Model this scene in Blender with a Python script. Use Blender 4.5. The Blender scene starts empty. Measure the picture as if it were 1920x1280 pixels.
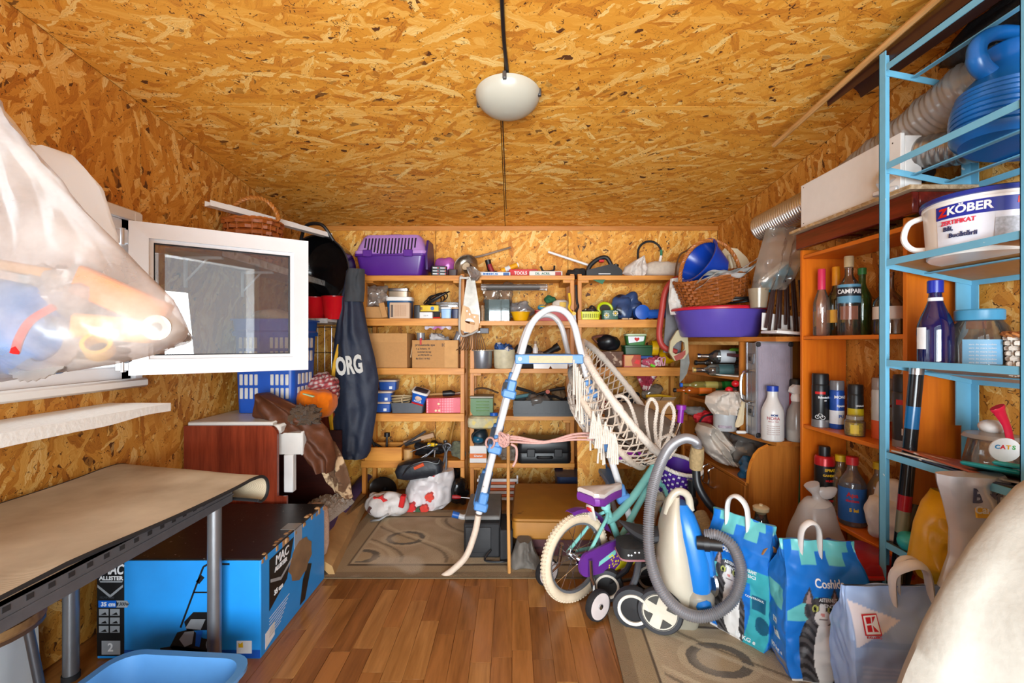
import bpy, bmesh, math, random
from mathutils import Vector, Matrix, Euler, noise
R = random.Random(7)
SC = bpy.context.scene
COL = SC.collection
# ---------------------------------------------------------------- camera
cam = bpy.data.objects.new('camera', bpy.data.cameras.new('camera'))
cam.data.lens = 16.0; cam.data.sensor_width = 36.0; cam.data.clip_start = 0.05
cam.location = (0, 0, 1.2); cam.rotation_euler = (math.pi/2, 0, 0)
COL.objects.link(cam); SC.camera = cam
# ---------------------------------------------------------------- sky
world = bpy.data.worlds.new('overcast_sky'); SC.world = world; world.use_nodes = True
world.node_tree.nodes['Background'].inputs[0].default_value = (0.88, 0.955, 1.0, 1)
world.node_tree.nodes['Background'].inputs[1].default_value = 1.3
# ---------------------------------------------------------------- daylight through the doorway behind the camera and the side window
def area(name, loc, rot, sx, sy, power, col):
    l = bpy.data.lights.new(name, 'AREA'); l.shape = 'RECTANGLE'; l.size = sx; l.size_y = sy
    l.energy = power; l.color = col
    o = bpy.data.objects.new(name, l); o.location = loc; o.rotation_euler = rot; COL.objects.link(o); return o
area('doorway_daylight', (0.1, -2.3, 1.0), (math.radians(98), 0, 0), 3.0, 1.8, 340, (0.88, 0.955, 1.0))
area('window_daylight', (-2.1, 1.3, 1.6), (math.radians(80), 0, math.radians(-80)), 1.4, 0.8, 7, (0.86, 0.95, 1.0))
# ---------------------------------------------------------------- exposure
SC.view_settings.view_transform = 'Standard'; SC.view_settings.look = 'None'
SC.view_settings.gamma = 1; SC.view_settings.use_curve_mapping = False
SC.view_settings.exposure = 0.2
SC.cycles.max_bounces = 8; SC.cycles.transparent_max_bounces = 24; SC.cycles.diffuse_bounces = 4
# ================================================================ helpers
F = 853.333; CZ = 1.2; PI = math.pi
def W(px, py, Y): return Vector(((px-960)/F*Y, Y, CZ-(py-640)/F*Y))   # a point at distance Y, read off the photograph
def wx(px, Y): return (px-960)/F*Y
def wz(py, Y): return CZ-(py-640)/F*Y
V = Vector
def lin(h):
    h = h.lstrip('#'); o = []
    for i in (0, 2, 4):
        c = int(h[i:i+2], 16)/255
        o.append(c/12.92 if c <= .04045 else ((c+.055)/1.055)**2.4)
    return (*o, 1)
_mc = {}
def newmat(name):
    m = bpy.data.materials.new(name); m.use_nodes = True; nt = m.node_tree
    return m, nt, nt.nodes['Principled BSDF'], nt.nodes, nt.links
def nd(nt, t, **k):
    n = nt.nodes.new(t)
    for a, b in k.items(): setattr(n, a, b)
    return n
def mat(h, rough=.5, metal=0, var=.12, bump=0.0, scale=25, spec=.5, sheen=0, stretch=None, wear=None):
    """plain procedural material: base colour with slight mottling, optional relief and worn patches of a second colour"""
    key = (h, rough, metal, var, bump, scale, spec, sheen, stretch, wear)
    if key in _mc: return _mc[key]
    m, nt, b, N, L = newmat('m_'+h.lstrip('#'))
    tc = nd(nt, 'ShaderNodeTexCoord'); co = tc.outputs['Object']
    if stretch:
        mp = nd(nt, 'ShaderNodeMapping'); mp.inputs['Scale'].default_value = stretch; L.new(co, mp.inputs[0]); co = mp.outputs[0]
    nz = nd(nt, 'ShaderNodeTexNoise'); nz.inputs['Scale'].default_value = scale; nz.inputs['Detail'].default_value = 4
    L.new(co, nz.inputs['Vector'])
    c = lin(h); mx = nd(nt, 'ShaderNodeMix', data_type='RGBA')
    mx.inputs[6].default_value = tuple(max(0, x*(1-var*1.6)) for x in c[:3])+(1,)
    mx.inputs[7].default_value = tuple(min(1, x*(1+var)) for x in c[:3])+(1,)
    L.new(nz.outputs['Fac'], mx.inputs[0]); out = mx.outputs[2]
    if wear:
        n2 = nd(nt, 'ShaderNodeTexNoise'); n2.inputs['Scale'].default_value = wear[1]; n2.inputs['Detail'].default_value = 6
        L.new(tc.outputs['Object'], n2.inputs['Vector'])
        rp = nd(nt, 'ShaderNodeMapRange'); rp.inputs[1].default_value = wear[2]; rp.inputs[2].default_value = wear[2]+.04
        L.new(n2.outputs['Fac'], rp.inputs[0])
        m2 = nd(nt, 'ShaderNodeMix', data_type='RGBA'); L.new(rp.outputs[0], m2.inputs[0]); L.new(out, m2.inputs[6])
        m2.inputs[7].default_value = lin(wear[0]); out = m2.outputs[2]
    L.new(out, b.inputs['Base Color'])
    b.inputs['Roughness'].default_value = rough; b.inputs['Metallic'].default_value = metal
    b.inputs['Specular IOR Level'].default_value = spec
    if sheen: b.inputs['Sheen Weight'].default_value = sheen
    if bump:
        bp = nd(nt, 'ShaderNodeBump'); bp.inputs['Strength'].default_value = bump; bp.inputs['Distance'].default_value = .01
        L.new(nz.outputs['Fac'], bp.inputs['Height']); L.new(bp.outputs[0], b.inputs['Normal'])
    _mc[key] = m; return m
def cloth(h, bump=.5, scale=120, var=.15, rough=.9): return mat(h, rough, 0, var, bump, scale, .2, .15)
def wood(h, h2, axis='x', scale=14, rough=.45, bump=.05):
    key = ('wood', h, h2, axis, scale, rough)
    if key in _mc: return _mc[key]
    m, nt, b, N, L = newmat('wood_'+h.lstrip('#'))
    tc = nd(nt, 'ShaderNodeTexCoord'); oi = nd(nt, 'ShaderNodeObjectInfo')
    va = nd(nt, 'ShaderNodeVectorMath', operation='MULTIPLY_ADD'); L.new(oi.outputs['Random'], va.inputs[0])
    va.inputs[1].default_value = (7, 13, 5); L.new(tc.outputs['Object'], va.inputs[2])
    mp = nd(nt, 'ShaderNodeMapping'); s = {'x': (.08, 1, 1), 'y': (1, .08, 1), 'z': (1, 1, .08)}[axis]
    mp.inputs['Scale'].default_value = s; L.new(va.outputs[0], mp.inputs[0])
    n = nd(nt, 'ShaderNodeTexNoise'); n.inputs['Scale'].default_value = scale; n.inputs['Detail'].default_value = 5; n.inputs['Distortion'].default_value = 1.2
    L.new(mp.outputs[0], n.inputs['Vector'])
    n2 = nd(nt, 'ShaderNodeTexNoise'); n2.inputs['Scale'].default_value = scale*9; n2.inputs['Detail'].default_value = 2; L.new(mp.outputs[0], n2.inputs['Vector'])
    ad = nd(nt, 'ShaderNodeMath', operation='MULTIPLY_ADD'); L.new(n2.outputs['Fac'], ad.inputs[0]); ad.inputs[1].default_value = .35
    L.new(n.outputs['Fac'], ad.inputs[2])
    r = nd(nt, 'ShaderNodeValToRGB'); e = r.color_ramp.elements
    e[0].position = .42; e[0].color = lin(h2); e[1].position = .82; e[1].color = lin(h)
    L.new(ad.outputs[0], r.inputs[0])
    L.new(r.outputs[0], b.inputs['Base Color']); b.inputs['Roughness'].default_value = rough
    bp = nd(nt, 'ShaderNodeBump'); bp.inputs['Strength'].default_value = bump; bp.inputs['Distance'].default_value = .005
    L.new(ad.outputs[0], bp.inputs['Height']); L.new(bp.outputs[0], b.inputs['Normal'])
    _mc[key] = m; return m
def film(h, opac=.25, gloss=.25, rough=.12, milk=0.0, streak=0):
    """thin clear or milky plastic and glass: tinted see-through with a fresnel shine"""
    key = ('film', h, opac, gloss, rough, milk, streak)
    if key in _mc: return _mc[key]
    m, nt, b, N, L = newmat('film_'+h.lstrip('#')); N.remove(b); out = N['Material Output']
    tr = nd(nt, 'ShaderNodeBsdfTransparent'); c = lin(h)
    tr.inputs[0].default_value = tuple(1-(1-x)*.55 for x in c[:3])+(1,)
    df = nd(nt, 'ShaderNodeBsdfDiffuse'); df.inputs[0].default_value = c
    tl = nd(nt, 'ShaderNodeBsdfTranslucent'); tl.inputs[0].default_value = c
    dt = nd(nt, 'ShaderNodeMixShader'); dt.inputs[0].default_value = .5; L.new(df.outputs[0], dt.inputs[1]); L.new(tl.outputs[0], dt.inputs[2])
    mx = nd(nt, 'ShaderNodeMixShader'); L.new(tr.outputs[0], mx.inputs[1]); L.new(dt.outputs[0], mx.inputs[2]); mx.inputs[0].default_value = opac
    lw = nd(nt, 'ShaderNodeLayerWeight'); lw.inputs[0].default_value = .35
    if streak:
        tc = nd(nt, 'ShaderNodeTexCoord'); nz = nd(nt, 'ShaderNodeTexNoise'); nz.inputs['Scale'].default_value = streak; nz.inputs['Detail'].default_value = 5
        L.new(tc.outputs['Object'], nz.inputs['Vector'])
        mr = nd(nt, 'ShaderNodeMapRange'); mr.inputs[1].default_value = .3; mr.inputs[2].default_value = .75
        mr.inputs[3].default_value = opac*.55; mr.inputs[4].default_value = min(1, opac*1.5+milk); L.new(nz.outputs['Fac'], mr.inputs[0]); L.new(mr.outputs[0], mx.inputs[0])
    gl = nd(nt, 'ShaderNodeBsdfGlossy'); gl.inputs['Roughness'].default_value = rough
    ml = nd(nt, 'ShaderNodeMath', operation='MULTIPLY_ADD'); L.new(lw.outputs['Fresnel'], ml.inputs[0]); ml.inputs[1].default_value = gloss*2; ml.inputs[2].default_value = gloss*.1
    m2 = nd(nt, 'ShaderNodeMixShader'); L.new(ml.outputs[0], m2.inputs[0]); L.new(mx.outputs[0], m2.inputs[1]); L.new(gl.outputs[0], m2.inputs[2])
    L.new(m2.outputs[0], out.inputs[0]); _mc[key] = m; return m
def vcol(name='print', rough=.45, bump=0, bscale=200):
    key = ('vc', name, rough, bump)
    if key in _mc: return _mc[key]
    m, nt, b, N, L = newmat(name)
    a = nd(nt, 'ShaderNodeAttribute'); a.attribute_name = 'Col'; L.new(a.outputs['Color'], b.inputs['Base Color']); b.inputs['Roughness'].default_value = rough
    if bump:
        tc = nd(nt, 'ShaderNodeTexCoord'); nz = nd(nt, 'ShaderNodeTexNoise'); nz.inputs['Scale'].default_value = bscale
        L.new(tc.outputs['Object'], nz.inputs['Vector']); bp = nd(nt, 'ShaderNodeBump'); bp.inputs['Strength'].default_value = bump
        bp.inputs['Distance'].default_value = .01; L.new(nz.outputs['Fac'], bp.inputs['Height']); L.new(bp.outputs[0], b.inputs['Normal'])
    _mc[key] = m; return m
def rot(x=0, y=0, z=0): return Euler((math.radians(x), math.radians(y), math.radians(z))).to_matrix().to_4x4()
def at(x, y, z): return Matrix.Translation((x, y, z))
class MB:
    """collects shapes and links them as one mesh"""
    def __init__(s): s.v = []; s.f = []; s.c = None
    def add(s, vs, fs, M=None):
        n = len(s.v)
        if M is not None: vs = [M @ V(v) for v in vs]
        s.v += [tuple(v) for v in vs]; s.f += [tuple(i+n for i in f) for f in fs]; return s
    def box(s, c, d, M=None, b=0.0):
        if isinstance(M, tuple): M = at(*c) @ rot(*M) @ at(-c[0], -c[1], -c[2])   # angles: turn about the box's own centre
        hx, hy, hz = d[0]/2, d[1]/2, d[2]/2; b = min(b, hx*.9, hy*.9, hz*.9)
        if b <= 0:
            vs = [(c[0]+x*hx, c[1]+y*hy, c[2]+z*hz) for x in (-1, 1) for y in (-1, 1) for z in (-1, 1)]
            return s.add(vs, [(0, 1, 3, 2), (4, 6, 7, 5), (0, 4, 5, 1), (2, 3, 7, 6), (0, 2, 6, 4), (1, 5, 7, 3)], M)
        vs = []; idx = {}
        H = (hx, hy, hz)
        for sx in (-1, 1):
            for sy in (-1, 1):
                for sz in (-1, 1):
                    S = (sx, sy, sz)
                    for a in range(3):
                        idx[(S, a)] = len(vs)
                        vs.append(tuple(c[i]+S[i]*(H[i] if i == a else H[i]-b) for i in range(3)))
        fs = []; sg = (-1, 1)
        def mk(**k): return (k['x'], k['y'], k['z'])
        for a in range(3):
            o1, o2 = [(1, 2), (0, 2), (0, 1)][a]
            for q in sg:
                def K(p, r):
                    t = [0, 0, 0]; t[a] = q; t[o1] = p; t[o2] = r; return tuple(t)
                fs.append([idx[(K(p, r), a)] for p, r in ((-1, -1), (1, -1), (1, 1), (-1, 1))])
        for a, b2, t in ((0, 1, 2), (0, 2, 1), (1, 2, 0)):
            for p in sg:
                for q in sg:
                    def K(r):
                        z = [0, 0, 0]; z[a] = p; z[b2] = q; z[t] = r; return tuple(z)
                    fs.append([idx[(K(-1), a)], idx[(K(1), a)], idx[(K(1), b2)], idx[(K(-1), b2)]])
        for sx in sg:
            for sy in sg:
                for sz in sg: fs.append([idx[((sx, sy, sz), a)] for a in range(3)])
        return s.add(vs, fs, M)
    def bb(s, x0, x1, y0, y1, z0, z1, b=0.0, M=None):
        return s.box(((x0+x1)/2, (y0+y1)/2, (z0+z1)/2), (abs(x1-x0), abs(y1-y0), abs(z1-z0)), M, b)
    def loft(s, loops, cap0=True, cap1=True, M=None, closed=True):
        n = len(loops[0]); vs = [p for l in loops for p in l]; fs = []
        for i in range(len(loops)-1):
            for j in range(n if closed else n-1):
                k = (j+1) % n; fs.append((i*n+j, i*n+k, (i+1)*n+k, (i+1)*n+j))
        if cap0: fs.append(tuple(range(n))[::-1])
        if cap1: fs.append(tuple((len(loops)-1)*n+j for j in range(n)))
        return s.add(vs, fs, M)
    def lathe(s, prof, n=16, M=None, cap0=True, cap1=True, sx=1, sy=1):
        loops = [[(max(r, 1e-4)*math.cos(2*PI*j/n)*sx, max(r, 1e-4)*math.sin(2*PI*j/n)*sy, z) for j in range(n)] for r, z in prof]
        return s.loft(loops, cap0, cap1, M)
    def cyl(s, p, q, r, n=12, r2=None):
        p = V(p); q = V(q); d = q-p; M = Matrix.Translation(p) @ d.to_track_quat('Z', 'Y').to_matrix().to_4x4()
        return s.lathe([(r, 0), (r if r2 is None else r2, d.length)], n, M)
    def ell(s, c, r, n=14, m=8, M=None):
        prof = [(math.sin(PI*i/m), -math.cos(PI*i/m)) for i in range(m+1)]
        M2 = at(*c) @ Matrix.Diagonal((r[0], r[1], r[2], 1))
        return s.lathe(prof, n, (M @ M2) if M is not None else M2)
    def tube(s, pts, r, n=8, closed=False, caps=True, flat=1.0):
        P = [V(p) for p in pts]; k = len(P); rr_ = r if isinstance(r, (list, tuple)) else [r]*k
        T = []
        for i in range(k):
            a = P[(i-1) % k] if (closed or i > 0) else P[i]; b = P[(i+1) % k] if (closed or i < k-1) else P[i]
            t = b-a
            if t.length < 1e-9: t = V((0, 0, 1))
            T.append(t.normalized())
        up = V((0, 0, 1)) if abs(T[0].z) < .9 else V((1, 0, 0))
        nrm = (up-T[0]*up.dot(T[0])).normalized(); loops = []
        for i in range(k):
            nrm = nrm-T[i]*nrm.dot(T[i])
            if nrm.length < 1e-6: nrm = T[i].orthogonal()
            nrm.normalize(); bn = T[i].cross(nrm)
            loops.append([P[i]+nrm*rr_[i]*math.cos(2*PI*j/n)+bn*rr_[i]*flat*math.sin(2*PI*j/n) for j in range(n)])
        if closed: loops.append(loops[0])
        return s.loft(loops, caps and not closed, caps and not closed)
    def prism(s, poly, y0, y1, M=None):
        """polygon given in (x, z), extruded along y"""
        n = len(poly); vs = [(x, y0, z) for x, z in poly]+[(x, y1, z) for x, z in poly]
        fs = [tuple(range(n)), tuple(range(2*n-1, n-1, -1))]+[(i, i+n, (i+1) % n+n, (i+1) % n) for i in range(n)]
        return s.add(vs, fs, M)
    def grid(s, fn, nu, nv, cu=False, cv=False, M=None):
        U = nu if cu else nu+1; Vn = nv if cv else nv+1
        vs = [fn(i/nu, j/nv) for i in range(U) for j in range(Vn)]; fs = []
        for i in range(nu):
            for j in range(nv):
                a, b = (i+1) % U, (j+1) % Vn; fs.append((i*Vn+j, a*Vn+j, a*Vn+b, i*Vn+b))
        return s.add(vs, fs, M)
    def text(s, t, size, M, ext=.0008, bold=0.0, shear=0, align='CENTER', width=None):
        c = bpy.data.curves.new('t', 'FONT'); c.body = t; c.size = size; c.extrude = ext; c.offset = bold; c.shear = shear
        c.align_x = align; c.align_y = 'CENTER'; c.resolution_u = 3
        o = bpy.data.objects.new('t', c); me = bpy.data.meshes.new_from_object(o)
        vs = [v.co.copy() for v in me.vertices]
        if width and vs:
            w = max(v.x for v in vs)-min(v.x for v in vs); k = width/max(w, 1e-6); vs = [V((v.x*k, v.y, v.z)) for v in vs]
        s.add(vs, [tuple(p.vertices) for p in me.polygons], M)
        bpy.data.objects.remove(o); bpy.data.curves.remove(c); bpy.data.meshes.remove(me); return s
    def mesh(s, name, m, ang=38, fix=True):
        me = bpy.data.meshes.new(name); me.from_pydata(s.v, [], s.f)
        if fix:
            bm = bmesh.new(); bm.from_mesh(me); bmesh.ops.recalc_face_normals(bm, faces=bm.faces); bm.to_mesh(me); bm.free()
        if s.c:
            a = me.color_attributes.new('Col', 'FLOAT_COLOR', 'POINT'); a.data.foreach_set('color', [x for q in s.c for x in q])
        me.materials.append(m)
        me.polygons.foreach_set('use_smooth', [True]*len(me.polygons)); me.set_sharp_from_angle(angle=math.radians(ang))
        return me
def _link(name, data, parent=None, loc=(0, 0, 0), rz=0, r=None):
    o = bpy.data.objects.new(name, data); COL.objects.link(o); o.location = loc
    if r is not None: o.rotation_euler = tuple(math.radians(a) for a in r)
    else: o.rotation_euler = (0, 0, math.radians(rz))
    if parent is not None: o.parent = parent
    return o
def _tag(o, label=None, cat=None, group=None, kind=None):
    for k, v in (('label', label), ('category', cat), ('group', group), ('kind', kind)):
        if v: o[k] = v
    return o
def thing(name, label, cat, loc=(0, 0, 0), rz=0, group=None, r=None):
    return _tag(_link(name, None, None, loc, rz, r), label, cat, group)
def part(p, name, mb, m, label=None, loc=(0, 0, 0), r=None, kind=None, ang=38, fix=True):
    return _tag(_link(name, mb if isinstance(mb, bpy.types.Mesh) else mb.mesh(name, m, ang, fix), p, loc, 0, r), label, None, None, kind)
def solo(name, label, cat, mb, m, loc=(0, 0, 0), rz=0, group=None, r=None, kind=None, ang=38):
    return _tag(_link(name, mb.mesh(name, m, ang), None, loc, rz, r), label, cat, group, kind)
def struct(name, mb, m, parent=None, fix=True, ang=38): return _tag(_link(name, mb.mesh(name, m, ang, fix) if mb else None, parent), None, None, None, None if parent else 'structure')
def dup(o, loc=None, rz=None, label=None, r=None, parent=None):
    c = o.copy(); COL.objects.link(c)
    if parent is not None: c.parent = parent
    if loc is not None: c.location = loc
    if rz is not None: c.rotation_euler = (0, 0, math.radians(rz))
    if r is not None: c.rotation_euler = tuple(math.radians(a) for a in r)
    if label: c['label'] = label
    for ch in list(o.children): dup(ch, parent=c)
    return c
def rr(hx, hy, r, z, n=4, ox=0, oy=0):
    """rounded rectangle loop at height z"""
    r = min(r, hx*.999, hy*.999); o = []
    for cx, cy, a0 in ((1, 1, 0), (-1, 1, 90), (-1, -1, 180), (1, -1, 270)):
        for i in range(n+1):
            a = math.radians(a0+90*i/n); o.append((ox+cx*(hx-r)+r*math.cos(a), oy+cy*(hy-r)+r*math.sin(a), z))
    return o
def fbm(p, s, o=3):
    t = 0; a = 1
    for i in range(o): t += a*noise.noise(V(p)*s); s *= 2.1; a *= .5
    return t
def crease(p, s): return abs(noise.noise(V(p)*s))+.5*abs(noise.noise(V(p)*s*2.3+V((3, 1, 7))))
def blob(w, d, h, seed=0, amp=.12, fr=6, n=26, m=18, flat=True, pinch=0, sq=1.0, lean=0):
    """crumpled bag or cloth heap: lumpy closed body standing on z=0, creased; pinch narrows the top"""
    mb = MB(); off = V((seed*7.3, seed*3.1, seed*1.7))
    def fn(u, v):
        a = 2*PI*u; t = PI*v; ca, sa = math.cos(a), math.sin(a)
        x = math.copysign(abs(ca)**sq, ca)*math.sin(t)**(.55 if flat else 1); y = math.copysign(abs(sa)**sq, sa)*math.sin(t)**(.55 if flat else 1); z = -math.cos(t)
        k = 1
        if pinch and z > 0: k = 1-pinch*z**1.3
        p = V((x*w/2*k, y*d/2*k, (z+1)/2*h)); q = p+off
        dn = (crease(q, fr)-.35)*amp*2
        s_ = min(w, d, h)*.9 if h > .05 else h
        c = V((0, 0, h*.4)); dirn = (p-c); dirn = dirn.normalized() if dirn.length > 1e-6 else V((0, 0, 1))
        p = p+dirn*dn*min(w, d, h)
        p.x += lean*p.z
        if p.z < 0.002 and flat: p.z = .002*max(0, min(1, p.z/.002))
        return p
    return mb.grid(fn, n, m, cu=True)
def heap(x0, x1, y0, y1, z, hf, seed=0, nu=24, nv=24, fr=8, amp=.02, base=None):
    """cloth lying over something: height field with folds, closed below"""
    mb = MB(); off = V((seed*5.1, seed*2.3, 0))
    def top(u, v):
        x = x0+(x1-x0)*u; y = y0+(y1-y0)*v; return V((x, y, z+hf(u, v)+(crease(V((x, y, 0))+off, fr)-.3)*amp))
    mb.grid(top, nu, nv)
    return mb
def arc(c, r, a0, a1, n, ax=(1, 0, 0), ay=(0, 0, 1)):
    ax = V(ax); ay = V(ay); return [V(c)+ax*r*math.cos(math.radians(a0+(a1-a0)*i/n))+ay*r*math.sin(math.radians(a0+(a1-a0)*i/n)) for i in range(n+1)]
def spl(pts, n=8, closed=False):
    """smooth curve through points"""
    P = [V(p) for p in pts]; k = len(P); o = []
    for i in range(k if closed else k-1):
        p0 = P[(i-1) % k] if closed or i > 0 else P[0]*2-P[1]; p1 = P[i]; p2 = P[(i+1) % k]
        p3 = P[(i+2) % k] if closed or i < k-2 else P[-1]*2-P[-2]
        for j in range(n):
            t = j/n; o.append(.5*((2*p1)+(p2-p0)*t+(2*p0-5*p1+4*p2-p3)*t*t+(3*p1-p0-3*p2+p3)*t**3))
    if not closed: o.append(P[-1])
    return o
FACE = rot(90, 0, 0)             # lays text flat in x-z, facing -y
def paint(mb, fn):
    mb.c = [tuple(fn(V(v)))[:4] for v in mb.v]; return mb
# ---- common materials
PINE = wood('#e0983c', '#b86e1e', 'x', 12); PINEZ = wood('#da9038', '#b0661c', 'z', 12); PINEY = wood('#e0983c', '#b86e1e', 'y', 12)
WHITE = mat('#e9e8e6', .45, 0, .04); WPLA = mat('#f0efec', .3, 0, .03); BLACK = mat('#17171a', .4, 0, .2); BLACKM = mat('#1c1b1d', .75, 0, .25, .2)
GREY = mat('#77797d', .5); STEEL = mat('#b9bbbd', .28, 1, .08); DSTEEL = mat('#74767a', .4, .9, .2); RED = mat('#c81e1e', .35); BLUE = mat('#1f5fc4', .35)
CARD = mat('#c08d55', .8, 0, .08, .06, 60); YEL = mat('#e8bb18', .4); GREEN = mat('#2f7a38', .45); CLEAR = film('#f2f4f5', .10, .3, .08); MILK = film('#eceae6', .45, .2, .2)
GLASS = film('#eef3f0', .05, .5, .03); GGLASS = film('#2f7a3a', .45, .5, .04); BGLASS = film('#10206e', .75, .5, .05)
NAVY = mat('#1c2536', .7, 0, .2, .2, 40); PURPLE = mat('#5a2c93', .35, 0, .08); INK = mat('#20242a', .6)
PAPER = mat('#ecebe4', .7, 0, .05)
# ================================================================ the room
def osb(name, plane, ang0, cols, L=.20, Wd=.026, bias=(0,)*6):
    m, nt, b, N, Lk = newmat(name)
    tc = nd(nt, 'ShaderNodeTexCoord'); oi = nd(nt, 'ShaderNodeObjectInfo')
    sp = nd(nt, 'ShaderNodeSeparateXYZ'); Lk.new(tc.outputs['Object'], sp.inputs[0])
    cb = nd(nt, 'ShaderNodeCombineXYZ'); ax = {'xy': ('X', 'Y'), 'yz': ('Y', 'Z'), 'xz': ('X', 'Z')}[plane]
    Lk.new(sp.outputs[ax[0]], cb.inputs[0]); Lk.new(sp.outputs[ax[1]], cb.inputs[1])
    va = nd(nt, 'ShaderNodeVectorMath', operation='MULTIPLY_ADD'); Lk.new(oi.outputs['Random'], va.inputs[0]); va.inputs[1].default_value = (37, 53, 0); Lk.new(cb.outputs[0], va.inputs[2])
    # ragged strand edges
    nz = nd(nt, 'ShaderNodeTexNoise', noise_dimensions='2D'); nz.inputs['Scale'].default_value = 30; nz.inputs['Detail'].default_value = 2; Lk.new(va.outputs[0], nz.inputs['Vector'])
    wb = nd(nt, 'ShaderNodeVectorMath', operation='MULTIPLY_ADD'); Lk.new(nz.outputs['Color'], wb.inputs[0]); wb.inputs[1].default_value = (.022, .022, 0); Lk.new(va.outputs[0], wb.inputs[2])
    hprev = cprev = gprev = None
    angs = [ang0+a for a in (0, 22, -28, 60, -55)]
    for k, a in enumerate(angs):
        mp = nd(nt, 'ShaderNodeMapping', vector_type='TEXTURE')
        mp.inputs['Rotation'].default_value = (0, 0, math.radians(a)); mp.inputs['Location'].default_value = (k*3.17, k*1.37, 0)
        ls = (1, .8, 1.15, .7, .95, .6, 1.3)[k]; mp.inputs['Scale'].default_value = (L*ls, Wd*(1, 1.3, .8, 1.2, .9, 1.5, .55)[k], 1)
        Lk.new(wb.outputs[0], mp.inputs[0])
        vo = nd(nt, 'ShaderNodeTexVoronoi', voronoi_dimensions='2D', distance='MINKOWSKI'); vo.inputs['Scale'].default_value = 1; vo.inputs['Exponent'].default_value = 4; vo.inputs['Randomness'].default_value = .9
        Lk.new(mp.outputs[0], vo.inputs['Vector'])
        se = nd(nt, 'ShaderNodeSeparateColor'); Lk.new(vo.outputs['Color'], se.inputs[0])
        gn = nd(nt, 'ShaderNodeTexNoise', noise_dimensions='2D'); gn.inputs['Scale'].default_value = 1; gn.inputs['Detail'].default_value = 3
        m3 = nd(nt, 'ShaderNodeVectorMath', operation='MULTIPLY'); Lk.new(mp.outputs[0], m3.inputs[0]); m3.inputs[1].default_value = (1.2, 9, 1); Lk.new(m3.outputs[0], gn.inputs['Vector'])
        # strand height, its tone, its grain
        hb = nd(nt, 'ShaderNodeMath', operation='ADD'); Lk.new(se.outputs[0], hb.inputs[0]); hb.inputs[1].default_value = (0, 0, 0, -.12, -.08, -.18, -.02)[k]
        if hprev is None: hprev, cprev, gprev = hb.outputs[0], se.outputs[1], gn.outputs['Fac']; continue
        gt = nd(nt, 'ShaderNodeMath', operation='GREATER_THAN'); Lk.new(hb.outputs[0], gt.inputs[0]); Lk.new(hprev, gt.inputs[1])
        mxh = nd(nt, 'ShaderNodeMath', operation='MAXIMUM'); Lk.new(hb.outputs[0], mxh.inputs[0]); Lk.new(hprev, mxh.inputs[1]); hprev = mxh.outputs[0]
        mc = nd(nt, 'ShaderNodeMix'); Lk.new(gt.outputs[0], mc.inputs[0]); Lk.new(cprev, mc.inputs[2]); Lk.new(se.outputs[1], mc.inputs[3]); cprev = mc.outputs[0]
        mg = nd(nt, 'ShaderNodeMix'); Lk.new(gt.outputs[0], mg.inputs[0]); Lk.new(gprev, mg.inputs[2]); Lk.new(gn.outputs['Fac'], mg.inputs[3]); gprev = mg.outputs[0]
    tone = nd(nt, 'ShaderNodeMath', operation='MULTIPLY_ADD'); Lk.new(gprev, tone.inputs[0]); tone.inputs[1].default_value = .8; Lk.new(cprev, tone.inputs[2])
    r = nd(nt, 'ShaderNodeValToRGB'); e = r.color_ramp.elements
    pos = (.18, .42, .68, .95, 1.25, 1.5); mx = 1.7
    e[0].position = pos[0]/mx; e[0].color = lin(cols[0]); e[1].position = pos[5]/mx; e[1].color = lin(cols[5])
    for q in (1, 2, 3, 4):
        x = e.new(pos[q]/mx); x.color = lin(cols[q])
    dv = nd(nt, 'ShaderNodeMath', operation='DIVIDE'); Lk.new(tone.outputs[0], dv.inputs[0]); dv.inputs[1].default_value = mx; Lk.new(dv.outputs[0], r.inputs[0])
    # dark slots between strands where the top strand lies low, and resin specks
    lo = nd(nt, 'ShaderNodeMapRange'); lo.inputs[1].default_value = .33; lo.inputs[2].default_value = .44; Lk.new(hprev, lo.inputs[0])
    n3 = nd(nt, 'ShaderNodeTexNoise', noise_dimensions='2D'); n3.inputs['Scale'].default_value = 55; n3.inputs['Detail'].default_value = 2; n3.inputs['Distortion'].default_value = 1.5
    Lk.new(va.outputs[0], n3.inputs['Vector'])
    sp2 = nd(nt, 'ShaderNodeMapRange'); sp2.inputs[1].default_value = .285; sp2.inputs[2].default_value = .325; Lk.new(n3.outputs['Fac'], sp2.inputs[0])
    mn = nd(nt, 'ShaderNodeMath', operation='MINIMUM'); Lk.new(lo.outputs[0], mn.inputs[0]); Lk.new(sp2.outputs[0], mn.inputs[1])
    md = nd(nt, 'ShaderNodeMix', data_type='RGBA'); Lk.new(mn.outputs[0], md.inputs[0]); md.inputs[6].default_value = lin('#5a3212'); Lk.new(r.outputs[0], md.inputs[7])
    Lk.new(md.outputs[2], b.inputs['Base Color']); b.inputs['Roughness'].default_value = .62
    return m
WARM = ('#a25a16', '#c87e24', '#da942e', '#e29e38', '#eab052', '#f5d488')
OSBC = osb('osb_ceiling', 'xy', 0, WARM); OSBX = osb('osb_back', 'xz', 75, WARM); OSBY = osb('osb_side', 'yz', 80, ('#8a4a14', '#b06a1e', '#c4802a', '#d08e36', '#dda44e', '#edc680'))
XL, XR, YB, YF = -1.71, 1.67, 3.70, -0.55
def zc(y): return 2.135+.099*(YB-y)             # the ceiling falls towards the back
CREAM = mat('#ded9d0', .7, 0, .08, .1, 20)
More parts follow.
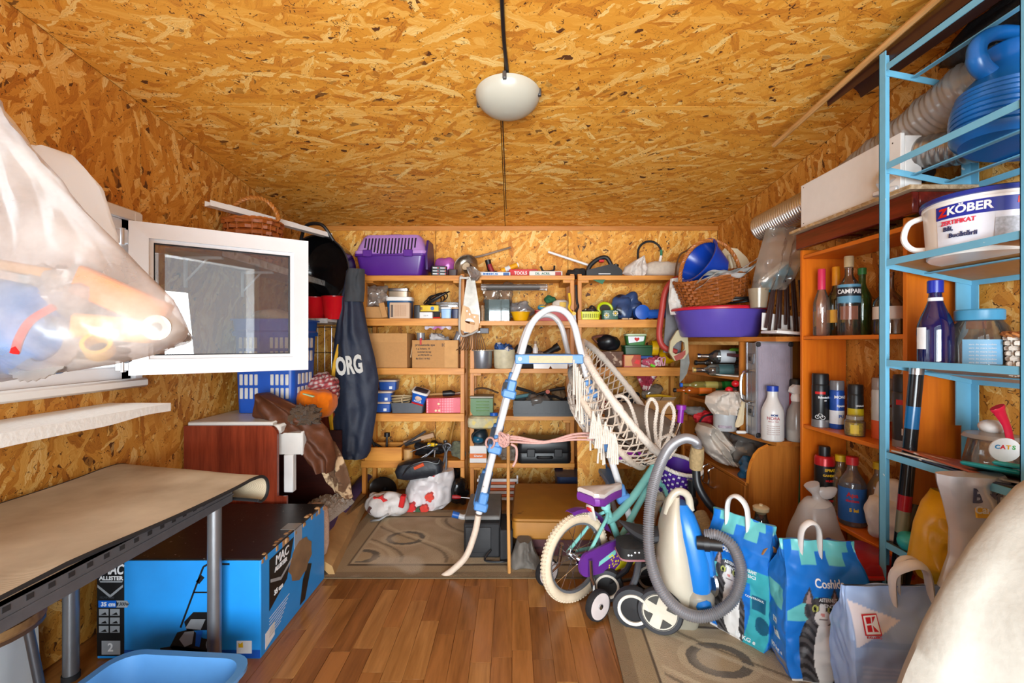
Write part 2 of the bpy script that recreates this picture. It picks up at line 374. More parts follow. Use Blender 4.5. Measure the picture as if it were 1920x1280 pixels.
# ceiling: backing slab and its boards
def slab(mb, x0, x1, y0, y1, t0, t1):
    vs = [(x, y, zc(y)+t) for x in (x0, x1) for y in (y0, y1) for t in (t0, t1)]
    return mb.add(vs, [(0, 1, 3, 2), (4, 6, 7, 5), (0, 4, 5, 1), (2, 3, 7, 6), (0, 2, 6, 4), (1, 5, 7, 3)])
ceil = struct('ceiling', slab(MB(), XL-.1, XR+.1, YF-.1, YB+.1, .014, .08), mat('#3a2410', .9))
g = .0022
for x0, x1, y0, y1 in ((XL, -.055, 2.115, YB), (-.055, XR, 2.115, YB), (XL, -.03, .88, 2.115), (-.03, XR, .88, 2.115), (XL, .6, YF, .88), (.6, XR, YF, .88)):
    struct('osb_board', slab(MB(), x0+g, x1-g, y0+g, y1-g, 0, .012), OSBC, ceil)
wb_ = struct('wall_back', MB().bb(XL-.1, XR+.1, YB+.012, YB+.1, -.05, 2.2), mat('#3a2410', .9))
for x0, x1 in ((XL, -.62), (-.62, .455), (.455, XR)):
    struct('osb_board', MB().bb(x0+g, x1-g, YB, YB+.011, 0, 2.13), OSBX, wb_)
struct('trim_back', MB().bb(XL, XR, YB-.012, YB+.001, 2.10, 2.134), wood('#c9853a', '#a9661f', 'x'))
# left wall with the window opening
wy0, wy1, wz0, wz1 = .62, 2.06, 1.03, 1.745
wl = struct('wall_left', None, None); wl['kind'] = 'structure'
dk = mat('#3a2410', .9)
def wall_piece(p, y0, y1, z0, z1, X, sgn, m):
    struct('osb_board', MB().bb(X, X+sgn*.012, y0+g, y1-g, z0, z1) if not callable(z1) else slopebox(X, sgn, y0+g, y1-g, z0), m, p)
def slopebox(X, sgn, y0, y1, z0, t=.012, up=.0):
    vs = [(x, y, z) for x in (X, X+sgn*t) for y in (y0, y1) for z in (z0, zc(y)+up)]
    return MB().add(vs, [(0, 1, 3, 2), (4, 6, 7, 5), (0, 4, 5, 1), (2, 3, 7, 6), (0, 2, 6, 4), (1, 5, 7, 3)])
def z1f(): pass
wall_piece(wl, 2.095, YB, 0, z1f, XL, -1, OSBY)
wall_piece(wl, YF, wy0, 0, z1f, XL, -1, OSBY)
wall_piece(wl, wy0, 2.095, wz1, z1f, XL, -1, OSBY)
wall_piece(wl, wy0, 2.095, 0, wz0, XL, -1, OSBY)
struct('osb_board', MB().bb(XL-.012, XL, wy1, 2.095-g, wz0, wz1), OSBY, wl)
ob = MB()
for y0, y1, z0, z1 in ((YF, wy0, -.05, 2.5), (wy1, YB+.1, -.05, 2.45), (wy0, wy1, -.05, wz0), (wy0, wy1, wz1, 2.5)): ob.bb(XL-.11, XL-.0125, y0, y1, z0, z1)
struct('outer_wall', ob, dk, wl)
# right wall
wr = struct('wall_right', MB().bb(XR+.012, XR+.1, YF, YB+.1, -.05, 2.55), dk)
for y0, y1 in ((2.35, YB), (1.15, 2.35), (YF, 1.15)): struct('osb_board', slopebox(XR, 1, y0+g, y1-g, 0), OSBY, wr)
# front wall with the open doorway the light comes through
wf = MB(); wf.bb(XL-.1, -1.0, YF-.1, YF, -.05, 2.6); wf.bb(1.15, XR+.1, YF-.1, YF, -.05, 2.6); wf.bb(-1.0, 1.15, YF-.1, YF, 2.12, 2.6)
struct('wall_front', wf, OSBX)
df = MB(); df.bb(-1.0, -.93, YF-.12, YF+.02, 0, 2.12, .005); df.bb(1.08, 1.15, YF-.12, YF+.02, 0, 2.12, .005); df.bb(-1.0, 1.15, YF-.12, YF+.02, 2.05, 2.12, .005); df.bb(.04, .10, YF-.1, YF, 0, 2.06, .005)
struct('door_1', df, mat('#e4e2de', .4))
# floor: laminate blocks, real seams where they can be told apart
fl = struct('floor', MB().bb(XL-.1, XR+.1, YF-.1, YB+.1, -.05, -.004), wood('#b5763a', '#7d4a1f', 'y', 10, .35))
def lam(i): return wood(('#a9703a', '#996230', '#b27e46', '#a26a36', '#8f5b2c')[i], ('#80501f', '#6d4218', '#8b5a28', '#76481c', '#643a14')[i], 'y', 16, .3, .02)
LAM = [lam(i) for i in range(5)]; wdt = .078; cache = {}
for c in range(-15, 15):
    x0 = c*wdt; y = 1.3-R.random()*.3
    while y < 2.62:
        ln = R.choice((.26, .34, .42, .5)); k = R.randrange(5)
        key = (ln, k)
        if key not in cache: cache[key] = MB().bb(.0006, wdt-.0006, .0006, ln-.0006, -.004, 0, .0006).mesh('plank', LAM[k])
        o = _link('plank', cache[key], fl, (x0, y, 0)); y += ln
# window: frame on the left wall, sash swung open into the room
PVC = mat('#eceef2', .3, 0, .02); PVCS = mat('#dfe2e8', .35, 0, .03); GASK = mat('#2a2b2e', .6)
w1 = thing('window_1', None, None); w1['kind'] = 'structure'
fm = MB(); fw = .06
for y0, y1, z0, z1 in ((wy0, wy1, wz0, wz0+fw), (wy0, wy1, wz1-fw, wz1), (wy0, wy0+fw, wz0, wz1), (wy1-fw, wy1, wz0, wz1), (1.26, 1.33, wz0, wz1)): fm.bb(XL-.075, XL-.01, y0, y1, z0, z1, .006)
fm.bb(XL-.012, XL+.012, wy1-.01, wy1+.035, wz0-.03, wz1+.04, .004); fm.bb(XL-.012, XL+.010, wy0, wy1+.03, wz1-.005, wz1+.045, .004)
part(w1, 'window_frame', fm, PVC)
part(w1, 'window_sill', MB().bb(XL-.01, XL+.045, wy0, wy1+.03, wz0-.035, wz0+.005, .008), WPLA)
PANE = film('#f3f6f8', .03, .35, .0)
part(w1, 'glass_pane', MB().bb(XL-.05, XL-.046, wy0+fw, 1.26, wz0+fw, wz1-fw), PANE)
# sash: local x runs from the hinge, z up
hx, hy = -1.645, 1.955; ex, ey = -1.062, 2.362; sl = math.hypot(ex-hx, ey-hy); sa = math.degrees(math.atan2(ey-hy, ex-hx)); sz0, sz1 = 1.055, 1.716
sm = MB(); b_ = .068
def mitre(mb, x0, x1, z0, z1, w, y0, y1, inset=.0):
    o = [(x0, z0), (x1, z0), (x1, z1), (x0, z1)]; i = [(x0+w, z0+w), (x1-w, z0+w), (x1-w, z1-w), (x0+w, z1-w)]
    for k in range(4):
        n_ = (k+1) % 4; a, b, c, d = o[k], o[n_], i[n_], i[k]
        q = [(a[0], y0+.004, a[1]), (b[0], y0+.004, b[1]), (c[0], y0, c[1]), (d[0], y0, d[1])]
        vs = q+[(x, y1, z) for x, _, z in q]
        mb.add(vs, [(0, 1, 2, 3), (7, 6, 5, 4), (0, 4, 5, 1), (1, 5, 6, 2), (2, 6, 7, 3), (3, 7, 4, 0)])
mitre(sm, 0, sl, sz0, sz1, b_, -.028, .03); mitre(sm, b_-.002, sl-b_+.002, sz0+b_-.002, sz1-b_+.002, .018, -.018, .02)
sash = part(w1, 'sash', sm, PVC, loc=(hx, hy, 0), r=(0, 0, sa), ang=15)
i_ = b_+.014
gm = MB(); mitre(gm, i_, sl-i_, sz0+i_, sz1-i_, .006, -.012, .014); part(sash, 'gasket', gm, GASK)
part(sash, 'glass_pane', MB().bb(i_, sl-i_, .006, .010, sz0+i_, sz1-i_), film('#f0f3f5', .05, .34, .0))
part(sash, 'glass_pane', MB().bb(i_, sl-i_, -.008, -.004, sz0+i_, sz1-i_), film('#f0f3f5', .05, .34, .0))
hg = MB()
for z in (sz0+.05, sz1-.07): hg.cyl((-.02, -.01, z-.035), (-.02, -.01, z+.035), .011); hg.bb(-.045, .0, -.018, .002, z-.03, z+.03, .003)
part(sash, 'hinge', hg, mat('#cfd0d2', .3, .7), label='pale metal hinges')
# ceiling lamp: frosted glass bowl on clips, cable run along the ceiling
lx, ly = -.018, 2.0; lz = zc(ly)
struct('ground', MB().bb(-4, 4, -5, YF-.11, -.12, -.05), mat('#cfc9be', .9))  # unseen ground outside the doorway, added pale to bounce daylight onto the ceiling
lamp = thing('ceiling_lamp', 'round frosted glass ceiling lamp bowl in the middle of the ceiling', 'lamp', (lx, ly, lz-.0))
lamp.rotation_euler = (math.atan(-.099), 0, 0)
part(lamp, 'base_plate', MB().lathe([(.085, -.03), (.085, 0)], 24), mat('#8c8577', .5))
prof = [(.002, -.108), (.04, -.105), (.075, -.096), (.105, -.080), (.128, -.058), (.140, -.034), (.142, -.022), (.138, -.022), (.124, -.054), (.1, -.078), (.07, -.092), (.002, -.102)]
part(lamp, 'shade', MB().lathe(prof, 36), film('#e6e4d6', .93, .3, .25))
for a in (160, -12, 265):
    part(lamp, 'clip', MB().box((.139*math.cos(math.radians(a)), .139*math.sin(math.radians(a)), -.030), (.018, .016, .032), (0, 0, a), .002), DSTEEL)
pts = [(lx, ly+.0, lz-.012)]+[(lx+dx, y, zc(y)-.010) for dx, y in ((-.002, 1.86), (-.012, 1.7), (-.016, 1.5), (-.02, 1.2), (-.02, .4), (-.02, -.5))]
solo('lamp_cable', 'black cable clipped along the ceiling to the round lamp', 'cable', MB().tube(spl(pts, 5), .0075, 8), BLACK)
solo('ceiling_cable', 'thin black wire running along the ceiling seam behind the lamp', 'cable', MB().tube([(lx-.028+.0005*i, 2.12+i*.15, zc(2.12+i*.15)-.004) for i in range(9)], .003, 6), BLACK)
# ================================================================ makers shared by many things
def tub(w, d, h, bw=.85, r=.03, th=.003, rim=.006, rimh=.008, n=4):
    a, b = w/2, d/2; k = bw
    L = [rr(a*k, b*k, r*k, 0, n), rr(a-rim*.8, b-rim*.8, r, h-rimh, n), rr(a, b, r+rim*.5, h-rimh, n), rr(a, b, r+rim*.5, h, n), rr(a-rim-th, b-rim-th, r, h, n), rr(a*k-th, b*k-th, r*k*.9, th*1.5, n)]
    return MB().loft(L)
def solidbox(w, d, h, bw=1.0, r=.01, n=3, top=.003):
    a, b = w/2, d/2
    return MB().loft([rr(a*bw, b*bw, r, 0, n), rr(a, b, r, h-top, n), rr(a-top, b-top, r, h, n)])
def openbox(w, d, h, th=.004, fl=0, seed=0):
    """open carton: floor, four walls and, when asked, splayed flaps"""
    m = MB(); a, b = w/2, d/2
    m.bb(-a, a, -b, b, 0, th); m.bb(-a, a, -b, -b+th, th, h); m.bb(-a, a, b-th, b, th, h); m.bb(-a, -a+th, -b+th, b-th, th, h); m.bb(a-th, a, -b+th, b-th, th, h)
    return m
def wrap(mb, t, size, r, z, ang=0, bold=0.0, width=None, sy=1):
    """lettering bent round a cylinder of radius r, facing the camera side"""
    q = MB().text(t, size, Matrix.Identity(4), .0004, bold, width=width)
    vs = []
    for x, y, e in q.v:
        a = x/r+math.radians(ang); vs.append(((r+e+.0004)*math.sin(a), -(r+e+.0004)*math.cos(a), z+y*sy))
    return mb.add(vs, q.f)
def band(r, z0, z1, a0=-180, a1=180, n=24, t=.0006, r2=None):
    """label wrapped round a cylinder"""
    m = MB(); r2 = r if r2 is None else r2
    def pt(a, rad, z): a = math.radians(a); return (rad*math.sin(a), -rad*math.cos(a), z)
    L = []
    for i in range(n+1):
        a = a0+(a1-a0)*i/n; L.append([pt(a, r+t, z0), pt(a, r2+t, z1), pt(a, r2, z1), pt(a, r, z0)])
    return m.loft(L, a1-a0 < 359, a1-a0 < 359)
def bprof(h, r, nr, hs=.6, hn=.78, lip=True):
    p = [(.001, 0), (r*.9, 0), (r, h*.02), (r, h*hs)]
    for i in range(1, 7):
        t = i/6; s = t*t*(3-2*t); p.append((r+(nr-r)*s, h*(hs+(hn-hs)*t)))
    p += [(nr, h*.95), (nr*1.12, h*.955), (nr*1.12, h)] if lip else [(nr, h)]
    return p
def bottle(name, label, loc, h, r, nr, m, hs=.6, hn=.78, cap=None, capm=None, lab=None, labm=None, txt=None, group=None, rz=0, r_=None, cat='bottle', sq=1, txtm=None, fill=None):
    t = thing(name, label, cat, loc, rz, group, r_)
    part(t, 'body', MB().lathe(bprof(h, r, nr, hs, hn), 20, sy=sq), m)
    if fill: part(t, 'contents', MB().lathe([(r*.9, .004), (r*.94, h*fill[0])], 16), fill[1])
    if cap: part(t, 'cap', MB().lathe([(nr*cap[1], h-cap[0]*.75), (nr*cap[1], h+cap[0]*.2), (nr*cap[1]*.9, h+cap[0]*.25)], 16), capm)
    if lab: part(t, 'label_band', band(r*1.004, h*lab[0], h*lab[1]), labm)
    if txt: part(t, 'lettering', wrap(MB(), txt[0], txt[1], r*1.012, h*txt[2], bold=.0006), txtm or INK)
    return t
def spray(name, label, loc, h, r, bm, cm, band_=None, txt=(), group=None, capr=.86, caph=.18, cat='spray can'):
    t = thing(name, label, cat, loc, 0, group); hb = h*(1-caph)
    part(t, 'can', MB().lathe([(r*.96, 0), (r, .004), (r, hb-.012), (r*.9, hb-.002), (r*.86, hb)], 24), bm)
    part(t, 'cap', MB().lathe([(r*.98*capr/.86, hb-.004), (r*.98*capr/.86, h-.008), (r*.9*capr/.86, h), (.001, h)], 24), cm)
    if band_:
        for z0, z1, m in band_: part(t, 'label_band', band(r*1.003, h*z0, h*z1), m)
    for s, sz, z, m in txt: part(t, 'lettering', wrap(MB(), s, sz, r*1.012, h*z, bold=.0006), m)
    return t
def smooth_rows(rows, k):
    """rows of (y, left, right) resampled to k+1 steps"""
    out = []
    n = len(rows)-1
    for i in range(k+1):
        t = i/k*n; j = min(int(t), n-1); f = t-j; f2 = f*f*(3-2*f)*.5+f*.5
        a, b = rows[j], rows[j+1]; out.append(tuple(a[q]+(b[q]-a[q])*f2 for q in range(3)))
    return out
def drape(rows, Y, dep, nu=18, nv=28, fold=.015, ff=5, seed=0, back=.25, lean=0, crum=.0, cf=14):
    """soft body between a left and a right outline (rows of height, left, right in metres), bulging towards the camera, with folds"""
    S = smooth_rows(rows, nv); mb = MB(); off = V((seed*3.7, seed*1.9, seed))
    def front(u, v):
        z, xl, xr = S[min(nv, int(round(v*nv)))]
        x = xl+(xr-xl)*u; b = math.sqrt(max(0, 1-(2*u-1)**2))
        y = Y-dep*b+math.sin(ff*2*PI*u+noise.noise(V((u*2, v*2, seed)))*4)*fold*b+lean*v
        if crum: y += (crease(V((x, 0, z))+off, cf)-.35)*crum*min(1, b*2)
        return V((x, y, z))
    def bk(u, v):
        z, xl, xr = S[min(nv, int(round(v*nv)))]; b = math.sqrt(max(0, 1-(2*u-1)**2)); return V((xl+(xr-xl)*u, Y+dep*back*b+.004+lean*v, z))
    loops = []
    for j in range(nv+1):
        v = j/nv; loops.append([front(i/nu, v) for i in range(nu+1)]+[bk(1-i/nu, v) for i in range(1, nu)])
    return mb.loft(loops)
def rowspx(rows, Y): return [(wz(y, Y), wx(a, Y), wx(b, Y)) for y, a, b in rows]
def flat(mb, pts, y0=-.0012, y1=0.0): return mb.prism(pts, y0, y1)
def rect(x0, x1, z0, z1): return [(x0, z0), (x1, z0), (x1, z1), (x0, z1)]
def disc(cx, cz, r, n=16, a0=0, sx=1): return [(cx+r*sx*math.cos(2*PI*i/n+a0), cz+r*math.sin(2*PI*i/n+a0)) for i in range(n)]
def wicker(w, d, h, taper=.8, nr=9, ns=36, r=.006, hoop=None, x=None):
    """basket of woven rods: rings that weave in and out past upright stakes; returns (weave, rim)"""
    m = MB(); 
    for k in range(nr):
        z = h*(k+.5)/nr; s = taper+(1-taper)*k/nr; pts = []
        for i in range(ns):
            a = 2*PI*i/ns; wv = .006*(1 if (i+k) % 2 else -1); c, q = math.cos(a), math.sin(a); e = .75
            pts.append((math.copysign(abs(c)**e, c)*(w/2*s+wv), math.copysign(abs(q)**e, q)*(d/2*s+wv), z))
        m.tube(pts, h/nr*.48, 5, closed=True, flat=.6)
    for i in range(0, ns, 2):
        a = 2*PI*i/ns; c, q = math.cos(a), math.sin(a); e = .75; P = lambda s, z: (math.copysign(abs(c)**e, c)*w/2*s, math.copysign(abs(q)**e, q)*d/2*s, z)
        m.tube([P(taper, 0), P(1, h)], r*.7, 4)
    m.loft([[(math.copysign(abs(math.cos(2*PI*i/ns))**.75, math.cos(2*PI*i/ns))*w/2*taper*t, math.copysign(abs(math.sin(2*PI*i/ns))**.75, math.sin(2*PI*i/ns))*d/2*taper*t, .004+zz) for i in range(ns)] for t, zz in ((1, 0), (1, .004))])
    rm = MB()
    for s in (0, 1):
        pts = []
        for i in range(ns*2):
            a = 2*PI*i/(ns*2); c, q = math.cos(a), math.sin(a); e = .75; o = .005*math.sin(i*1.3+s*PI)
            pts.append((math.copysign(abs(c)**e, c)*(w/2+o), math.copysign(abs(q)**e, q)*(d/2+o), h+.004*math.cos(i*1.3+s*PI)))
        rm.tube(pts, r, 5, closed=True)
    return m, rm
def twist(pts, r, k=2, turns=10, n=5):
    """rods or cord strands twisted round a path"""
    P = spl(pts, 8); m = MB()
    for s in range(k):
        Q = []
        for i, p in enumerate(P):
            t = (P[min(i+1, len(P)-1)]-P[max(i-1, 0)]).normalized(); u = t.orthogonal().normalized(); v = t.cross(u); a = 2*PI*(i/len(P)*turns+s/k)
            Q.append(p+u*r*.8*math.cos(a)+v*r*.8*math.sin(a))
        m.tube(Q, r, n)
    return m
# ================================================================ left side
# wall shelf under the window, workbench with carpet, mower box, tub, stool
t = thing('wall_shelf', 'long white cloth-covered shelf fixed under the open window', 'shelf', (-1.70, 1.1, .92))
def shf(u, v):
    y = -.75+1.58*u; w = .245; 
    return V((.245*v if v <= 1 else .245, y, .016))
mb = MB().bb(-.008, .245, -.75, .83, 0, .018, .003); part(t, 'shelf_board', mb, WHITE)
mb = MB(); top = lambda u, v: V((-.006+.258*v, -.752+1.584*u, .0195+.0015*noise.noise(V((u*9, v*3, 0)))))
mb.grid(top, 40, 6); mb.grid(lambda u, v: V((.252, -.752+1.584*u, .0195-v*(.034+.012*noise.noise(V((u*7, 0, 2)))+.02*(1-u)))), 40, 3)
part(t, 'cover', mb, cloth('#eceae5', .25, 60, .06), label='white cloth cover', fix=False)
for y in (.62, -.3): part(t, 'bracket', MB().bb(0, .02, y, y+.02, -.07, 0, .002).bb(0, .17, y+.004, y+.016, -.014, 0, .002), WHITE)
# workbench
t = thing('workbench', 'grey metal workbench with slotted rails and round legs on the left', 'table', (-1.38, 1.0, 0))
x0, x1, y0, y1, zt = -.3, .325, -.7, .72, .655
mb = MB().bb(x0, x1, y0, y1, zt-.004, zt+.012, .002); part(t, 'table_top', mb, wood('#8c7a66', '#6a5846', 'y'))
RAIL = mat('#6d7076', .45, .6, .15)
def rail(mb, a, b):
    return mb
for xx, s in ((x1, 1), (x0, -1)):
    m = MB().bb(xx-.004, xx, y0, y1, zt-.058, zt+.01, .001).bb(xx-.03, xx-.004, y0, y1, zt-.058, zt-.054, .001).bb(xx, xx+.003*s, y0, y1, zt-.034, zt-.029)
    r_ = part(t, 'rail', m, RAIL)
    if s > 0:
        y = y0+.03
        while y < y1-.02: part(r_, 'slot', MB().bb(xx-.0005, xx+.001, y, y+.016, zt-.018, zt-.006), BLACKM); y += .047
part(t, 'rail', MB().bb(x0, x1, y1-.004, y1, zt-.058, zt+.01, .001), RAIL); part(t, 'rail', MB().bb(x0, x1, y0, y0+.004, zt-.058, zt+.01, .001), RAIL)
for lx_, ly_ in ((x1-.03, y1-.06), (x0+.11, y1-.10), (x1-.03, y0+.06), (x0+.11, y0+.06)):
    lg = part(t, 'leg', MB().cyl((lx_, ly_, 0), (lx_, ly_, zt-.004), .023, 18), mat('#8b8e92', .38, .75, .08))
    part(lg, 'foot', MB().cyl((lx_, ly_, 0), (lx_, ly_, .02), .0265, 18), BLACKM)
# carpet offcut on the bench, far end curled under itself
P = [(.26, 0), (.6, .0), (1.0, 0), (1.4, 0), (1.60, .004), (1.70, .010), (1.765, .006), (1.805, -.014), (1.818, -.048), (1.806, -.08), (1.775, -.092), (1.745, -.08)]
C3 = spl([(0, a, b) for a, b in P], 5); N_ = len(C3)-1; mb = MB()
def cp(u, v, off):
    p = C3[min(N_, int(round(u*N_)))]; q = C3[min(N_, int(round(u*N_))+1)]; r0 = C3[max(0, int(round(u*N_))-1)]
    tn = (q-r0).normalized(); nn = V((0, -tn.z, tn.y)); x = -1.66+(.60+.085*min(1, max(0, (p.y-1.1)/.65)))*v; sk = .17*(1-v)*min(1, max(0, (p.y-1.0)/.8))
    dr = -.002*max(0, (v-.93)/.07)**2*(1 if p.y < 1.7 else .3)
    return V((x, p.y+sk, .6705+p.z+dr+.003*noise.noise(V((x*4, p.y*4, 0)))))+nn*off
L_ = []
for i in range(N_+1):
    L_.append([cp(i/N_, j/14, .004) for j in range(15)]+[cp(i/N_, 1-j/14, -.004) for j in range(15)])
mb.loft(L_)
m, nt, b, Nn, Lk = newmat('ribbed_carpet'); tc = nd(nt, 'ShaderNodeTexCoord')
wv = nd(nt, 'ShaderNodeTexWave', wave_type='BANDS', bands_direction='Y'); wv.inputs['Scale'].default_value = 120; Lk.new(tc.outputs['Object'], wv.inputs['Vector'])
n1 = nd(nt, 'ShaderNodeTexNoise'); n1.inputs['Scale'].default_value = 5; n1.inputs['Detail'].default_value = 6; Lk.new(tc.outputs['Object'], n1.inputs['Vector'])
rp = nd(nt, 'ShaderNodeValToRGB'); e = rp.color_ramp.elements; e[0].position = .3; e[0].color = lin('#ab977c'); e[1].position = .7; e[1].color = lin('#d2c2a6'); Lk.new(n1.outputs['Fac'], rp.inputs[0]); Lk.new(rp.outputs[0], b.inputs[0])
b.inputs['Roughness'].default_value = .8; bp = nd(nt, 'ShaderNodeBump'); bp.inputs['Strength'].default_value = .35; bp.inputs['Distance'].default_value = .002; Lk.new(wv.outputs['Fac'], bp.inputs['Height']); Lk.new(bp.outputs[0], b.inputs['Normal'])
t = solo('carpet_offcut', 'beige ribbed carpet covering the workbench, its end curled under', 'carpet', mb, m)
ed = MB()
for v in (0, 1): ed.tube([cp(i/N_, v, 0) for i in range(N_+1)], .0062, 5)
ed.tube([cp(1, j/14, 0) for j in range(15)], .0062, 5)
part(t, 'bound_edge', ed, BLACKM, label='black bound edge')
# mower carton
t = thing('mower_carton', 'large bright blue lawnmower carton with black top under the workbench', 'carton', (-1.255, 2.015, 0))
bx0, bx1, by0, by1, bh = -.315, .305, -.295, .29, .375
CB = mat('#1f8fe0', .38, 0, .10, .03, 8); CBD = mat('#0d62c8', .38, 0, .06)
part(t, 'carton', MB().bb(bx0, bx1, by0, by1, 0, bh, .004), CB)
part(t, 'carton_top', MB().bb(bx0-.001, bx1+.001, by0-.001, by1+.001, bh-.003, bh+.004, .002), mat('#1a1718', .38, 0, .5, .1, 14, wear=('#c9c2bb', 70, .70)), label='black printed top flaps with specks')
FR = by0; 
def fprint(name, polys, m, y, lab=None):
    for p in polys: q = part(t, name, flat(MB(), p, FR-y, FR-y+.0006), m, lab)
    return q
DK = mat('#121416', .4); LT = mat('#e9edf0', .4); SIL = mat('#a9b0b6', .35, .3)
fprint('print', [rect(bx0+.002, bx0+.105, .012, bh-.004)], DK, .0006, 'black printed panel')
for a in (('MAC', .052, at(bx0+.062, FR-.0014, .338) @ FACE, .0004, .0016, .25, 'CENTER', .082), ('ALLISTER', .021, at(bx0+.056, FR-.0014, .306) @ FACE, .0004, .0007, 0, 'CENTER', .092), ('35 cm', .022, at(bx0+.045, FR-.0022, .208) @ FACE, .0004, .0006, .1), ('2', .042, at(bx0+.055, FR-.003, .045) @ FACE, .0004, .0012)): part(t, 'lettering', MB().text(*a), LT, 'white lettering')
fprint('print', [[(bx0+.004, .282), (bx0+.052, .243), (bx0+.1, .282), (bx0+.1, .272), (bx0+.052, .232), (bx0+.004, .272)], rect(bx0+.02, bx0+.09, .018, .07), [(bx0+.012, .296), (bx0+.1, .296), (bx0+.097, .29), (bx0+.015, .29)]], SIL, .0012)
fprint('print', [rect(bx0+.008, bx0+.075, .196, .222)], CBD, .0014)
fprint('print', [[(bx0+.075, .196), (bx0+.116, .196), (bx0+.124, .209), (bx0+.116, .222), (bx0+.075, .222), (bx0+.083, .209)]], SIL, .0014)
for a in (('1300w', .017, at(bx0+.1, FR-.0022, .209) @ FACE, .0004, .0004, .3), ('MLMP1300', .012, at(bx0+.04, FR-.0014, .233) @ FACE, .0003, .0001)): part(t, 'lettering', MB().text(*a), mat('#3a3f45', .5))
fprint('print', [rect(bx0+.01+.042*i, bx0+.046+.042*i, .165-.032*j-.0, .19-.032*j) for i in (0, 1) for j in (0, 1, 2)], SIL, .0012)
fprint('print', [[(bx0+.016+.042*i, .168-.032*j), (bx0+.04+.042*i, .168-.032*j), (bx0+.034+.042*i, .178-.032*j)] for i in (0, 1) for j in (0, 1, 2)], DK, .0018)
fprint('print', [rect(bx0+.105, bx1-.002, .004, .035)], mat('#0b4fae', .38), .0006)
# the printed mower
def PX(px, py): return ((px-488)/F*1.72+.305, CZ-(py-640)/F*1.72)     # photo reading of the carton face
bar = lambda a, b, w: [(a[0]-w*(b[1]-a[1])/math.hypot(b[0]-a[0], b[1]-a[1]), a[1]+w*(b[0]-a[0])/math.hypot(b[0]-a[0], b[1]-a[1])), (b[0]-w*(b[1]-a[1])/math.hypot(b[0]-a[0], b[1]-a[1]), b[1]+w*(b[0]-a[0])/math.hypot(b[0]-a[0], b[1]-a[1])), (b[0]+w*(b[1]-a[1])/math.hypot(b[0]-a[0], b[1]-a[1]), b[1]-w*(b[0]-a[0])/math.hypot(b[0]-a[0], b[1]-a[1])), (a[0]+w*(b[1]-a[1])/math.hypot(b[0]-a[0], b[1]-a[1]), a[1]-w*(b[0]-a[0])/math.hypot(b[0]-a[0], b[1]-a[1]))]
pts = [(338, 1176), (372, 1085), (381, 1062), (390, 1057), (430, 1057)]
fprint('print', [bar(PX(*pts[i]), PX(*pts[i+1]), .0035) for i in range(4)]+[bar(PX(362, 1110), PX(400, 1110), .0025), bar(PX(370, 1092), PX(380, 1080), .008), [PX(*q) for q in ((318, 1212), (332, 1185), (358, 1178), (380, 1196), (402, 1200), (400, 1222), (330, 1222))], [PX(*q) for q in ((345, 1165), (362, 1147), (395, 1147), (412, 1160), (400, 1180), (350, 1182))], [PX(*q) for q in ((300, 1214), (330, 1210), (395, 1220), (300, 1220))]], DK, .0012)
fprint('print', [[PX(*q) for q in ((347, 1177), (358, 1160), (385, 1160), (376, 1180))], [PX(*q) for q in ((336, 1198), (346, 1184), (364, 1182), (360, 1206), (346, 1212))], disc(*PX(392, 1208), .021, 14, 0, .6)], SIL, .0018)
fprint('print', [[PX(*q) for q in ((368, 1182), (380, 1182), (374, 1212), (366, 1210))], disc(*PX(392, 1208), .012, 12, 0, .6)], CBD, .0024)
fprint('print', [rect(.215, .272, .022, .07)], LT, .0012, 'white warning sticker'); fprint('print', [[(.222, .045), (.24, .045), (.238, .066), (.228, .058), (.222, .062)]], YEL, .0018)
# right end of the carton: print, torn brown hole, torn top edge
SX = bx1
def side(pts, m, o, name='print', lab=None):
    mb = MB(); M = Matrix(((0, -1, 0, SX), (1, 0, 0, 0), (0, 0, 1, 0), (0, 0, 0, 1))); mb.prism([(y, z) for y, z in pts], -o-.0006, -o, M); return part(t, name, mb, m, lab)
side([(by0+.06, .145), (by0+.06, .345), (by0+.26, .35), (by0+.2, .2)], DK, .0004)
Ms = Matrix(((0, 0, 1, SX+.0016), (1, 0, 0, 0), (0, 1, 0, 0), (0, 0, 0, 1)))
for a, z, y, s in (('MAC', .05, .16, .318), ('ALLISTER', .024, .15, .285), ('35 cm', .028, .13, .195)): part(t, 'lettering', MB().text(a, z, Ms @ at(by0+y, s, 0), .0004, .001, .1), LT, 'white lettering')
side([(by0+.07, .265), (by0+.15, .235), (by0+.24, .27), (by0+.24, .258), (by0+.15, .222), (by0+.07, .252)], SIL, .001)
hole = [(.03+.105*math.cos(2*PI*i/18)*(1+.12*math.sin(i*2.3)), .225+.085*math.sin(2*PI*i/18)*(1+.1*math.sin(i*3.1))) for i in range(18)]
side(hole, mat('#8a6a48', .9, 0, .4, .2, 9), .0016, 'torn_patch', 'brown torn cardboard where the print is ripped')
side([(.02, .02), (.07, .02), (.14, .15), (.10, .17), (.05, .12)], DK, .001); side([(by0+.03, .015), (by0+.1, .03), (by0+.1, .085), (by0+.03, .075)], LT, .001)
mb = MB()
for i in range(7): side([(by0+.06, .115-.012*i), (by0+.22-.012*i, .125-.012*i), (by0+.22-.012*i, .1275-.012*i), (by0+.06, .1175-.012*i)], LT, .001)
mb = MB(); y = by0
for i in range(22):
    w = .587/22; mb.box((SX-.012+.004*math.sin(i*2.1), y+w/2, bh-.012+.004*math.sin(i*1.7)), (.020+.008*R.random(), w*(.8+.5*R.random()), .022+.018*R.random()), (0, 0, 0), .006); y += w
part(t, 'torn_edge', mb, mat('#a88157', .9, 0, .3, .3, 30), label='torn tan cardboard edge')
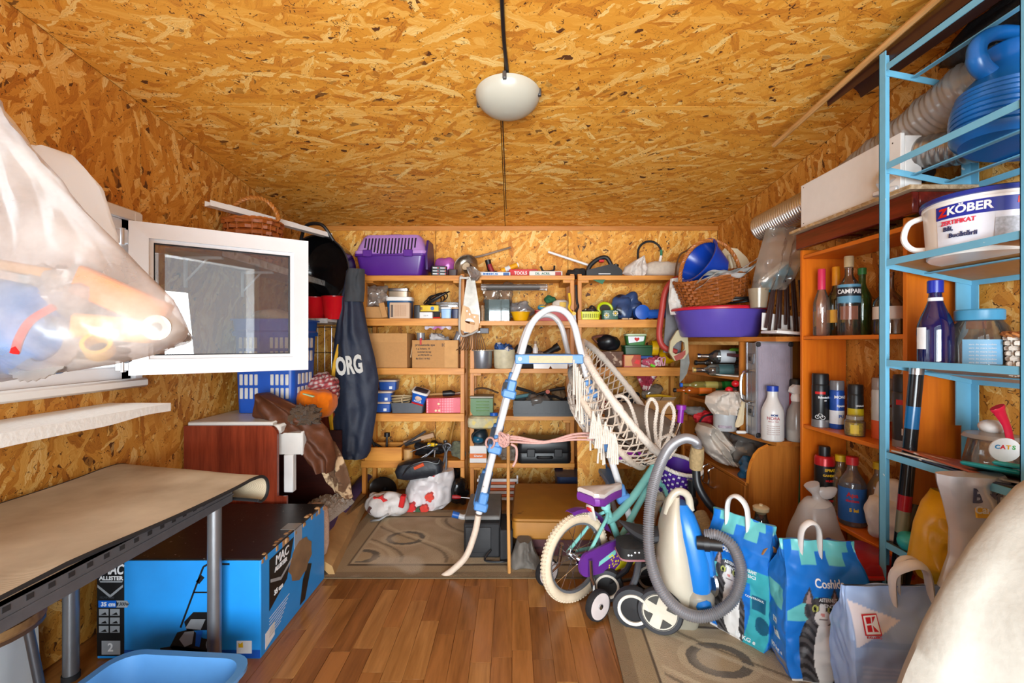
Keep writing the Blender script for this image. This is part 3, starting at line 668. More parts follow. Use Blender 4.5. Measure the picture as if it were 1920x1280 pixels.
part(t, 'tape', MB().bb(SX+.0005, SX+.002, -.03, .04, .29, bh+.001).bb(SX-.06, SX+.001, -.03, .04, bh+.003, bh+.0055), MILK, 'clear packing tape')
# pale blue plastic tub in the near corner
t = thing('plastic_tub', 'pale blue plastic tub on the floor before the mower carton', 'tub', (-1.06, 1.285, 0), -4)
part(t, 'body', tub(.46, .40, .19, .82, .07, .004, .02, .012, 6), mat('#5c97d2', .35, 0, .04))
# stool and the white panel behind the bench
t = thing('stool', 'round brown-topped stool standing under the left workbench', 'stool', (-1.37, 1.16, 0))
part(t, 'seat', MB().lathe([(.10, .45), (.125, .455), (.131, .468), (.125, .485), (.001, .490)], 28), wood('#8a6a44', '#5a3a22', 'x', 10))
for a in (45, 135, 225, 315): part(t, 'leg', MB().cyl((.15*math.cos(math.radians(a)), .15*math.sin(math.radians(a)), 0), (.09*math.cos(math.radians(a)), .09*math.sin(math.radians(a)), .456), .011), mat('#55575c', .4, .7))
part(t, 'seat_rim', MB().lathe([(.124, .452), (.129, .452), (.129, .462), (.124, .462)], 28, None, False, False), mat('#4a3526', .5))
solo('white_board', 'white painted board leaning on the wall below the workbench', 'board', MB().bb(-.012, .012, -.22, .17, 0, .55, .003), mat('#d6dbdc', .45, 0, .1, .05, 6), (-1.655, 1.42, .001), r=(0, -2.5, 0))
# ---- hanging clear bag in the foreground, with its contents; second bag behind
def hangbag(name, label, top, bot, Y, dep, m, seed, cat='plastic bag'):
    xs = [wx(p, Y) for p, _ in top]; mb = MB()
    def at_(tab, x):
        for i in range(len(tab)-1):
            a, b = wx(tab[i][0], Y), wx(tab[i+1][0], Y)
            if a <= x <= b or i == len(tab)-2: f = (x-a)/(b-a); f = min(1, max(0, f)); return wz(tab[i][1]+(tab[i+1][1]-tab[i][1])*f, Y)
    xa, xb = wx(top[0][0], Y), wx(top[-1][0], Y); nx, na = 60, 40; cx0 = wx(-330, Y); cz0 = wz(-60, Y)
    def fn(u, v):
        u2 = 1-(1-u)**1.6; x = xa+(xb-xa)*u2; zt_, zb = at_(top, x), at_(bot, x); a = 2*PI*v; c, s = math.cos(a), math.sin(a)
        hz = (zt_-zb)/2; z = (zt_+zb)/2+hz*math.copysign(abs(c)**.9, c); lower = (1-c)/2
        ray = math.atan2(z-cz0, x-cx0); e = min(1, (1-u2)*3)**.5
        y = Y+dep*s*(.35+.65*lower)*e
        fold = (noise.noise(V((ray*26+seed, y*3, seed)))*.022+noise.noise(V((x*7, y*7, z*7+seed)))*.010+noise.noise(V((ray*70, s*4, seed)))*.008)*e
        return V((x, y+fold*(1 if s >= 0 else -1), z+fold*.2))
    mb.grid(fn, nx, na, cv=True); return solo(name, label, cat, mb, m, ang=70)
BAGF = film('#e9e0da', .43, .22, .25, .1, 7)
hangbag('clear_bag', 'huge clear plastic bag of odds and ends hanging at left foreground', [(-330, -130), (-150, 20), (0, 192), (70, 285), (150, 385), (250, 490), (320, 558), (346, 612)], [(-330, 690), (-150, 712), (0, 716), (100, 700), (200, 685), (290, 664), (330, 643), (346, 620)], .9, .15, BAGF, 3)
hangbag('white_bag', 'thick white plastic bag hanging behind the big clear bag', [(-200, 290), (60, 272), (90, 276), (140, 292), (190, 352), (218, 440), (232, 520)], [(-200, 640), (60, 640), (90, 640), (140, 640), (190, 640), (218, 620), (232, 540)], 1.25, .08, film('#ffffff', .9, .2, .3), 9)
Yc = .9
def C_(px, py, dy=0): return W(px, py, Yc+dy)
t = solo('blue_cloth', 'bright blue cloth bundled inside the hanging clear bag', 'cloth', blob(.20, .16, .17, 4, .2, 9), mat('#2b86d6', .5, 0, .15), C_(10, 702))
mb = MB().bb(-.10, .10, -.01, .01, -.03, .03, .004); solo('wooden_board', 'orange wooden board slanting inside the hanging clear bag', 'board', mb, wood('#e08a3c', '#b9642a'), C_(228, 560, .02), r=(0, 24, 0))
solo('wooden_block', 'pale wooden block low in the hanging clear bag', 'block', MB().bb(-.07, .07, -.03, .03, -.024, .024, .006), wood('#e2ad6e', '#c98c4c'), C_(222, 616, .02), r=(0, 5, 10))
solo('wooden_stick', 'tan wooden stick lying high inside the clear bag', 'slat', MB().bb(-.075, .075, -.02, .02, -.011, .011, .004), wood('#d2a46c', '#b08048'), C_(55, 506, .04), r=(0, 10, 0))
mb = MB()
for k, r0 in enumerate((.068, .060, .052, .044)):
    n = 56-8*k; o = [(r0*(1+.06*(i % 2))*math.cos(2*PI*i/n), r0*(1+.06*(i % 2))*math.sin(2*PI*i/n)) for i in range(n)]; i_r = [(.03*math.cos(2*PI*i/n), .03*math.sin(2*PI*i/n)) for i in range(n)]
    z = -k*.006; mb.loft([[(x, y, z) for x, y in o], [(x, y, z+.002) for x, y in o], [(x, y, z+.002) for x, y in i_r], [(x, y, z) for x, y in i_r], [(x, y, z) for x, y in o]], False, False)
solo('bicycle_cassette', 'silver toothed bicycle cassette at the bottom of the clear bag', 'gear', mb, mat('#c8c6c0', .3, .8), C_(88, 652, -.02), r=(62, -6, 0))
def ring(r0, r1, h, n=24): return MB().lathe([(r1, -h/2), (r0, -h/2), (r0, h/2), (r1, h/2), (r1, -h/2)], n, None, False, False)
solo('tape_roll', 'yellow tape roll showing through the clear bag', 'tape', ring(.024, .017, .03), YEL, C_(184, 650, -.03), r=(60, 0, 30))
solo('paper_roll', 'white roll with round core at the bag tip', 'roll', ring(.024, .010, .07), mat('#d9d2c4', .7), C_(306, 616), r=(88, 0, 20))
solo('red_strap', 'red strap lying beside blue cloth in the bag', 'strap', MB().tube(spl([(0, 0, 0), (.01, 0, .03), (.02, .01, .06), (.05, .02, .085)], 6), .007, 6), RED, C_(28, 662, -.085))
solo('crumpled_film', 'crumpled white wrapping film in the middle of the clear bag', 'wrapping', blob(.16, .12, .1, 11, .35, 14), film('#e4e2de', .6, .3, .2), C_(125, 600, .05))
solo('dark_cable', 'dark coiled cable low inside the clear bag', 'cable', MB().tube([V((.05*math.cos(i*.5), .03*math.sin(i*.5), .0015*i)) for i in range(30)], .006, 6), mat('#3a3d45', .5), C_(190, 676, .03))
# ---- back-left corner: shelves, basket, cauldron, pots
LIN = mat('#e6e4e0', .5, 0, .5, 0, 22)
t = thing('corner_shelf', 'long narrow shelf with pale patterned edge behind the window sash', 'shelf', (-1.70, 2.75, 1.64))
part(t, 'shelf_board', MB().bb(0, .28, -.52, .90, 0, .018, .002), wood('#a8713a', '#7c4a1e', 'y')); part(t, 'edge_liner', MB().bb(.279, .284, -.52, .90, -.022, .022, .002).bb(.0, .284, -.52, .90, .018, .020), mat('#dcd6cc', .5, 0, .6, 0, 30, wear=('#8a8478', 26, .60)), label='patterned pale liner')
for y in (-.4, .1): part(t, 'bracket', MB().bb(0, .012, y, y+.022, -.16, 0, .003).bb(0, .2, y, y+.022, -.014, 0, .003).tube([(.006, y+.011, -.13), (.12, y+.011, -.01)], .006), WPLA, 'white bracket')
t = thing('wicker_basket', 'brown wicker basket with arched handle on the left corner shelf', 'basket', (-1.545, 2.72, 1.66))
wk, rm = wicker(.30, .26, .25, .8, 8, 30); WKM = mat('#a85a22', .5, 0, .3, .3, 60); part(t, 'weave', wk, WKM); part(t, 'rim', rm, mat('#b8672a', .5, 0, .3))
part(t, 'handle', twist([(.135+.0*i, 0, .22) for i in (0,)]+[(.15*math.cos(math.radians(a)), 0, .25+.15*math.sin(math.radians(a))) for a in range(10, 171, 16)]+[(-.135, 0, .22)], .008, 2, 12), mat('#c07a34', .5, 0, .3))
mb = MB(); a_, b_2 = W(382, 386, 2.47)+V((.02, 0, 0)), W(618, 446, 3.22)
d_ = (b_2-a_); M_ = Matrix.Translation(a_) @ d_.to_track_quat('X', 'Z').to_matrix().to_4x4()
def chan(mb, L, w, h, th, z=0):
    for x in (0,): mb.loft([[(x_, -w/2, z+h), (x_, -w/2, z), (x_, w/2, z), (x_, w/2, z+h), (x_, w/2-th, z+h), (x_, w/2-th, z+th), (x_, -w/2+th, z+th), (x_, -w/2+th, z+h)] for x_ in (0, L)])
chan(mb, d_.length, .05, .03, .003); mm = MB().add(mb.v, mb.f); 
t = _tag(_link('plastic_channel', mb.mesh('plastic_channel', WPLA)), 'long white plastic channel resting slanted over the corner basket', 'trunking'); t.matrix_world = M_
mb = MB(); chan(mb, d_.length*.55, .04, .03, .003, .004); part(t, 'liner_strip', mb, WHITE, loc=(.1, 0, .0))
t = solo('umbrella', 'folded black umbrella lying on the left corner shelf', 'umbrella', MB().tube([(0, 0, 0), (.03, .03, .012), (.06, .2, .008), (.06, .5, .006)], [.01, .014, .02, .012], 8), BLACKM, tuple(W(376, 424, 2.42)))
t.location = (-1.655, 2.3, 1.683)
t = thing('storage_shelf', 'low white-edged shelf board in the back left corner', 'shelf', (-1.47, 3.37, 1.335))
part(t, 'shelf_board', MB().bb(-.235, .235, -.32, .30, 0, .016, .002), WHITE); part(t, 'edge_liner', MB().bb(-.235, .236, -.326, -.319, -.012, .02, .002), mat('#e8e6e2', .5, 0, .6, 0, 30, wear=('#6a6a70', 40, .62)))
t = thing('black_cauldron', 'big black enamel cauldron tipped on its side in the corner', 'pot', (-1.375, 3.24, 1.717), r=(97, 0, -10))
part(t, 'body', MB().lathe([(.001, -.20), (.15, -.195), (.20, -.16), (.222, -.05), (.228, .0), (.235, .004), (.235, .010), (.226, .010), (.216, -.05), (.195, -.150), (.14, -.185), (.001, -.19)], 40), mat('#0e0f11', .12, 0, .3, .02))
part(t, 'rim', MB().lathe([(.228, -.002), (.238, -.002), (.240, .006), (.234, .012), (.227, .006), (.228, -.002)], 40, None, False, False), mat('#2c2d30', .25))
part(t, 'handle', MB().tube(spl([(-.13, .19, 0), (-.06, .30, .02), (.06, .30, .02), (.13, .19, 0)], 8), .012, 8), BLACK)
for dx, yy, lb in ((-1.235, 3.16, 'shiny red pot on the corner shelf under the cauldron'), (-1.39, 3.22, 'second red pot half hidden behind the window sash')):
    t = thing('red_pot', lb, 'pot', (dx, yy, 1.352)); part(t, 'body', MB().lathe([(.058, 0), (.062, .004), (.080, .150), (.084, .154), (.080, .156), (.058, .01), (.001, .008)], 26), mat('#cc1420', .2, 0, .05)); part(t, 'rim', MB().lathe([(.080, .152), (.086, .152), (.086, .159), (.079, .159), (.080, .152)], 26, None, False, False), mat('#a81018', .25))
t = thing('wire_grid', 'galvanised wire grid panel against the back wall left corner', 'grid panel', (-1.40, 3.668, 0))
m = MB()
for i in range(11): m.cyl((-.28+.056*i, .006, .28), (-.28+.056*i, .006, 1.325), .0022, 5)
part(t, 'upright_wires', m, STEEL); m = MB()
for i in range(6): m.cyl((-.285, 0, .29+.205*i), (.285, 0, .29+.205*i), .0045 if i in (0, 5) else .0026, 6)
part(t, 'cross_wires', m, STEEL)
# desk with mahogany sides and white pull-out tray
t = thing('sewing_desk', 'mahogany veneer desk with white top and pull-out tray at left', 'desk', (-1.45, 2.75, 0))
MAH = wood('#8c3a22', '#5e2013', 'z', 16, .25)
def rpan(y0, y1):
    x0, x1, z1, r = -.245, .237, .765, .045; return MB().prism([(x0, 0), (x1, 0), (x1, z1-r)]+[(x1-r+r*math.cos(a), z1-r+r*math.sin(a)) for a in (.39, .79, 1.18)]+[(x1-r, z1), (x0, z1)], y0, y1)
part(t, 'side_panel', rpan(-.40, -.38), MAH); part(t, 'side_panel', rpan(.38, .40), MAH)
part(t, 'desk_top', MB().bb(-.245, .20, -.375, .375, .745, .78, .006).bb(.19, .24, -.375, .375, .715, .765, .012), mat('#d9d6cf', .35, 0, .05))
part(t, 'tray', MB().bb(-.1, .338, -.33, -.13, .66, .715, .004).bb(.325, .34, -.335, -.12, .595, .722, .006).bb(-.1, .33, -.335, -.32, .6, .715, .003), mat('#dcdad5', .35, 0, .05), 'white pull-out tray')
part(t, 'back_panel', MB().bb(-.245, -.23, -.38, .38, 0, .745), MAH); part(t, 'back_panel', MB().bb(-.2, .30, .32, .335, 0, .60), wood('#4a1c14', '#2e100c', 'x')); part(t, 'support', MB().bb(.24, .29, -.34, -.3, .40, .60, .004), WHITE)
part(t, 'side_panel', MB().bb(.22, .285, -.399, -.38, 0, .40, .002), MAH)
# laundry basket with slots
t = thing('laundry_basket', 'tall blue plastic laundry basket with slotted sides on the desk', 'basket', (-1.445, 2.80, .782))
LB = mat('#1a55b8', .35, 0, .06); a, b_3, h = .185, .16, .55
part(t, 'body', MB().loft([rr(a*.88, b_3*.88, .03, 0), rr(a*.97, b_3*.97, .035, h*.82), rr(a*1.04, b_3*1.04, .04, h*.82), rr(a*1.05, b_3*1.05, .04, h*.86), rr(a*1.0, b_3*1.0, .04, h*.88), rr(a*1.03, b_3*1.03, .04, h*.985), rr(a*1.1, b_3*1.1, .045, h*.985), rr(a*1.1, b_3*1.1, .045, h), rr(a*.98, b_3*.98, .035, h), rr(a*.85, b_3*.85, .03, .01)]), LB)
SLM = mat('#d8d6d2', .8)
for z0 in (.085, .165, .30, .38):
    k = .885+.1*(z0+.03)/h
    for i in range(4):
        for s in (-1, 1): part(t, 'slot', MB().box((s*.09+(i-1.5)*.029, -b_3*k-.001, z0+.03), (.019, .006, .064), None, .0025), SLM)
        part(t, 'slot', MB().box((a*k+.001, (i-1.5)*.05, z0+.03), (.006, .03, .064), None, .0025), SLM)
part(t, 'laundry', blob(.30, .26, .10, 21, .2, 12), cloth('#b8a58c', .5), 'beige laundry heaped inside', loc=(0, 0, .5))
t = solo('magenta_cloth', 'magenta patterned cloth hanging behind the window sash by blue basket', 'cloth', drape([(1.36, -.06, .05), (1.2, -.07, .06), (1.0, -.06, .06)], 0, .03, 12, 14, .01, 4), mat('#8a2a5c', .8, 0, .4, .2, 40, wear=('#d8a0b8', 60, .62)), (-1.50, 3.12, 0))
# clothes on the desk
t = solo('plaid_bag', 'red and white plaid cloth bundle beside the blue laundry basket', 'bundle', paint(blob(.26, .2, .20, 31, .14, 8, 60, 44), lambda p: (lambda s: lin('#c8c0bd') if s == 0 else lin('#a8474a') if s == 1 else lin('#6a3038'))(int((p.x*38+p.z*8) % 1 < .45)+int((p.z*38-p.x*8) % 1 < .45))), vcol('plaid_print', .9), (-1.245, 2.96, .79))
mb = blob(.24, .22, .17, 33, .16, 7); t = solo('orange_jacket', 'bright orange jacket bundled beside the hanging navy jacket', 'jacket', mb, cloth('#e8760e', .2, 30), (-1.195, 2.80, .735)); part(t, 'trim_strip', MB().box((.0, -.125, .15), (.07, .02, .008), (0, 14, -10), .002), mat('#b8d8a8', .4))
LEA = mat('#5c3016', .62, 0, .3, .3, 30)
mb = drape(rowspx([(738, 478, 500), (755, 474, 540), (780, 470, 590), (805, 500, 612), (830, 540, 622), (860, 570, 628), (884, 590, 622)], 2.48), 2.50, .06, 40, 44, .022, 2.3, 5, .8, 0, .045, 7)
t = solo('leather_jacket', 'crumpled brown leather jacket thrown over the white desk tray', 'jacket', mb, LEA); part(t, 'fur_collar', blob(.15, .1, .1, 5, .3, 30), cloth('#55402e', .9, 200), 'brown fur collar', loc=tuple(W(572, 795, 2.46)))
mb = drape(rowspx([(828, 596, 628), (850, 590, 640), (880, 600, 652), (905, 612, 658), (925, 634, 660), (932, 645, 662)], 2.62), 2.62, .04, 22, 28, .018, 2.5, 8, .4, 0, .06, 13)
solo('patterned_cloth', 'brown and cream patterned cloth trailing down from the desk', 'cloth', mb, mat('#6a4a32', .85, 0, .2, .3, 30, wear=('#c9ab86', 9, .5)))
# low platform, fleece, rolled rug, purple mat, folded carton sheet
solo('platform', 'low wooden platform on the floor below the desk', 'platform', MB().bb(-.30, .3, -.46, .46, 0, .085, .004), wood('#8a6a46', '#5e4328', 'y'), (-1.36, 2.86, .001))
mb = heap(-.19, .05, -.36, .3, 0, lambda u, v: .11*(max(0, math.sin(PI*u))*max(0, math.sin(PI*v)))**.4, 3, 40, 50, 60, .03)
t = solo('fleece_rug', 'fluffy white fleece rug heaped under the desk tray', 'rug', MB().add([(x, y, max(z, .001)) for x, y, z in mb.v], mb.f), cloth('#cfc6ba', 1, 160, .2), (-1.14, 2.86, .088))
t = solo('rolled_blanket', 'pale pink fuzzy rolled blanket standing behind the mower carton', 'blanket', MB().lathe([(.001, 0), (.055, .004), (.066, .05), (.066, .17), (.058, .235), (.03, .26), (.001, .262)], 18), cloth('#cda890', .9, 140, .2), (-1.028, 2.385, .087))
solo('yoga_mat', 'purple foam mat strip lying along the floor at left', 'mat', MB().grid(lambda u, v: V((-.165+.10*v-.07*u+.015*math.sin(u*5), -.72+1.5*u, .012+.018*v*(1-v)*4+.01*math.sin(u*7+v))), 30, 8).grid(lambda u, v: V((-.165+.10*v-.07*u+.015*math.sin(u*5), -.72+1.5*u, .004+.018*v*(1-v)*4+.01*math.sin(u*7+v))), 30, 8), mat('#4d3a6e', .7, 0, .15, .1), (-.99, 2.68+.3, .086))
mb = MB(); L_ = []
for i in range(21):
    u = i/20; y = -.40+1.05*u; x = .10-.16*u; w_ = .012*noise.noise(V((u*5, 1, 0)))
    L_.append([(x-.13, y, .105+w_), (x-.05, y, .10+w_), (x+.03, y, .05+w_*.5), (x+.045, y, .002), (x+.02, y, .0), (x-.06, y, .08), (x-.13, y, .092)])
mb.loft(L_); solo('foam_strip', 'tan folded foam strip on the floor beside the purple mat', 'foam', mb, mat('#b08a58', .9, 0, .15, .2, 20), (-1.05, 2.73, .0))
# navy jacket hanging off the shelf end
Yj = 3.17
rows = rowspx([(508, 650, 678), (530, 647, 682), (565, 640, 680), (620, 630, 690), (670, 624, 703), (710, 620, 710), (760, 620, 708), (810, 622, 700), (845, 630, 695), (857, 640, 688)], Yj)
t = thing('navy_jacket', 'navy blue jacket with big white letters hanging by the shelves', 'jacket', (0, 0, 0))
part(t, 'body', drape(rows, Yj, .07, 34, 44, .008, 2.2, 2, .6, 0, .03, 7), mat('#232c40', .62, 0, .2, .25, 30))
part(t, 'collar', drape(rowspx([(505, 652, 684), (520, 648, 684), (545, 646, 684), (566, 644, 682)], Yj-.03), Yj-.03, .055, 16, 12, .01, 2, 3), mat('#3c4045', .85, 0, .15, .2), 'dark grey collar')
part(t, 'lining', drape(rowspx([(645, 633, 640), (680, 624, 634), (720, 618, 628), (780, 616, 626), (826, 622, 629)], Yj-.03), Yj-.03, .025, 8, 20, .004, 1), mat('#e0a810', .7, 0, .1), 'yellow lining edge')
Mj = Matrix.Translation(W(655, 686, Yj-.095)) @ rot(0, -7, 8) @ FACE
part(t, 'lettering', MB().text('ORG', .165, Mj, .004, .007, 0, width=.172), mat('#cfcfca', .9, 0, .1, .3, 90), 'white letters')
# ================================================================ three pine shelving units along the back wall
YS0, YS1 = 3.37, 3.67         # front and back of the shelves
def shelfunit(label, pxl, pxr, tops, zp, foot=0):
    x0, x1 = wx(pxl, YS0), wx(pxr, YS0); cx = (x0+x1)/2; w = x1-x0
    t = thing('shelving_unit', label, 'shelf', (cx, (YS0+YS1)/2, 0)); hd = (YS1-YS0)/2
    for sx in (-1, 1):
        for y in (-hd+.022, hd-.022): part(t, 'post', MB().bb(sx*(w/2-.016)-.015, sx*(w/2-.016)+.015, y-.02, y+.02, foot, zp, .002), PINEZ)
    for z, lip in tops:
        b = part(t, 'shelf_board', MB().bb(-w/2+.033, w/2-.033, -hd, hd, z-.014, z, .001), PINE)
        part(b, 'lip', MB().bb(-w/2, w/2, -hd-.014, -hd-.001, z-lip, z+.004, .002), PINE)
        for sx in (-1, 1): part(b, 'cleat', MB().bb(sx*(w/2-.05)-.035, sx*(w/2-.05)+.035, -hd+.003, hd-.003, z-.05, z-.0145, .003), PINEY)
    return t
T1 = [(1.683, .036), (1.366, .05), (1.0, .045), (.665, .055), (.318, .05)]
T2 = [(1.683, .028), (1.348, .03), (.995, .03), (.647, .03), (.298, .03)]
T3 = [(1.683, .03), (1.358, .055), (1.005, .06), (.655, .04), (.30, .04)]
shelfunit('left pine shelving unit carrying the purple pet carrier on top', 678, 871, T1, 1.70)
shelfunit('middle pine shelving unit behind the pool ladder', 881, 1077, T2, 1.70)
shelfunit('right pine shelving unit behind the macrame hanging chair', 1083, 1288, T3, 1.70)
YM = 3.48
def on(px0, px1, Y): return (wx((px0+px1)/2, Y), (px1-px0)/F*Y)
S1 = [a for a, _ in T1]; S2 = [a for a, _ in T2]; S3 = [a for a, _ in T3]
# ---------- top of unit 1
x, w = on(673, 806, YM)
t = thing('pet_carrier', 'purple and lilac plastic pet carrier on top of the left shelves', 'pet carrier', (x, 3.50, S1[0]+.002), -3)
h = .315; zz = .165
part(t, 'lower_tub', MB().loft([rr(w*.40, .105, .03, 0), rr(w*.43, .115, .035, .02), rr(w*.48, .13, .04, zz-.018), rr(w*.505, .14, .04, zz-.016), rr(w*.505, .14, .04, zz)]), mat('#56258a', .3, 0, .06))
up = part(t, 'upper_shell', MB().loft([rr(w*.50, .138, .04, zz), rr(w*.50, .138, .04, zz+.022), rr(w*.485, .13, .04, zz+.026), rr(w*.47, .122, .05, zz+.06), rr(w*.42, .095, .05, h-.02), rr(w*.38, .08, .04, h)]), mat('#b488cf', .3, 0, .05), 'lilac upper shell')
for i in range(16):
    u = (i-7.5)/8; zt_ = h-.028; zb_ = zt_-.052-.075*math.sqrt(max(0, 1-u*u)); m = MB(); xx = u*w*.37
    f = lambda z: -(.122-(z-zz-.06)/(h-.02-zz-.06)*(.122-.095))-.0018
    m.add([(xx-.0055, f(zb_), zb_), (xx+.0055, f(zb_), zb_), (xx+.0055, f(zt_), zt_), (xx-.0055, f(zt_), zt_), (xx-.0055, f(zb_)+.004, zb_), (xx+.0055, f(zb_)+.004, zb_), (xx+.0055, f(zt_)+.004, zt_), (xx-.0055, f(zt_)+.004, zt_)], [(0, 1, 2, 3), (7, 6, 5, 4), (0, 4, 5, 1), (1, 5, 6, 2), (2, 6, 7, 3), (3, 7, 4, 0)])
    part(up, 'air_slot', m, mat('#1c0f26', .8))
part(up, 'top_handle', MB().tube(spl([(-.07, -.03, h-.004), (-.05, -.03, h+.006), (.05, -.03, h+.008), (.07, -.03, h-.004)], 5), .007, 8), mat('#6d3aa0', .35))
for sx in (-.6, .52): part(t, 'latch', MB().bb(sx*w/2-.036, sx*w/2+.036, -.152, -.139, zz-.025, zz+.028, .006), mat('#5d2d94', .3))
part(t, 'door', MB().loft([[(w*.485, y, z) for y, z in ((-.1, .05), (.1, .05), (.12, zz), (.07, h-.04), (-.07, h-.04), (-.12, zz))], [(w*.515, y, z) for y, z in ((-.1, .05), (.1, .05), (.12, zz), (.07, h-.04), (-.07, h-.04), (-.12, zz))]]), mat('#3b1a63', .4), 'dark purple door end')
x, w = on(814, 856, 3.58)
solo('foil_package', 'pink shiny foil package beside the purple pet carrier', 'package', blob(w, .11, .17, 41, .12, 9), mat('#b65fb0', .25, .2, .3, .2, 25, wear=('#c9a275', 9, .58)), (x, 3.57, S1[0]+.003))
x, w = on(809, 839, 3.43)
t = thing('screw_box', 'small black box printed with red tipped screws before the pink package', 'box', (x, 3.42, S1[0]+.003), 8); part(t, 'box', solidbox(w, .05, .078), BLACK); m = MB(); m2 = MB()
for i in range(3):
    for j in range(2):
        m.box(((j-.5)*.055, -.0262, .018+.022*i), (.04, .002, .006), rot(0, 0, 0) @ at(0, 0, 0)); m2.box(((j-.5)*.055+.018, -.0266, .018+.022*i), (.01, .002, .008))
part(t, 'print', m, LT, kind='stuff'); part(t, 'print', m2, RED, kind='stuff')
x, w = on(840, 858, 3.43); t = solo('tape_measure', 'dark red and black gadget lying beside the small screw box', 'tool', solidbox(w, .05, .055, .9, .012), mat('#3a2226', .5, 0, .4), (x, 3.43, S1[0]+.003))
x, w = on(853, 898, 3.50)
t = thing('cake_tin', 'round silver ring tin propped upright at the shelf end', 'tin', (x, 3.50, S1[0]+.086), r=(74, 0, -14)); r = w/2
part(t, 'body', MB().lathe([(r*.36, .03), (r*.40, -.03), (r*.9, -.035), (r, .025), (r*1.04, .027), (r*1.04, .031), (r*.97, .029), (r*.87, -.029), (r*.44, -.024), (r*.39, .032), (r*.36, .03)], 32, None, False, False), mat('#c4bfb8', .22, 1, .1))
part(t, 'liner', MB().lathe([(r*.02, .0), (r*.36, .005), (r*.36, .012), (r*.02, .012)], 24), mat('#cdb79a', .6))
solo('wooden_stick', 'weathered wooden stick leaning on the wall behind the drill', 'stick', MB().tube([W(858, 489, 3.62), W(905, 479, 3.63), W(958, 463.5, 3.64)], [.008, .009, .008], 8), wood('#9a8878', '#6a5846'))
t = thing('cordless_drill', 'black and red cordless drill lying on the middle shelf top', 'drill', (wx(922, 3.5), 3.5, S2[0]+.003)); part(t, 'body', MB().tube([(-.05, 0, .028), (.04, .0, .03), (.075, 0, .03)], [.026, .027, .012], 12), BLACKM)
part(t, 'handle', MB().tube([(-.005, 0, .045), (-.02, .0, .09), (-.03, 0, .14)], [.022, .02, .024], 10), BLACK); part(t, 'grip', MB().tube([(0.005, -.006, .045), (-.012, -.008, .085), (-.018, -.008, .105)], [.021, .019, .018], 10), mat('#8e1c2c', .5), 'dark red grip')
t = thing('sealant_tube', 'yellow and orange sealant cartridge lying tilted on the shelf top', 'cartridge', tuple(W(940, 508, 3.46))); 
t.rotation_euler = (0, math.radians(68), math.radians(10)); part(t, 'cartridge', MB().lathe([(.001, 0), (.019, 0), (.019, .13), (.001, .13)], 18), mat('#e5a313', .4)); part(t, 'label_band', band(.0192, .03, .07), mat('#d7dde0', .4)); part(t, 'cap', MB().lathe([(.0195, .13), (.0195, .14), (.001, .14)], 16), mat('#e9e3d2', .5)); part(t, 'nozzle', MB().lathe([(.008, -.05), (.010, 0)], 12), mat('#d8842a', .5))
for a, b, Y, h, c, nm, lb, tt, tc_ in ((895, 957, 3.42, .034, '#d9e2ea', 'long_box', 'long white and blue box lying on the middle shelf top', 'MIKS', '#2f6fb8'), (955, 1008, 3.47, .062, '#c81c22', 'long_box', 'long red box lying on the middle shelf top', 'TOOLS', '#f0e8e4'), (992, 1054, 3.42, .040, '#dcd9d2', 'long_box', 'white green and red printed box at the right of the shelf top', 'DIL  ACRIL', '#1c6e5c')):
    x, w = on(a, b, Y); t = thing(nm, lb, 'box', (x, Y, S2[0]+.003), R.uniform(-3, 3)); part(t, 'box', solidbox(w, .045, h, 1, .004), mat(c, .5, 0, .1)); part(t, 'lettering', MB().text(tt, h*.55, at(-w*.1, -.0234, h/2) @ FACE, .0004, .0008, 0, width=w*.45), mat(tc_, .5)); part(t, 'print', flat(MB(), rect(w*.28, w*.46, .004, h-.006), -.0238, -.0225), mat('#2c5f9e' if c[1] == 'd' and a < 900 else '#a83028', .5))
t = solo('clamp_handle', 'black plastic clamp lying on the red box', 'clamp', MB().tube(spl([(-.05, 0, .04), (-.03, 0, .005), (.02, 0, .004), (.05, 0, .012), (.055, 0, .045)], 5), [.008]*21, 8), BLACK, (wx(1026, 3.47), 3.47, S2[0]+.05))
solo('white_rod', 'white plastic rod leaning over the black sander', 'rod', MB().tube([W(1028, 472, 3.6), W(1110, 499, 3.56)], .010, 10), WPLA)
# power sander
x, w = on(1094, 1166, 3.47)
t = thing('power_planer', 'black electric planer with a big handle on the right shelf top', 'power tool', (x, 3.47, S3[0]+.002))
part(t, 'body', MB().prism([(-.13, .0), (.14, 0), (.14, .05), (.10, .085), (.06, .10), (-.10, .06), (-.13, .05)], -.045, .045), mat('#18191b', .4, 0, .2)); part(t, 'handle', MB().tube(spl([(-.12, 0, .045), (-.09, 0, .10), (-.03, 0, .145), (.03, 0, .152), (.07, 0, .09)], 6), .017, 10), mat('#1d1e20', .5))
part(t, 'base_plate', MB().bb(-.14, .145, -.05, .05, 0, .008), DSTEEL); part(t, 'switch', MB().bb(-.03, .01, -.012, .012, .118, .138, .003), RED); part(t, 'knob', MB().lathe([(.02, .08), (.024, .1), (.001, .11)], 14, at(.1, 0, 0)), BLACK); part(t, 'label', flat(MB(), rect(-.04, .05, .02, .028), -.0462, -.0452), STEEL)
m = blob(.16, .12, .075, 5, .25, 9); solo('black_bag', 'black tool pouch crumpled left of the planer', 'pouch', m, BLACKM, (wx(1083, 3.52), 3.53, S3[0]+.003))
t = thing('ring_hose', 'black hose bent in a hoop with green band on the right shelves', 'hose', tuple(W(1218, 520, 3.55))); r = 22/F*3.55
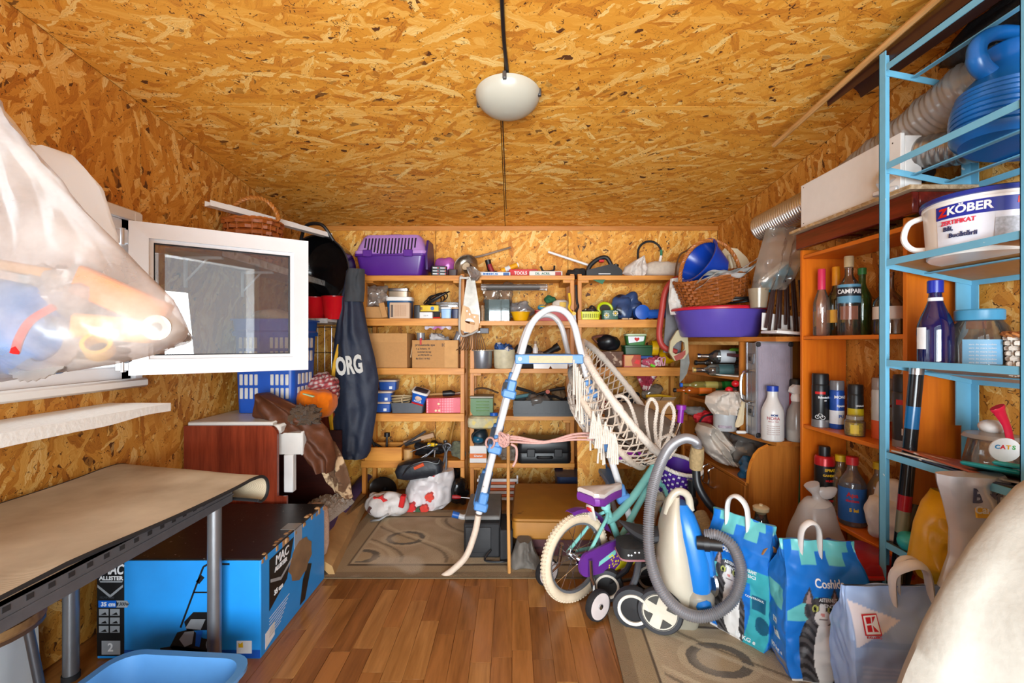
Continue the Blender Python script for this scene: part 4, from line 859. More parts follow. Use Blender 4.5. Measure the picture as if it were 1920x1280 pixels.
part(t, 'hose', MB().tube([(-r, 0, 0), (-r, 0, .08)]+arc((0, 0, .19), r, 180, 10, 14), .009, 8), BLACKM); part(t, 'joint', MB().tube([(r*.98, 0, .215), (r, 0, .19), (r*.98, 0, .17)], .0105, 8), mat('#1b7a58', .4), 'green joint'); part(t, 'end', MB().tube([(r*.98, 0, .17), (r*.8, 0, .09), (r*.6, 0, .03)], [.01, .012, .014], 8), WPLA, 'white hose end')
m = drape(rowspx([(480, 1205, 1207), (488, 1190, 1212), (500, 1172, 1216), (512, 1168, 1214), (522, 1185, 1205)], 3.4), 3.42, .06, 22, 20, .012, 3, 3, .6, 0, .05, 12); solo('white_cloth_bag', 'crumpled white cloth bag drooping over the right shelf top', 'bag', m, cloth('#d9cfc6', .3, 40))
x, w = on(1205, 1286, 3.46); solo('white_sack', 'white sack lying on the right shelf top under the hoop hose', 'sack', blob(w, .16, .125, 52, .16, 7), cloth('#cfc3b4', .3, 40), (x, 3.48, S3[0]+.002))
# ---------- shelf 2
Y = 3.44
x, w = on(683, 726, Y); z = S1[1]+.005
t = solo('cardboard_offcuts', 'folded tan cardboard pieces under a clear bag on the left shelf', 'cardboard', MB().box((0, 0, .045), (w*1.1, .16, .085), (0, 0, 4), .004).box((.07, -.06, .06), (.04, .1, .11), (0, -14, 12), .002), CARD, (x, Y+.02, z))
solo('clear_bag', 'crumpled clear plastic bag on top of the cardboard pieces', 'plastic bag', blob(w*1.0, .15, .165, 61, .3, 9), film('#e3d9cf', .38, .4, .12), (x, Y+.02, z+.09))
x, w = on(727, 773, Y+.04)
t = thing('printed_tub', 'white and blue printed tub behind a small label box', 'tub', (x, Y+.05, z)); part(t, 'body', solidbox(w, .13, .135, .92, .03), mat('#1e5d92', .4)); part(t, 'lid', solidbox(w*1.05, .14, .03, 1, .03), WPLA, loc=(0, 0, .136)); part(t, 'lettering', MB().text('OMO', .04, at(0.01, -.067, .105) @ FACE, .0006, .001), LT)
t = thing('metal_tin', 'flat metal tin resting on the white and blue tub', 'tin', (x-.005, Y+.05, z+.166)); part(t, 'body', solidbox(w*.8, .10, .045, 1, .015), mat('#b8a690', .35, .6, .2)); part(t, 'lid', solidbox(w*.86, .106, .02, 1, .016), STEEL, loc=(0, 0, .046))
x, w = on(734, 771, Y-.02)
t = thing('label_box', 'beige cardboard box with printed lines in front of the tub', 'box', (x, Y-.045, z)); part(t, 'box', solidbox(w, .06, .118, 1, .003), mat('#d3b394', .6, 0, .06)); m = MB()
for i in range(12): flat(m, rect(-w*.25+i*.0075, -w*.25+i*.0075+.002, .015, .1), -.0306, -.0299)
part(t, 'print', m, mat('#b07a54', .6), kind='stuff'); part(t, 'print', flat(MB(), rect(-w*.44, -w*.32, .01, .1), -.0306, -.0299), mat('#6a5a50', .6))
x, w = on(776, 792, Y); solo('video_cassette', 'black cassette standing on the shelf by the yellow box', 'cassette', solidbox(w*.7, .09, .10, 1, .004), BLACK, (x, Y, z))
x, w = on(784, 824, Y+.02)
t = thing('yellow_box', 'flat yellow box lying on black box below the cable coil', 'box', (x, Y+.03, z+.055)); part(t, 'box', solidbox(w, .11, .045, 1, .003), mat('#e6c21c', .5)); part(t, 'print', flat(MB(), disc(.035, .022, .014), -.0562, -.0552), mat('#2f74b8', .5)); part(t, 'print', flat(MB(), rect(-.06, -.04, .012, .032), -.0562, -.0552), mat('#8a5a18', .5))
solo('black_box', 'flat black box supporting the small yellow box', 'box', solidbox(w*1.1, .12, .053, 1, .004), BLACKM, (x, Y+.035, z))
x, w = on(788, 812, Y-.06); t = thing('white_box', 'small white carton in front of the yellow box', 'box', (x, Y-.065, z)); part(t, 'box', solidbox(w, .05, .046, 1, .003), WHITE); part(t, 'lettering', MB().text('100 W', .013, at(0, -.0256, .018) @ FACE, .0003), INK)
m = MB()
for k in range(6): m.tube([V(((.055+.006*k)*math.cos(a*.35+k)+.02*(k % 3-1), .03*math.sin(a*.35+k)-.01*k+.02, .045+.045*math.sin(a*.35+k*1.3)+.004*k)) for a in range(19)], .0045, 6)
solo('cable_coil', 'tangled coil of black cable on the left shelving unit', 'cable', m, BLACK, (wx(816, Y), Y+.05, z+.10))
x, w = on(819, 862, Y+.03); t = thing('clear_case', 'clear plastic organiser case with dark contents on the left shelf', 'case', (x, Y+.05, z+.05)); part(t, 'case', solidbox(w, .14, .055, .98, .012), film('#dfe5ea', .25, .4, .1)); part(t, 'lid', solidbox(w*1.03, .145, .02, 1, .012), film('#e6ecef', .25, .4, .1), loc=(0, 0, .056)); part(t, 'contents', solidbox(w*.9, .12, .03), mat('#33302f', .7, 0, .5), loc=(0, 0, .004))
solo('brown_box', 'brown carton holding up the clear organiser case', 'carton', solidbox(w*1.0, .13, .048, 1, .003), CARD, (x, Y+.06, z))
for a, b, c, lb, c2 in ((828, 847, '#9cc4ea', 'small pale blue tub with white lid on the left shelf', '#f2f2f2'), (848, 862, '#2a2f55', 'small dark blue tub at the shelf end', '#c89a6a')):
    x, w = on(a, b, Y-.05); t = thing('plastic_tub', lb, 'tub', (x, Y-.06, z)); part(t, 'body', solidbox(w, .06, .068, .9, .012), mat(c, .4)); part(t, 'lid', solidbox(w*1.06, .064, .012, 1, .012), mat(c2, .4), loc=(0, 0, .069))
solo('red_tool', 'thin red handled tool lying on the shelf edge', 'tool', MB().tube([(-.05, 0, .006), (.05, 0, .006)], [.005, .006], 8), RED, (wx(812, 3.37), 3.385, S1[1]+.005))
# unit 2, shelf 2
z = S2[1]+.005
x, w = on(909, 957, Y); t = thing('glass_tank', 'dark square glass tank with clear shoe covers piled inside', 'tank', (x, Y+.03, z)); part(t, 'body', tub(w, .15, .16, 1, .008, .004, .001, .004), film('#7f9a98', .30, .4, .05)); part(t, 'contents', blob(w*.85, .12, .10, 71, .2, 9), mat('#3d4a3c', .6, 0, .4), loc=(0, 0, .005))
for dx, dz in ((-.05, .12), (.06, .13)): solo('clear_bag', 'clear plastic bag bulging out of the square glass tank' if dx < 0 else 'second clear plastic bag behind the glass tank', 'plastic bag', blob(.12, .1, .17, 72+int(dx*100), .25, 10), film('#e6d6c0', .25, .4, .1), (x+dx, Y+.05, z+dz))
x, w = on(900, 909, Y-.04); solo('spice_jar', 'small jar of mixed beads beside the hanging hand saw', 'jar', MB().lathe([(.017, 0), (.018, .09), (.014, .10), (.014, .115), (.001, .115)], 14), mat('#9a7a5a', .4, 0, .8, 0, 90), (x, Y-.04, z))
x, w = on(957, 995, Y); t = thing('yellow_bowl', 'bright yellow plastic bowl on the middle shelf', 'bowl', (x, Y-.02, z)); part(t, 'body', MB().lathe([(.045, 0), (.05, .002), (w*.46, .062), (w*.5, .064), (w*.5, .068), (w*.45, .066), (.044, .005), (.001, .004)], 28), mat('#f0b40c', .35))
solo('silver_bag', 'crumpled silver plastic wrapping heaped beside the yellow bowl', 'wrapping', blob(.24, .13, .12, 77, .3, 10), film('#cfd0d4', .55, .5, .08), (wx(972, 3.55), 3.575, z+.03))
x, w = on(1003, 1071, Y); t = thing('red_box', 'muted red plastic box behind the ladder top', 'box', (x, Y, z)); part(t, 'body', solidbox(w, .16, .07, .94, .012), mat('#b8322c', .45)); part(t, 'rim', solidbox(w*1.03, .165, .010, 1, .012), mat('#a82a26', .45), loc=(0, 0, .071))
x, w = on(1036, 1068, 3.52); t = thing('paper_bag', 'white paper bag with yellow label standing on the red box', 'bag', (x, 3.52, z+.083)); part(t, 'bag', blob(w*1.1, .07, .09, 79, .15, 10), mat('#d9cdbc', .6)); part(t, 'label', MB().box((0.01, -.037, .045), (.05, .006, .04), None, .002), mat('#e3b832', .5))
t = thing('sponge_ball', 'light blue and yellow toy ball on the red box', 'ball', (wx(1016, 3.5), 3.5, z+.083)); part(t, 'body', MB().ell((0, 0, .024), (.034, .03, .024)), mat('#3c9fc4', .5)); part(t, 'stripe', MB().ell((0.002, -.004, .03), (.030, .028, .012)), YEL)
solo('green_cloth', 'green patterned cloth bundle on the middle shelf', 'cloth', blob(.10, .08, .06, 82, .25, 12), mat('#2f6b44', .8, 0, .4), (wx(1032, 3.57), 3.58, z+.145))
t = thing('rod_bundle', 'grey bundle of rods in clear sleeve under the middle shelf top', 'bundle', (wx(962, 3.36), 3.42, S2[0]-.088)); 
for i in range(7): part(t, 'rod', MB().cyl((-.20+.01*(i % 3), -.024+.012*(i % 4), .008*(i % 3)), (.20-.012*(i % 2), -.024+.012*(i % 4), .008*(i % 3)), .0075, 8), mat('#56585c', .5, .3))
part(t, 'sleeve', MB().lathe([(.045, 0), (.046, .5)], 14, at(-.24, 0, .012) @ rot(0, 90, 0), False, False, .55), film('#d7cfc8', .3, .4, .15))
m = MB().prism(disc(0, 0, .01), 0, .01)
t = thing('pruning_shears', 'garden shears with yellow handles hanging on the post', 'shears', tuple(W(1076, 580, 3.335)))
part(t, 'blade', MB().prism([(-.01, -.03), (.012, -.03), (.018, -.10), (.006, -.12), (-.008, -.08)], -.004, 0), DSTEEL); part(t, 'blade', MB().prism([(-.016, -.03), (.004, -.03), (0, -.1), (-.014, -.09)], .001, .005), DSTEEL)
part(t, 'handle', MB().tube(spl([(-.005, 0, -.03), (-.035, 0, .01), (-.028, 0, .05), (-.035, 0, .12)], 5), [.008]*6+[.010]*10, 8), YEL); part(t, 'handle', MB().tube(spl([(.005, 0, -.03), (.03, 0, .02), (.022, 0, .06), (.016, 0, .18)], 5), .009, 8), BLACK); part(t, 'pivot', MB().cyl((0, -.012, -.03), (0, .01, -.03), .014), YEL)
# unit 3, shelf 2
z = S3[1]+.005; Y = 3.42
x, w = on(1086, 1124, Y); t = thing('yellow_basket', 'small lime yellow plastic basket with slots on the right shelf', 'basket', (x, Y-.01, z)); part(t, 'body', tub(w, .10, .058, .88, .012, .002, .006, .005), mat('#d8d810', .4)); m = MB()
for i in range(9): m.box(((i-4)*w*.09, -.0475, .028), (.004, .004, .03), (-5, 0, 0))
part(t, 'slots', m, mat('#5e5c0a', .8), kind='stuff'); part(t, 'contents', blob(w*.8, .08, .05, 85, .3, 20), mat('#3a2c28', .7, 0, .6, .2, 40, wear=('#d8d0c4', 30, .6)), loc=(0, 0, .03))
m = MB()
for k in range(5): m.tube([V((.03*math.cos(a*.5+k)+.006*k, .02*math.sin(a*.5)+.008*k, .06+.05*math.sin(a*.5+k*.7))) for a in range(14)], .004, 5)
solo('wire_tangle', 'tangle of dark wire standing behind the yellow basket', 'wire', m, mat('#23262c', .5), (wx(1112, 3.5), 3.52, z+.005))
t = thing('dive_mask', 'lime framed swimming mask leaning behind the floral tin', 'mask', (wx(1135, 3.46), 3.47, z+.085), r=(80, 0, 12)); part(t, 'frame', MB().tube([V((.055*math.cos(a*PI/12), .045*math.sin(a*PI/12), 0)) for a in range(24)], .012, 8, True), mat('#c6d40e', .4)); part(t, 'lens', MB().lathe([(.001, 0), (.05, 0), (.05, .004), (.001, .004)], 24, None, True, True, 1, .82), film('#8a8a80', .35, .4)); part(t, 'skirt', MB().lathe([(.05, -.01), (.045, -.05), (.02, -.06)], 20, None, False, True), BLACK)
x, w = on(1127, 1157, Y); t = thing('floral_tin', 'teal tin box with cream daisies on the right shelf', 'tin', (x, Y-.02, z)); part(t, 'body', solidbox(w, .07, .07, 1, .02), mat('#3f6a5c', .4, 0, .4, 0, 30))
for dx, dz in ((-.03, .03), (.035, .045)):
    m = MB()
    for k in range(8): m.add([(dx+.016*math.cos(k*PI/4)+x_, -.0362, dz+.016*math.sin(k*PI/4)+z_) for x_, z_ in ((-.006, 0), (0, -.006), (.006, 0), (0, .006))], [(0, 1, 2, 3)])
    part(t, 'daisy', m, mat('#e4dcc0', .6), kind='stuff', fix=False); part(t, 'daisy_centre', flat(MB(), disc(dx, dz, .008, 10), -.0368, -.0355), YEL)
x, w = on(1150, 1207, 3.5); solo('blue_bag', 'shiny blue and black plastic bag bulging on the right shelf', 'bag', blob(w, .18, .21, 88, .28, 6, 36, 26), mat('#39507c', .3, 0, .5, .15, 12, wear=('#1c2233', 9, .53)), (x, 3.53, z))
t = thing('blue_dustpan', 'blue plastic hand vacuum nozzle lying beside the blue bag', 'nozzle', (wx(1220, Y), Y, z)); part(t, 'head', MB().lathe([(.02, -.035), (.055, -.03), (.055, .03), (.02, .035)], 20, at(-.07, 0, .056) @ rot(90, 0, 0)), mat('#1656b8', .35)); part(t, 'body', MB().box((.05, 0, .045), (.17, .08, .065), (0, -4, 0), .018), mat('#1f62c8', .35)); part(t, 'tail', MB().box((.15, .02, .045), (.05, .07, .085), None, .012), mat('#15345e', .4))
t = thing('green_clip', 'green plastic triangle hooked under the right shelf top', 'clip', tuple(W(1122, 527, 3.36))); part(t, 'body', MB().prism([(-.045, .012), (.05, .012), (.03, -.022), (.005, -.012)], -.004, .004), mat('#1f6b46', .5))
solo('bag_of_pegs', 'pale plastic bits lying on the right shelf edge', 'oddments', MB().box((0, 0, .006), (.05, .02, .012), (0, 0, 15), .003).box((.045, .004, .006), (.03, .02, .01), (0, 0, -20), .003), mat('#d8b890', .6), (wx(1172, 3.39), 3.395, z), kind='stuff')
# ---------- shelf 3
Y = 3.44; z = S1[2]+.005
x, w = on(676, 770, Y); 
def carton(name, label, loc, w, d, h, rz=0, closed=True):
    t = thing(name, label, 'carton', loc, rz)
    part(t, 'box', openbox(w, d, h) if not closed else solidbox(w, d, h, 1, .003, 2), CARD); return t
t = carton('cardboard_carton', 'plain tan cardboard carton on the third left shelf', (x, Y+.06, z), w*.96, .24, .255, -2); part(t, 'seam', MB().bb(-w*.47, w*.47, -.002, .002, .2545, .2565), mat('#9a6a3a', .8)); part(t, 'flap', MB().bb(-w*.479, w*.479, -.1215, -.1195, .19, .2555), mat('#c8945a', .8))
x, w = on(776, 866, Y)
t = carton('printed_carton', 'open tan carton with black shipping print beside the plain carton', (x, Y+.02, z), w*.95, .2, .205, -5, False)
m = MB()
for s, zz, sz, dx in (('prostatoda spa', .17, .024, -.075), ('v. g. bolzano, 10', .142, .017, -.09), ('montichiari (bs) italy', .118, .017, -.08), ('tel. (030) 964 091 r.a.', .094, .017, -.075), ('fax 03.0 / 10 962', .068, .017, -.09)): m.text(s, sz, at(dx, -.1012, zz) @ FACE, .0004, .0004, width=sz*6.2)
m.text('10 x 1', .034, at(.09, -.1012, .168) @ FACE, .0004, .0006).text('kg', .015, at(.155, -.1012, .162) @ FACE, .0004)
part(t, 'lettering', m, mat('#2e2c34', .7)); part(t, 'fold_strip', MB().bb(w*.2, w*.47, -.1035, -.1012, .004, .20), mat('#cf9c62', .8)); Mr = Matrix(((0, 0, 1, w*.475+.0006), (1, 0, 0, 0), (0, 1, 0, 0), (0, 0, 0, 1)))
part(t, 'print', MB().add([Mr @ V(q) for q in ((-.05, .1, 0), (.04, .1, 0), (.04, .18, 0), (-.05, .18, 0), (-.05, .1, .0006), (.04, .1, .0006), (.04, .18, .0006), (-.05, .18, .0006))], [(0, 1, 2, 3), (7, 6, 5, 4), (0, 4, 5, 1), (1, 5, 6, 2), (2, 6, 7, 3), (3, 7, 4, 0)]), mat('#3a3028', .7)); part(t, 'flap', MB().box((-w*.475-.004, -.05, .14), (.006, .09, .13), (0, 10, 0), .002), mat('#d8b78c', .8)); part(t, 'lettering', MB().text('713', .04, Mr @ at(-.005, .14, .0014), .0004, .001), mat('#c8a878', .7))
for px, py0, r0, h, rt, lb in ((790, 640, .032, .10, (0, 0, 0), 'clear plastic cup standing in the printed carton'), (853, 648, .034, .11, (0, 24, 0), 'clear plastic cup leaning at the right in the printed carton')):
    solo('plastic_cup', lb, 'cup', MB().lathe([(.001, .004), (r0*.8, 0), (r0, h), (r0*.96, h), (r0*.77, .004)], 20), film('#dfe2e8', .35, .4, .15), (wx(px, Y), Y-.02, z+.16), r=rt)
solo('white_fabric', 'crumpled white and grey wrapping heaped in the printed carton', 'cloth', blob(.2, .13, .13, 93, .3, 12), mat('#c2bebc', .6, 0, .35, .2, 30, wear=('#5a4e52', 25, .6)), (wx(822, Y), Y+.03, z+.12))
solo('red_marker', 'small red cap poking out of the printed carton', 'cap', MB().cyl((0, 0, 0), (0, 0, .05), .009), RED, (wx(789, 3.37), 3.375, z+.17))
t = solo('lace_doily', 'white and pink lace doilies hanging under the second left shelf', 'doily', MB().grid(lambda u, v: V((-.1+.2*u, -.02-.002*math.sin(u*40), -.018*v*(1+.4*math.sin(u*22)))), 40, 3), mat('#d9cdd6', .9, 0, .3, .3, 60, wear=('#c070a8', 7, .55)), (wx(822, Y), Y, S1[1]-.052))
z = S2[2]+.005
x, w = on(883, 925, 3.42); t = thing('aluminium_pot', 'grey aluminium pot on the middle shelf under the rake', 'pot', (x, 3.42, z)); part(t, 'body', MB().lathe([(w*.40, 0), (w*.43, .006), (w*.46, .128), (w*.5, .13), (w*.5, .136), (w*.44, .134), (w*.40, .01), (.001, .008)], 28), mat('#9a9da4', .35, .7, .1)); part(t, 'rim', MB().lathe([(w*.46, .131), (w*.515, .131), (w*.515, .138), (w*.46, .138), (w*.46, .131)], 28, None, False, False), mat('#c4b29a', .4, .3))
x, w = on(925, 966, 3.42); t = thing('cream_tub', 'cream plastic tub full of rags on the middle shelf', 'tub', (x, 3.43, z)); part(t, 'body', MB().lathe([(w*.44, 0), (w*.47, .02), (w*.5, .14), (w*.47, .14), (w*.42, .01), (.001, .01)], 26), mat('#d8cfae', .5, 0, .2)); part(t, 'contents', blob(w*.8, w*.8, .09, 95, .35, 20), mat('#2e5a9e', .7, 0, .6, .2, 20, wear=('#e0dcd6', 18, .55)), loc=(0, 0, .09))
x, w = on(966, 1000, 3.48); t = thing('black_crate', 'small black plastic box behind the ladder step', 'box', (x, 3.47, z)); part(t, 'body', solidbox(w, .12, .10, .95, .01), BLACKM)
solo('black_pouch', 'black pouch lying on the small black plastic box', 'pouch', blob(.14, .1, .07, 96, .2, 10), BLACKM, (x+.0, 3.48, z+.102))
x, w = on(1000, 1062, 3.42); t = thing('white_tray', 'white plastic box with notch behind the ladder platform', 'box', (x, 3.42, z)); part(t, 'body', MB().prism([(-w/2, 0), (-.012, 0), (0, .022), (.012, 0), (w/2, 0), (w/2+.004, .075), (-w/2-.004, .075)], -.06, .06), WPLA)
t = bottle('bottle', 'white plastic bottle lying among things on the white box', (wx(1004, 3.42), 3.43, z+.077), .12, .02, .01, WPLA, cap=(.02, 1.2), capm=mat('#b89878', .5))
t = thing('black_torch', 'short black torch leaning on the white box', 'torch', (wx(1020, 3.44), 3.43, z+.1), r=(0, 60, -10)); part(t, 'body', MB().lathe([(.022, 0), (.022, .08), (.03, .10), (.03, .13), (.001, .13)], 18), BLACK)
solo('tin_lids', 'assorted tins and sachets heaped on the white box', 'oddments', blob(.12, .08, .05, 98, .4, 25), mat('#9a7a62', .5, 0, .6, .2, 30, wear=('#e4ded4', 22, .58)), (wx(1014, 3.45), 3.47, z+.077), kind='stuff')
z = S3[2]+.005; Y = 3.42
x, w = on(1120, 1160, 3.5); t = thing('camera_bag', 'black camera bag lying on boxes above the hanging chair', 'bag', (x, 3.5, z+.12)); part(t, 'body', blob(w*1.1, .14, .11, 101, .12, 7), mat('#15171c', .35, 0, .3)); part(t, 'strap', MB().tube(spl([(-.09, -.02, .06), (-.12, -.03, .10), (-.02, -.02, .115), (.05, 0, .10)], 6), .007, 6, flat=2), mat('#7a4a3a', .6))
solo('brown_carton', 'brown carton under the camera bag on the right shelf', 'carton', solidbox(w*1.1, .16, .115, 1, .004), mat('#6d4a36', .6, 0, .5, .2, 20, wear=('#c0a890', 16, .6)), (x+.01, 3.5, z))
x, w = on(1169, 1222, Y+.03); t = thing('green_case', 'long dark green box below the margarine tub', 'box', (x, Y+.05, z+.085)); part(t, 'body', solidbox(w, .12, .062, .96, .01), mat('#1e4a2a', .45, 0, .15)); part(t, 'lid', solidbox(w*1.02, .124, .014, 1, .01), mat('#24552f', .45), loc=(0, 0, .063))
solo('blue_folder', 'flat blue folder under the dark green box', 'folder', solidbox(w*.95, .13, .02, 1, .003), mat('#24488e', .5), (x, Y+.05, z+.062)); 
x2, w2 = on(1172, 1212, Y+.03); t = thing('margarine_tub', 'white and green food tub with red heart on green box', 'tub', (x2, Y+.05, z+.163)); part(t, 'body', solidbox(w2*.96, .10, .07, .85, .02), mat('#3d7a3c', .45)); part(t, 'lid', solidbox(w2, .105, .014, 1, .02), mat('#c8d8b0', .4), loc=(0, 0, .071)); part(t, 'label', flat(MB(), [(-.06, .014), (.05, .03), (.058, .066), (-.066, .066)], -.0525, -.048), LT)
he = [(.019*math.sin(a)**3, .043+.0012*(13*math.cos(a)-5*math.cos(2*a)-2*math.cos(3*a)-math.cos(4*a))) for a in [2*PI*i/28 for i in range(28)]]; part(t, 'heart', flat(MB(), he, -.0536, -.052), RED)
x, w = on(1167, 1199, Y-.02); t = thing('biscuit_box', 'red and orange food box on the right shelf', 'box', (x, Y-.03, z)); part(t, 'box', solidbox(w, .07, .092, 1, .004), mat('#b84a34', .5, 0, .3)); part(t, 'print', flat(MB(), [(-w*.45, .01), (0, .01), (-.01, .05), (.01, .088), (-w*.45, .088)], -.0362, -.0352), mat('#d69a5e', .5)); part(t, 'print', flat(MB(), [(.01, .03), (w*.4, .02), (w*.42, .05), (.03, .06)], -.0362, -.0352), mat('#d8201c', .5))
solo('pink_yarn', 'pink and red knitted things bundled on the right shelf', 'yarn', blob(.17, .12, .075, 105, .3, 14), mat('#b84a62', .85, 0, .4, .4, 60, wear=('#d8c8c0', 20, .56)), (wx(1222, Y), Y, z))
m = MB()
for s in (0, .03): m.tube(spl([(s, 0, .01), (s-.012, -.01, .06), (s+.012, -.01, .07), (s+.01, 0, .012)], 5), .005, 6)
solo('hair_bands', 'pale pink hair bands sticking up before the yellow tape', 'hair bands', m, mat('#d89aa8', .7), (wx(1236, 3.37), 3.375, z))
for px, py, r, rt, lb in ((1227, 652, .055, (90, 0, 84), 'yellow tape roll standing on edge on the right shelf'), (1253, 665, .064, (64, 24, 12), 'larger yellow tape roll leaning at the shelf end')):
    t = thing('tape_roll', lb, 'tape', tuple(W(px, py, 3.43)), r=rt); part(t, 'tape', ring(r, r*.74, .045, 30), mat('#e2b40e', .35, 0, .1)); part(t, 'core', ring(r*.74, r*.70, .045, 30), mat('#b8861a', .7))
solo('green_clip', 'bright green plastic clip at the foot of the yellow tape', 'clip', MB().box((0, 0, .012), (.04, .03, .024), (0, 20, 0), .006), mat('#6cc020', .4), (wx(1224, 3.38), 3.385, z))
# ---------- shelf 4
z = S1[3]+.005; Y = 3.44
TB = mat('#1f51a4', .4, 0, .1)
for k, (a, b, zz, lb) in enumerate(((700, 735, 0, 'bottom'), (702, 737, 1, 'middle'), (707, 742, 2, 'top'))):
    x, w = on(a, b, Y); t = thing('food_tub', 'blue square food tub with beige lid, %s of the stack beside the jacket' % lb, 'tub', (x, Y+.02+(.06 if k == 2 else 0), z+zz*.0795), R.uniform(-4, 4), 'stacked blue food tubs'); part(t, 'body', solidbox(w*.95, .12, .064, .92, .012), TB); part(t, 'lid', solidbox(w, .126, .014, 1, .014), mat('#cfb8a4', .45), loc=(0, 0, .065)); part(t, 'print', flat(MB(), rect(w*.1, w*.26, .01, .03), -.0605, -.058), LT)
x, w = on(735, 799, Y); t = thing('grey_tray', 'grey plastic tray holding cable and blue tub', 'tray', (x, Y, z)); part(t, 'body', tub(w, .15, .075, .88, .015, .003, .006, .006), mat('#54585f', .5, 0, .1))
m = MB()
for k in (0, 2, 4, 6): m.tube([V(((.06+.003*k)*math.cos(2*PI*a/16), (.035+.002*k)*math.sin(2*PI*a/16), .012+.007*k+.018*math.sin(2*PI*a/16+k*.5)*.5)) for a in range(16)], .006, 6, True)
m.tube(spl([(.02, -.05, .0), (.015, -.05, .04), (.03, -.03, .07)], 5), .006, 6); solo('beige_cable', 'coil of beige cable lying in the grey tray', 'cable', m, mat('#b8a078', .5), (wx(752, 3.42), 3.43, z+.065))
t = thing('spread_tub', 'tilted blue food tub with white lid in the grey tray', 'tub', (wx(785, 3.42), 3.41, z+.07), r=(14, 16, 0)); part(t, 'body', solidbox(.115, .10, .09, .8, .02), mat('#1b5fc0', .35)); part(t, 'lid', solidbox(.125, .108, .014, 1, .022), WPLA, loc=(0, 0, .0905)); part(t, 'lid_print', solidbox(.10, .085, .002, 1, .015), mat('#3c3a48', .5, 0, .4, 0, 20), loc=(0, 0, .1046)); part(t, 'print', MB().ell((0, -.048, .055), (.026, .003, .018), 16, 8), mat('#dcb8a4', .5)); part(t, 'print', flat(MB(), rect(-.042, .044, .004, .016), -.0455, -.042), RED); part(t, 'lettering', MB().text('NATUR', .017, at(0, -.047, .03) @ FACE, .0006, .0005), LT)
x, w = on(800, 868, Y)
t = thing('polka_bag', 'pink polka dot gift box on the fourth left shelf', 'box', (x, Y, z), 3); PB = paint(MB().grid(lambda u, v: V((-w/2+w*u*.96+.01, -.06+.003*math.sin(u*9), .112*v*(1-.08*(1-u)))), 110, 46), lambda p: (lambda cx_, cz_: lin('#e98a96') if (cx_**2+cz_**2) < .13 else lin('#d8485c'))((p.x*52) % 1-.5, (p.z*52) % 1-.5))
part(t, 'front', PB, vcol('polka_print', .4), fix=False); part(t, 'box', solidbox(w*.97, .118, .11, 1, .004), mat('#d8485c', .4)); part(t, 'side_panel', MB().bb(w*.486, w*.5, -.055, .055, .0, .112), mat('#b81830', .4))
for dx, dz in ((-.04, .067), (-.06, .018), (-.035, .018)): part(t, 'pale_dot', flat(MB(), disc(dx, dz, .0085, 14), -.0645, -.0615), mat('#f2d8a8', .5))
t = thing('hand_drill', 'old wooden handled drill lying on the polka dot box', 'drill', (wx(838, Y), Y, z+.128)); part(t, 'handle', MB().tube([(-.14, 0, .0), (-.06, 0, .006), (-.02, 0, .005)], [.008, .010, .009], 8), wood('#b48a54', '#8a6032')); part(t, 'body', MB().tube([(-.03, 0, .008), (.03, 0, .012), (.06, 0, .008)], [.022, .024, .014], 10), BLACK); part(t, 'chuck', MB().tube([(.06, 0, .008), (.1, 0, .012), (.13, 0, .014)], [.01, .012, .004], 8), STEEL)
z = S2[3]+.005
x, w = on(880, 927, 3.40); t = thing('cushion', 'cream and yellow folded cushion on the fourth middle shelf', 'cushion', (x+.02, 3.36, z-.085)); part(t, 'body', MB().loft([rr(w*.64*s, .085*s, .045, zz, 5) for zz, s in ((0, .8), (.012, .97), (.05, 1), (.075, .96), (.088, .8))]), mat('#cfc8a4', .85, 0, .25, .3, 30, wear=('#e0cc80', 10, .55)))
t = thing('green_toolbox', 'green metal box with louvre slots on the cushion', 'toolbox', (wx(904, 3.38), 3.40, z+.006)); w = .165; part(t, 'body', MB().prism([(-w/2, .03), (-w/2+.02, 0), (w/2, 0), (w/2, .125), (-w/2, .125)], -.07, .07), mat('#3f6e2c', .4, 0, .1))
for i in range(4): part(t, 'louvre', MB().bb(-.04, .055, -.075, -.0695, .032+.022*i, .038+.022*i, .002), mat('#6a944e', .4))
part(t, 'lid_frame', MB().bb(-w/2-.004, w/2+.004, -.074, .074, .126, .142, .003), mat('#8a8478', .5, .4)); 
for k in range(3): part(t, 'handle_wire', MB().tube(spl([(-.08, -.02+.03*k, .142), (-.05, -.02+.03*k, .185), (.02, 0.02*k, .19), (.12, .02*k, .155)], 6), .0045, 6), mat('#5a4636', .5, .5))
solo('jar_top', 'blue plastic jar top lying beside the green box', 'jar top', MB().lathe([(.03, 0), (.03, .022), (.001, .024)], 18), BLUE, (wx(926, 3.34), 3.335, z+.006))
x, w = on(964, 1074, 3.40); t = thing('black_crate', 'black ribbed plastic crate full of tools behind the ladder', 'crate', (x, 3.44, z)); m = MB(); d, h = .22, .115
m.bb(-w/2, w/2, -d/2, d/2, 0, .006)
part(t, 'floor', m, BLACKM)
for sx, sy, L in ((0, -1, w), (0, 1, w)):
    m = MB().bb(-w/2, w/2, sy*d/2-.004, sy*d/2+.004, .0, .02).bb(-w/2, w/2, sy*d/2-.005, sy*d/2+.005, h-.03, h)
    for i in range(9): m.bb(-w/2+i*w/8-.008, -w/2+i*w/8+.008, sy*d/2-.004, sy*d/2+.004, .02, h-.03)
    m.bb(-w/2, w/2, sy*d/2-.0005, sy*d/2+.0005, .02, h-.03); part(t, 'crate_side', m, BLACK)
for sx in (-1, 1): part(t, 'crate_end', MB().bb(sx*w/2-.005, sx*w/2+.005, -d/2, d/2, 0, h+.0), BLACK)
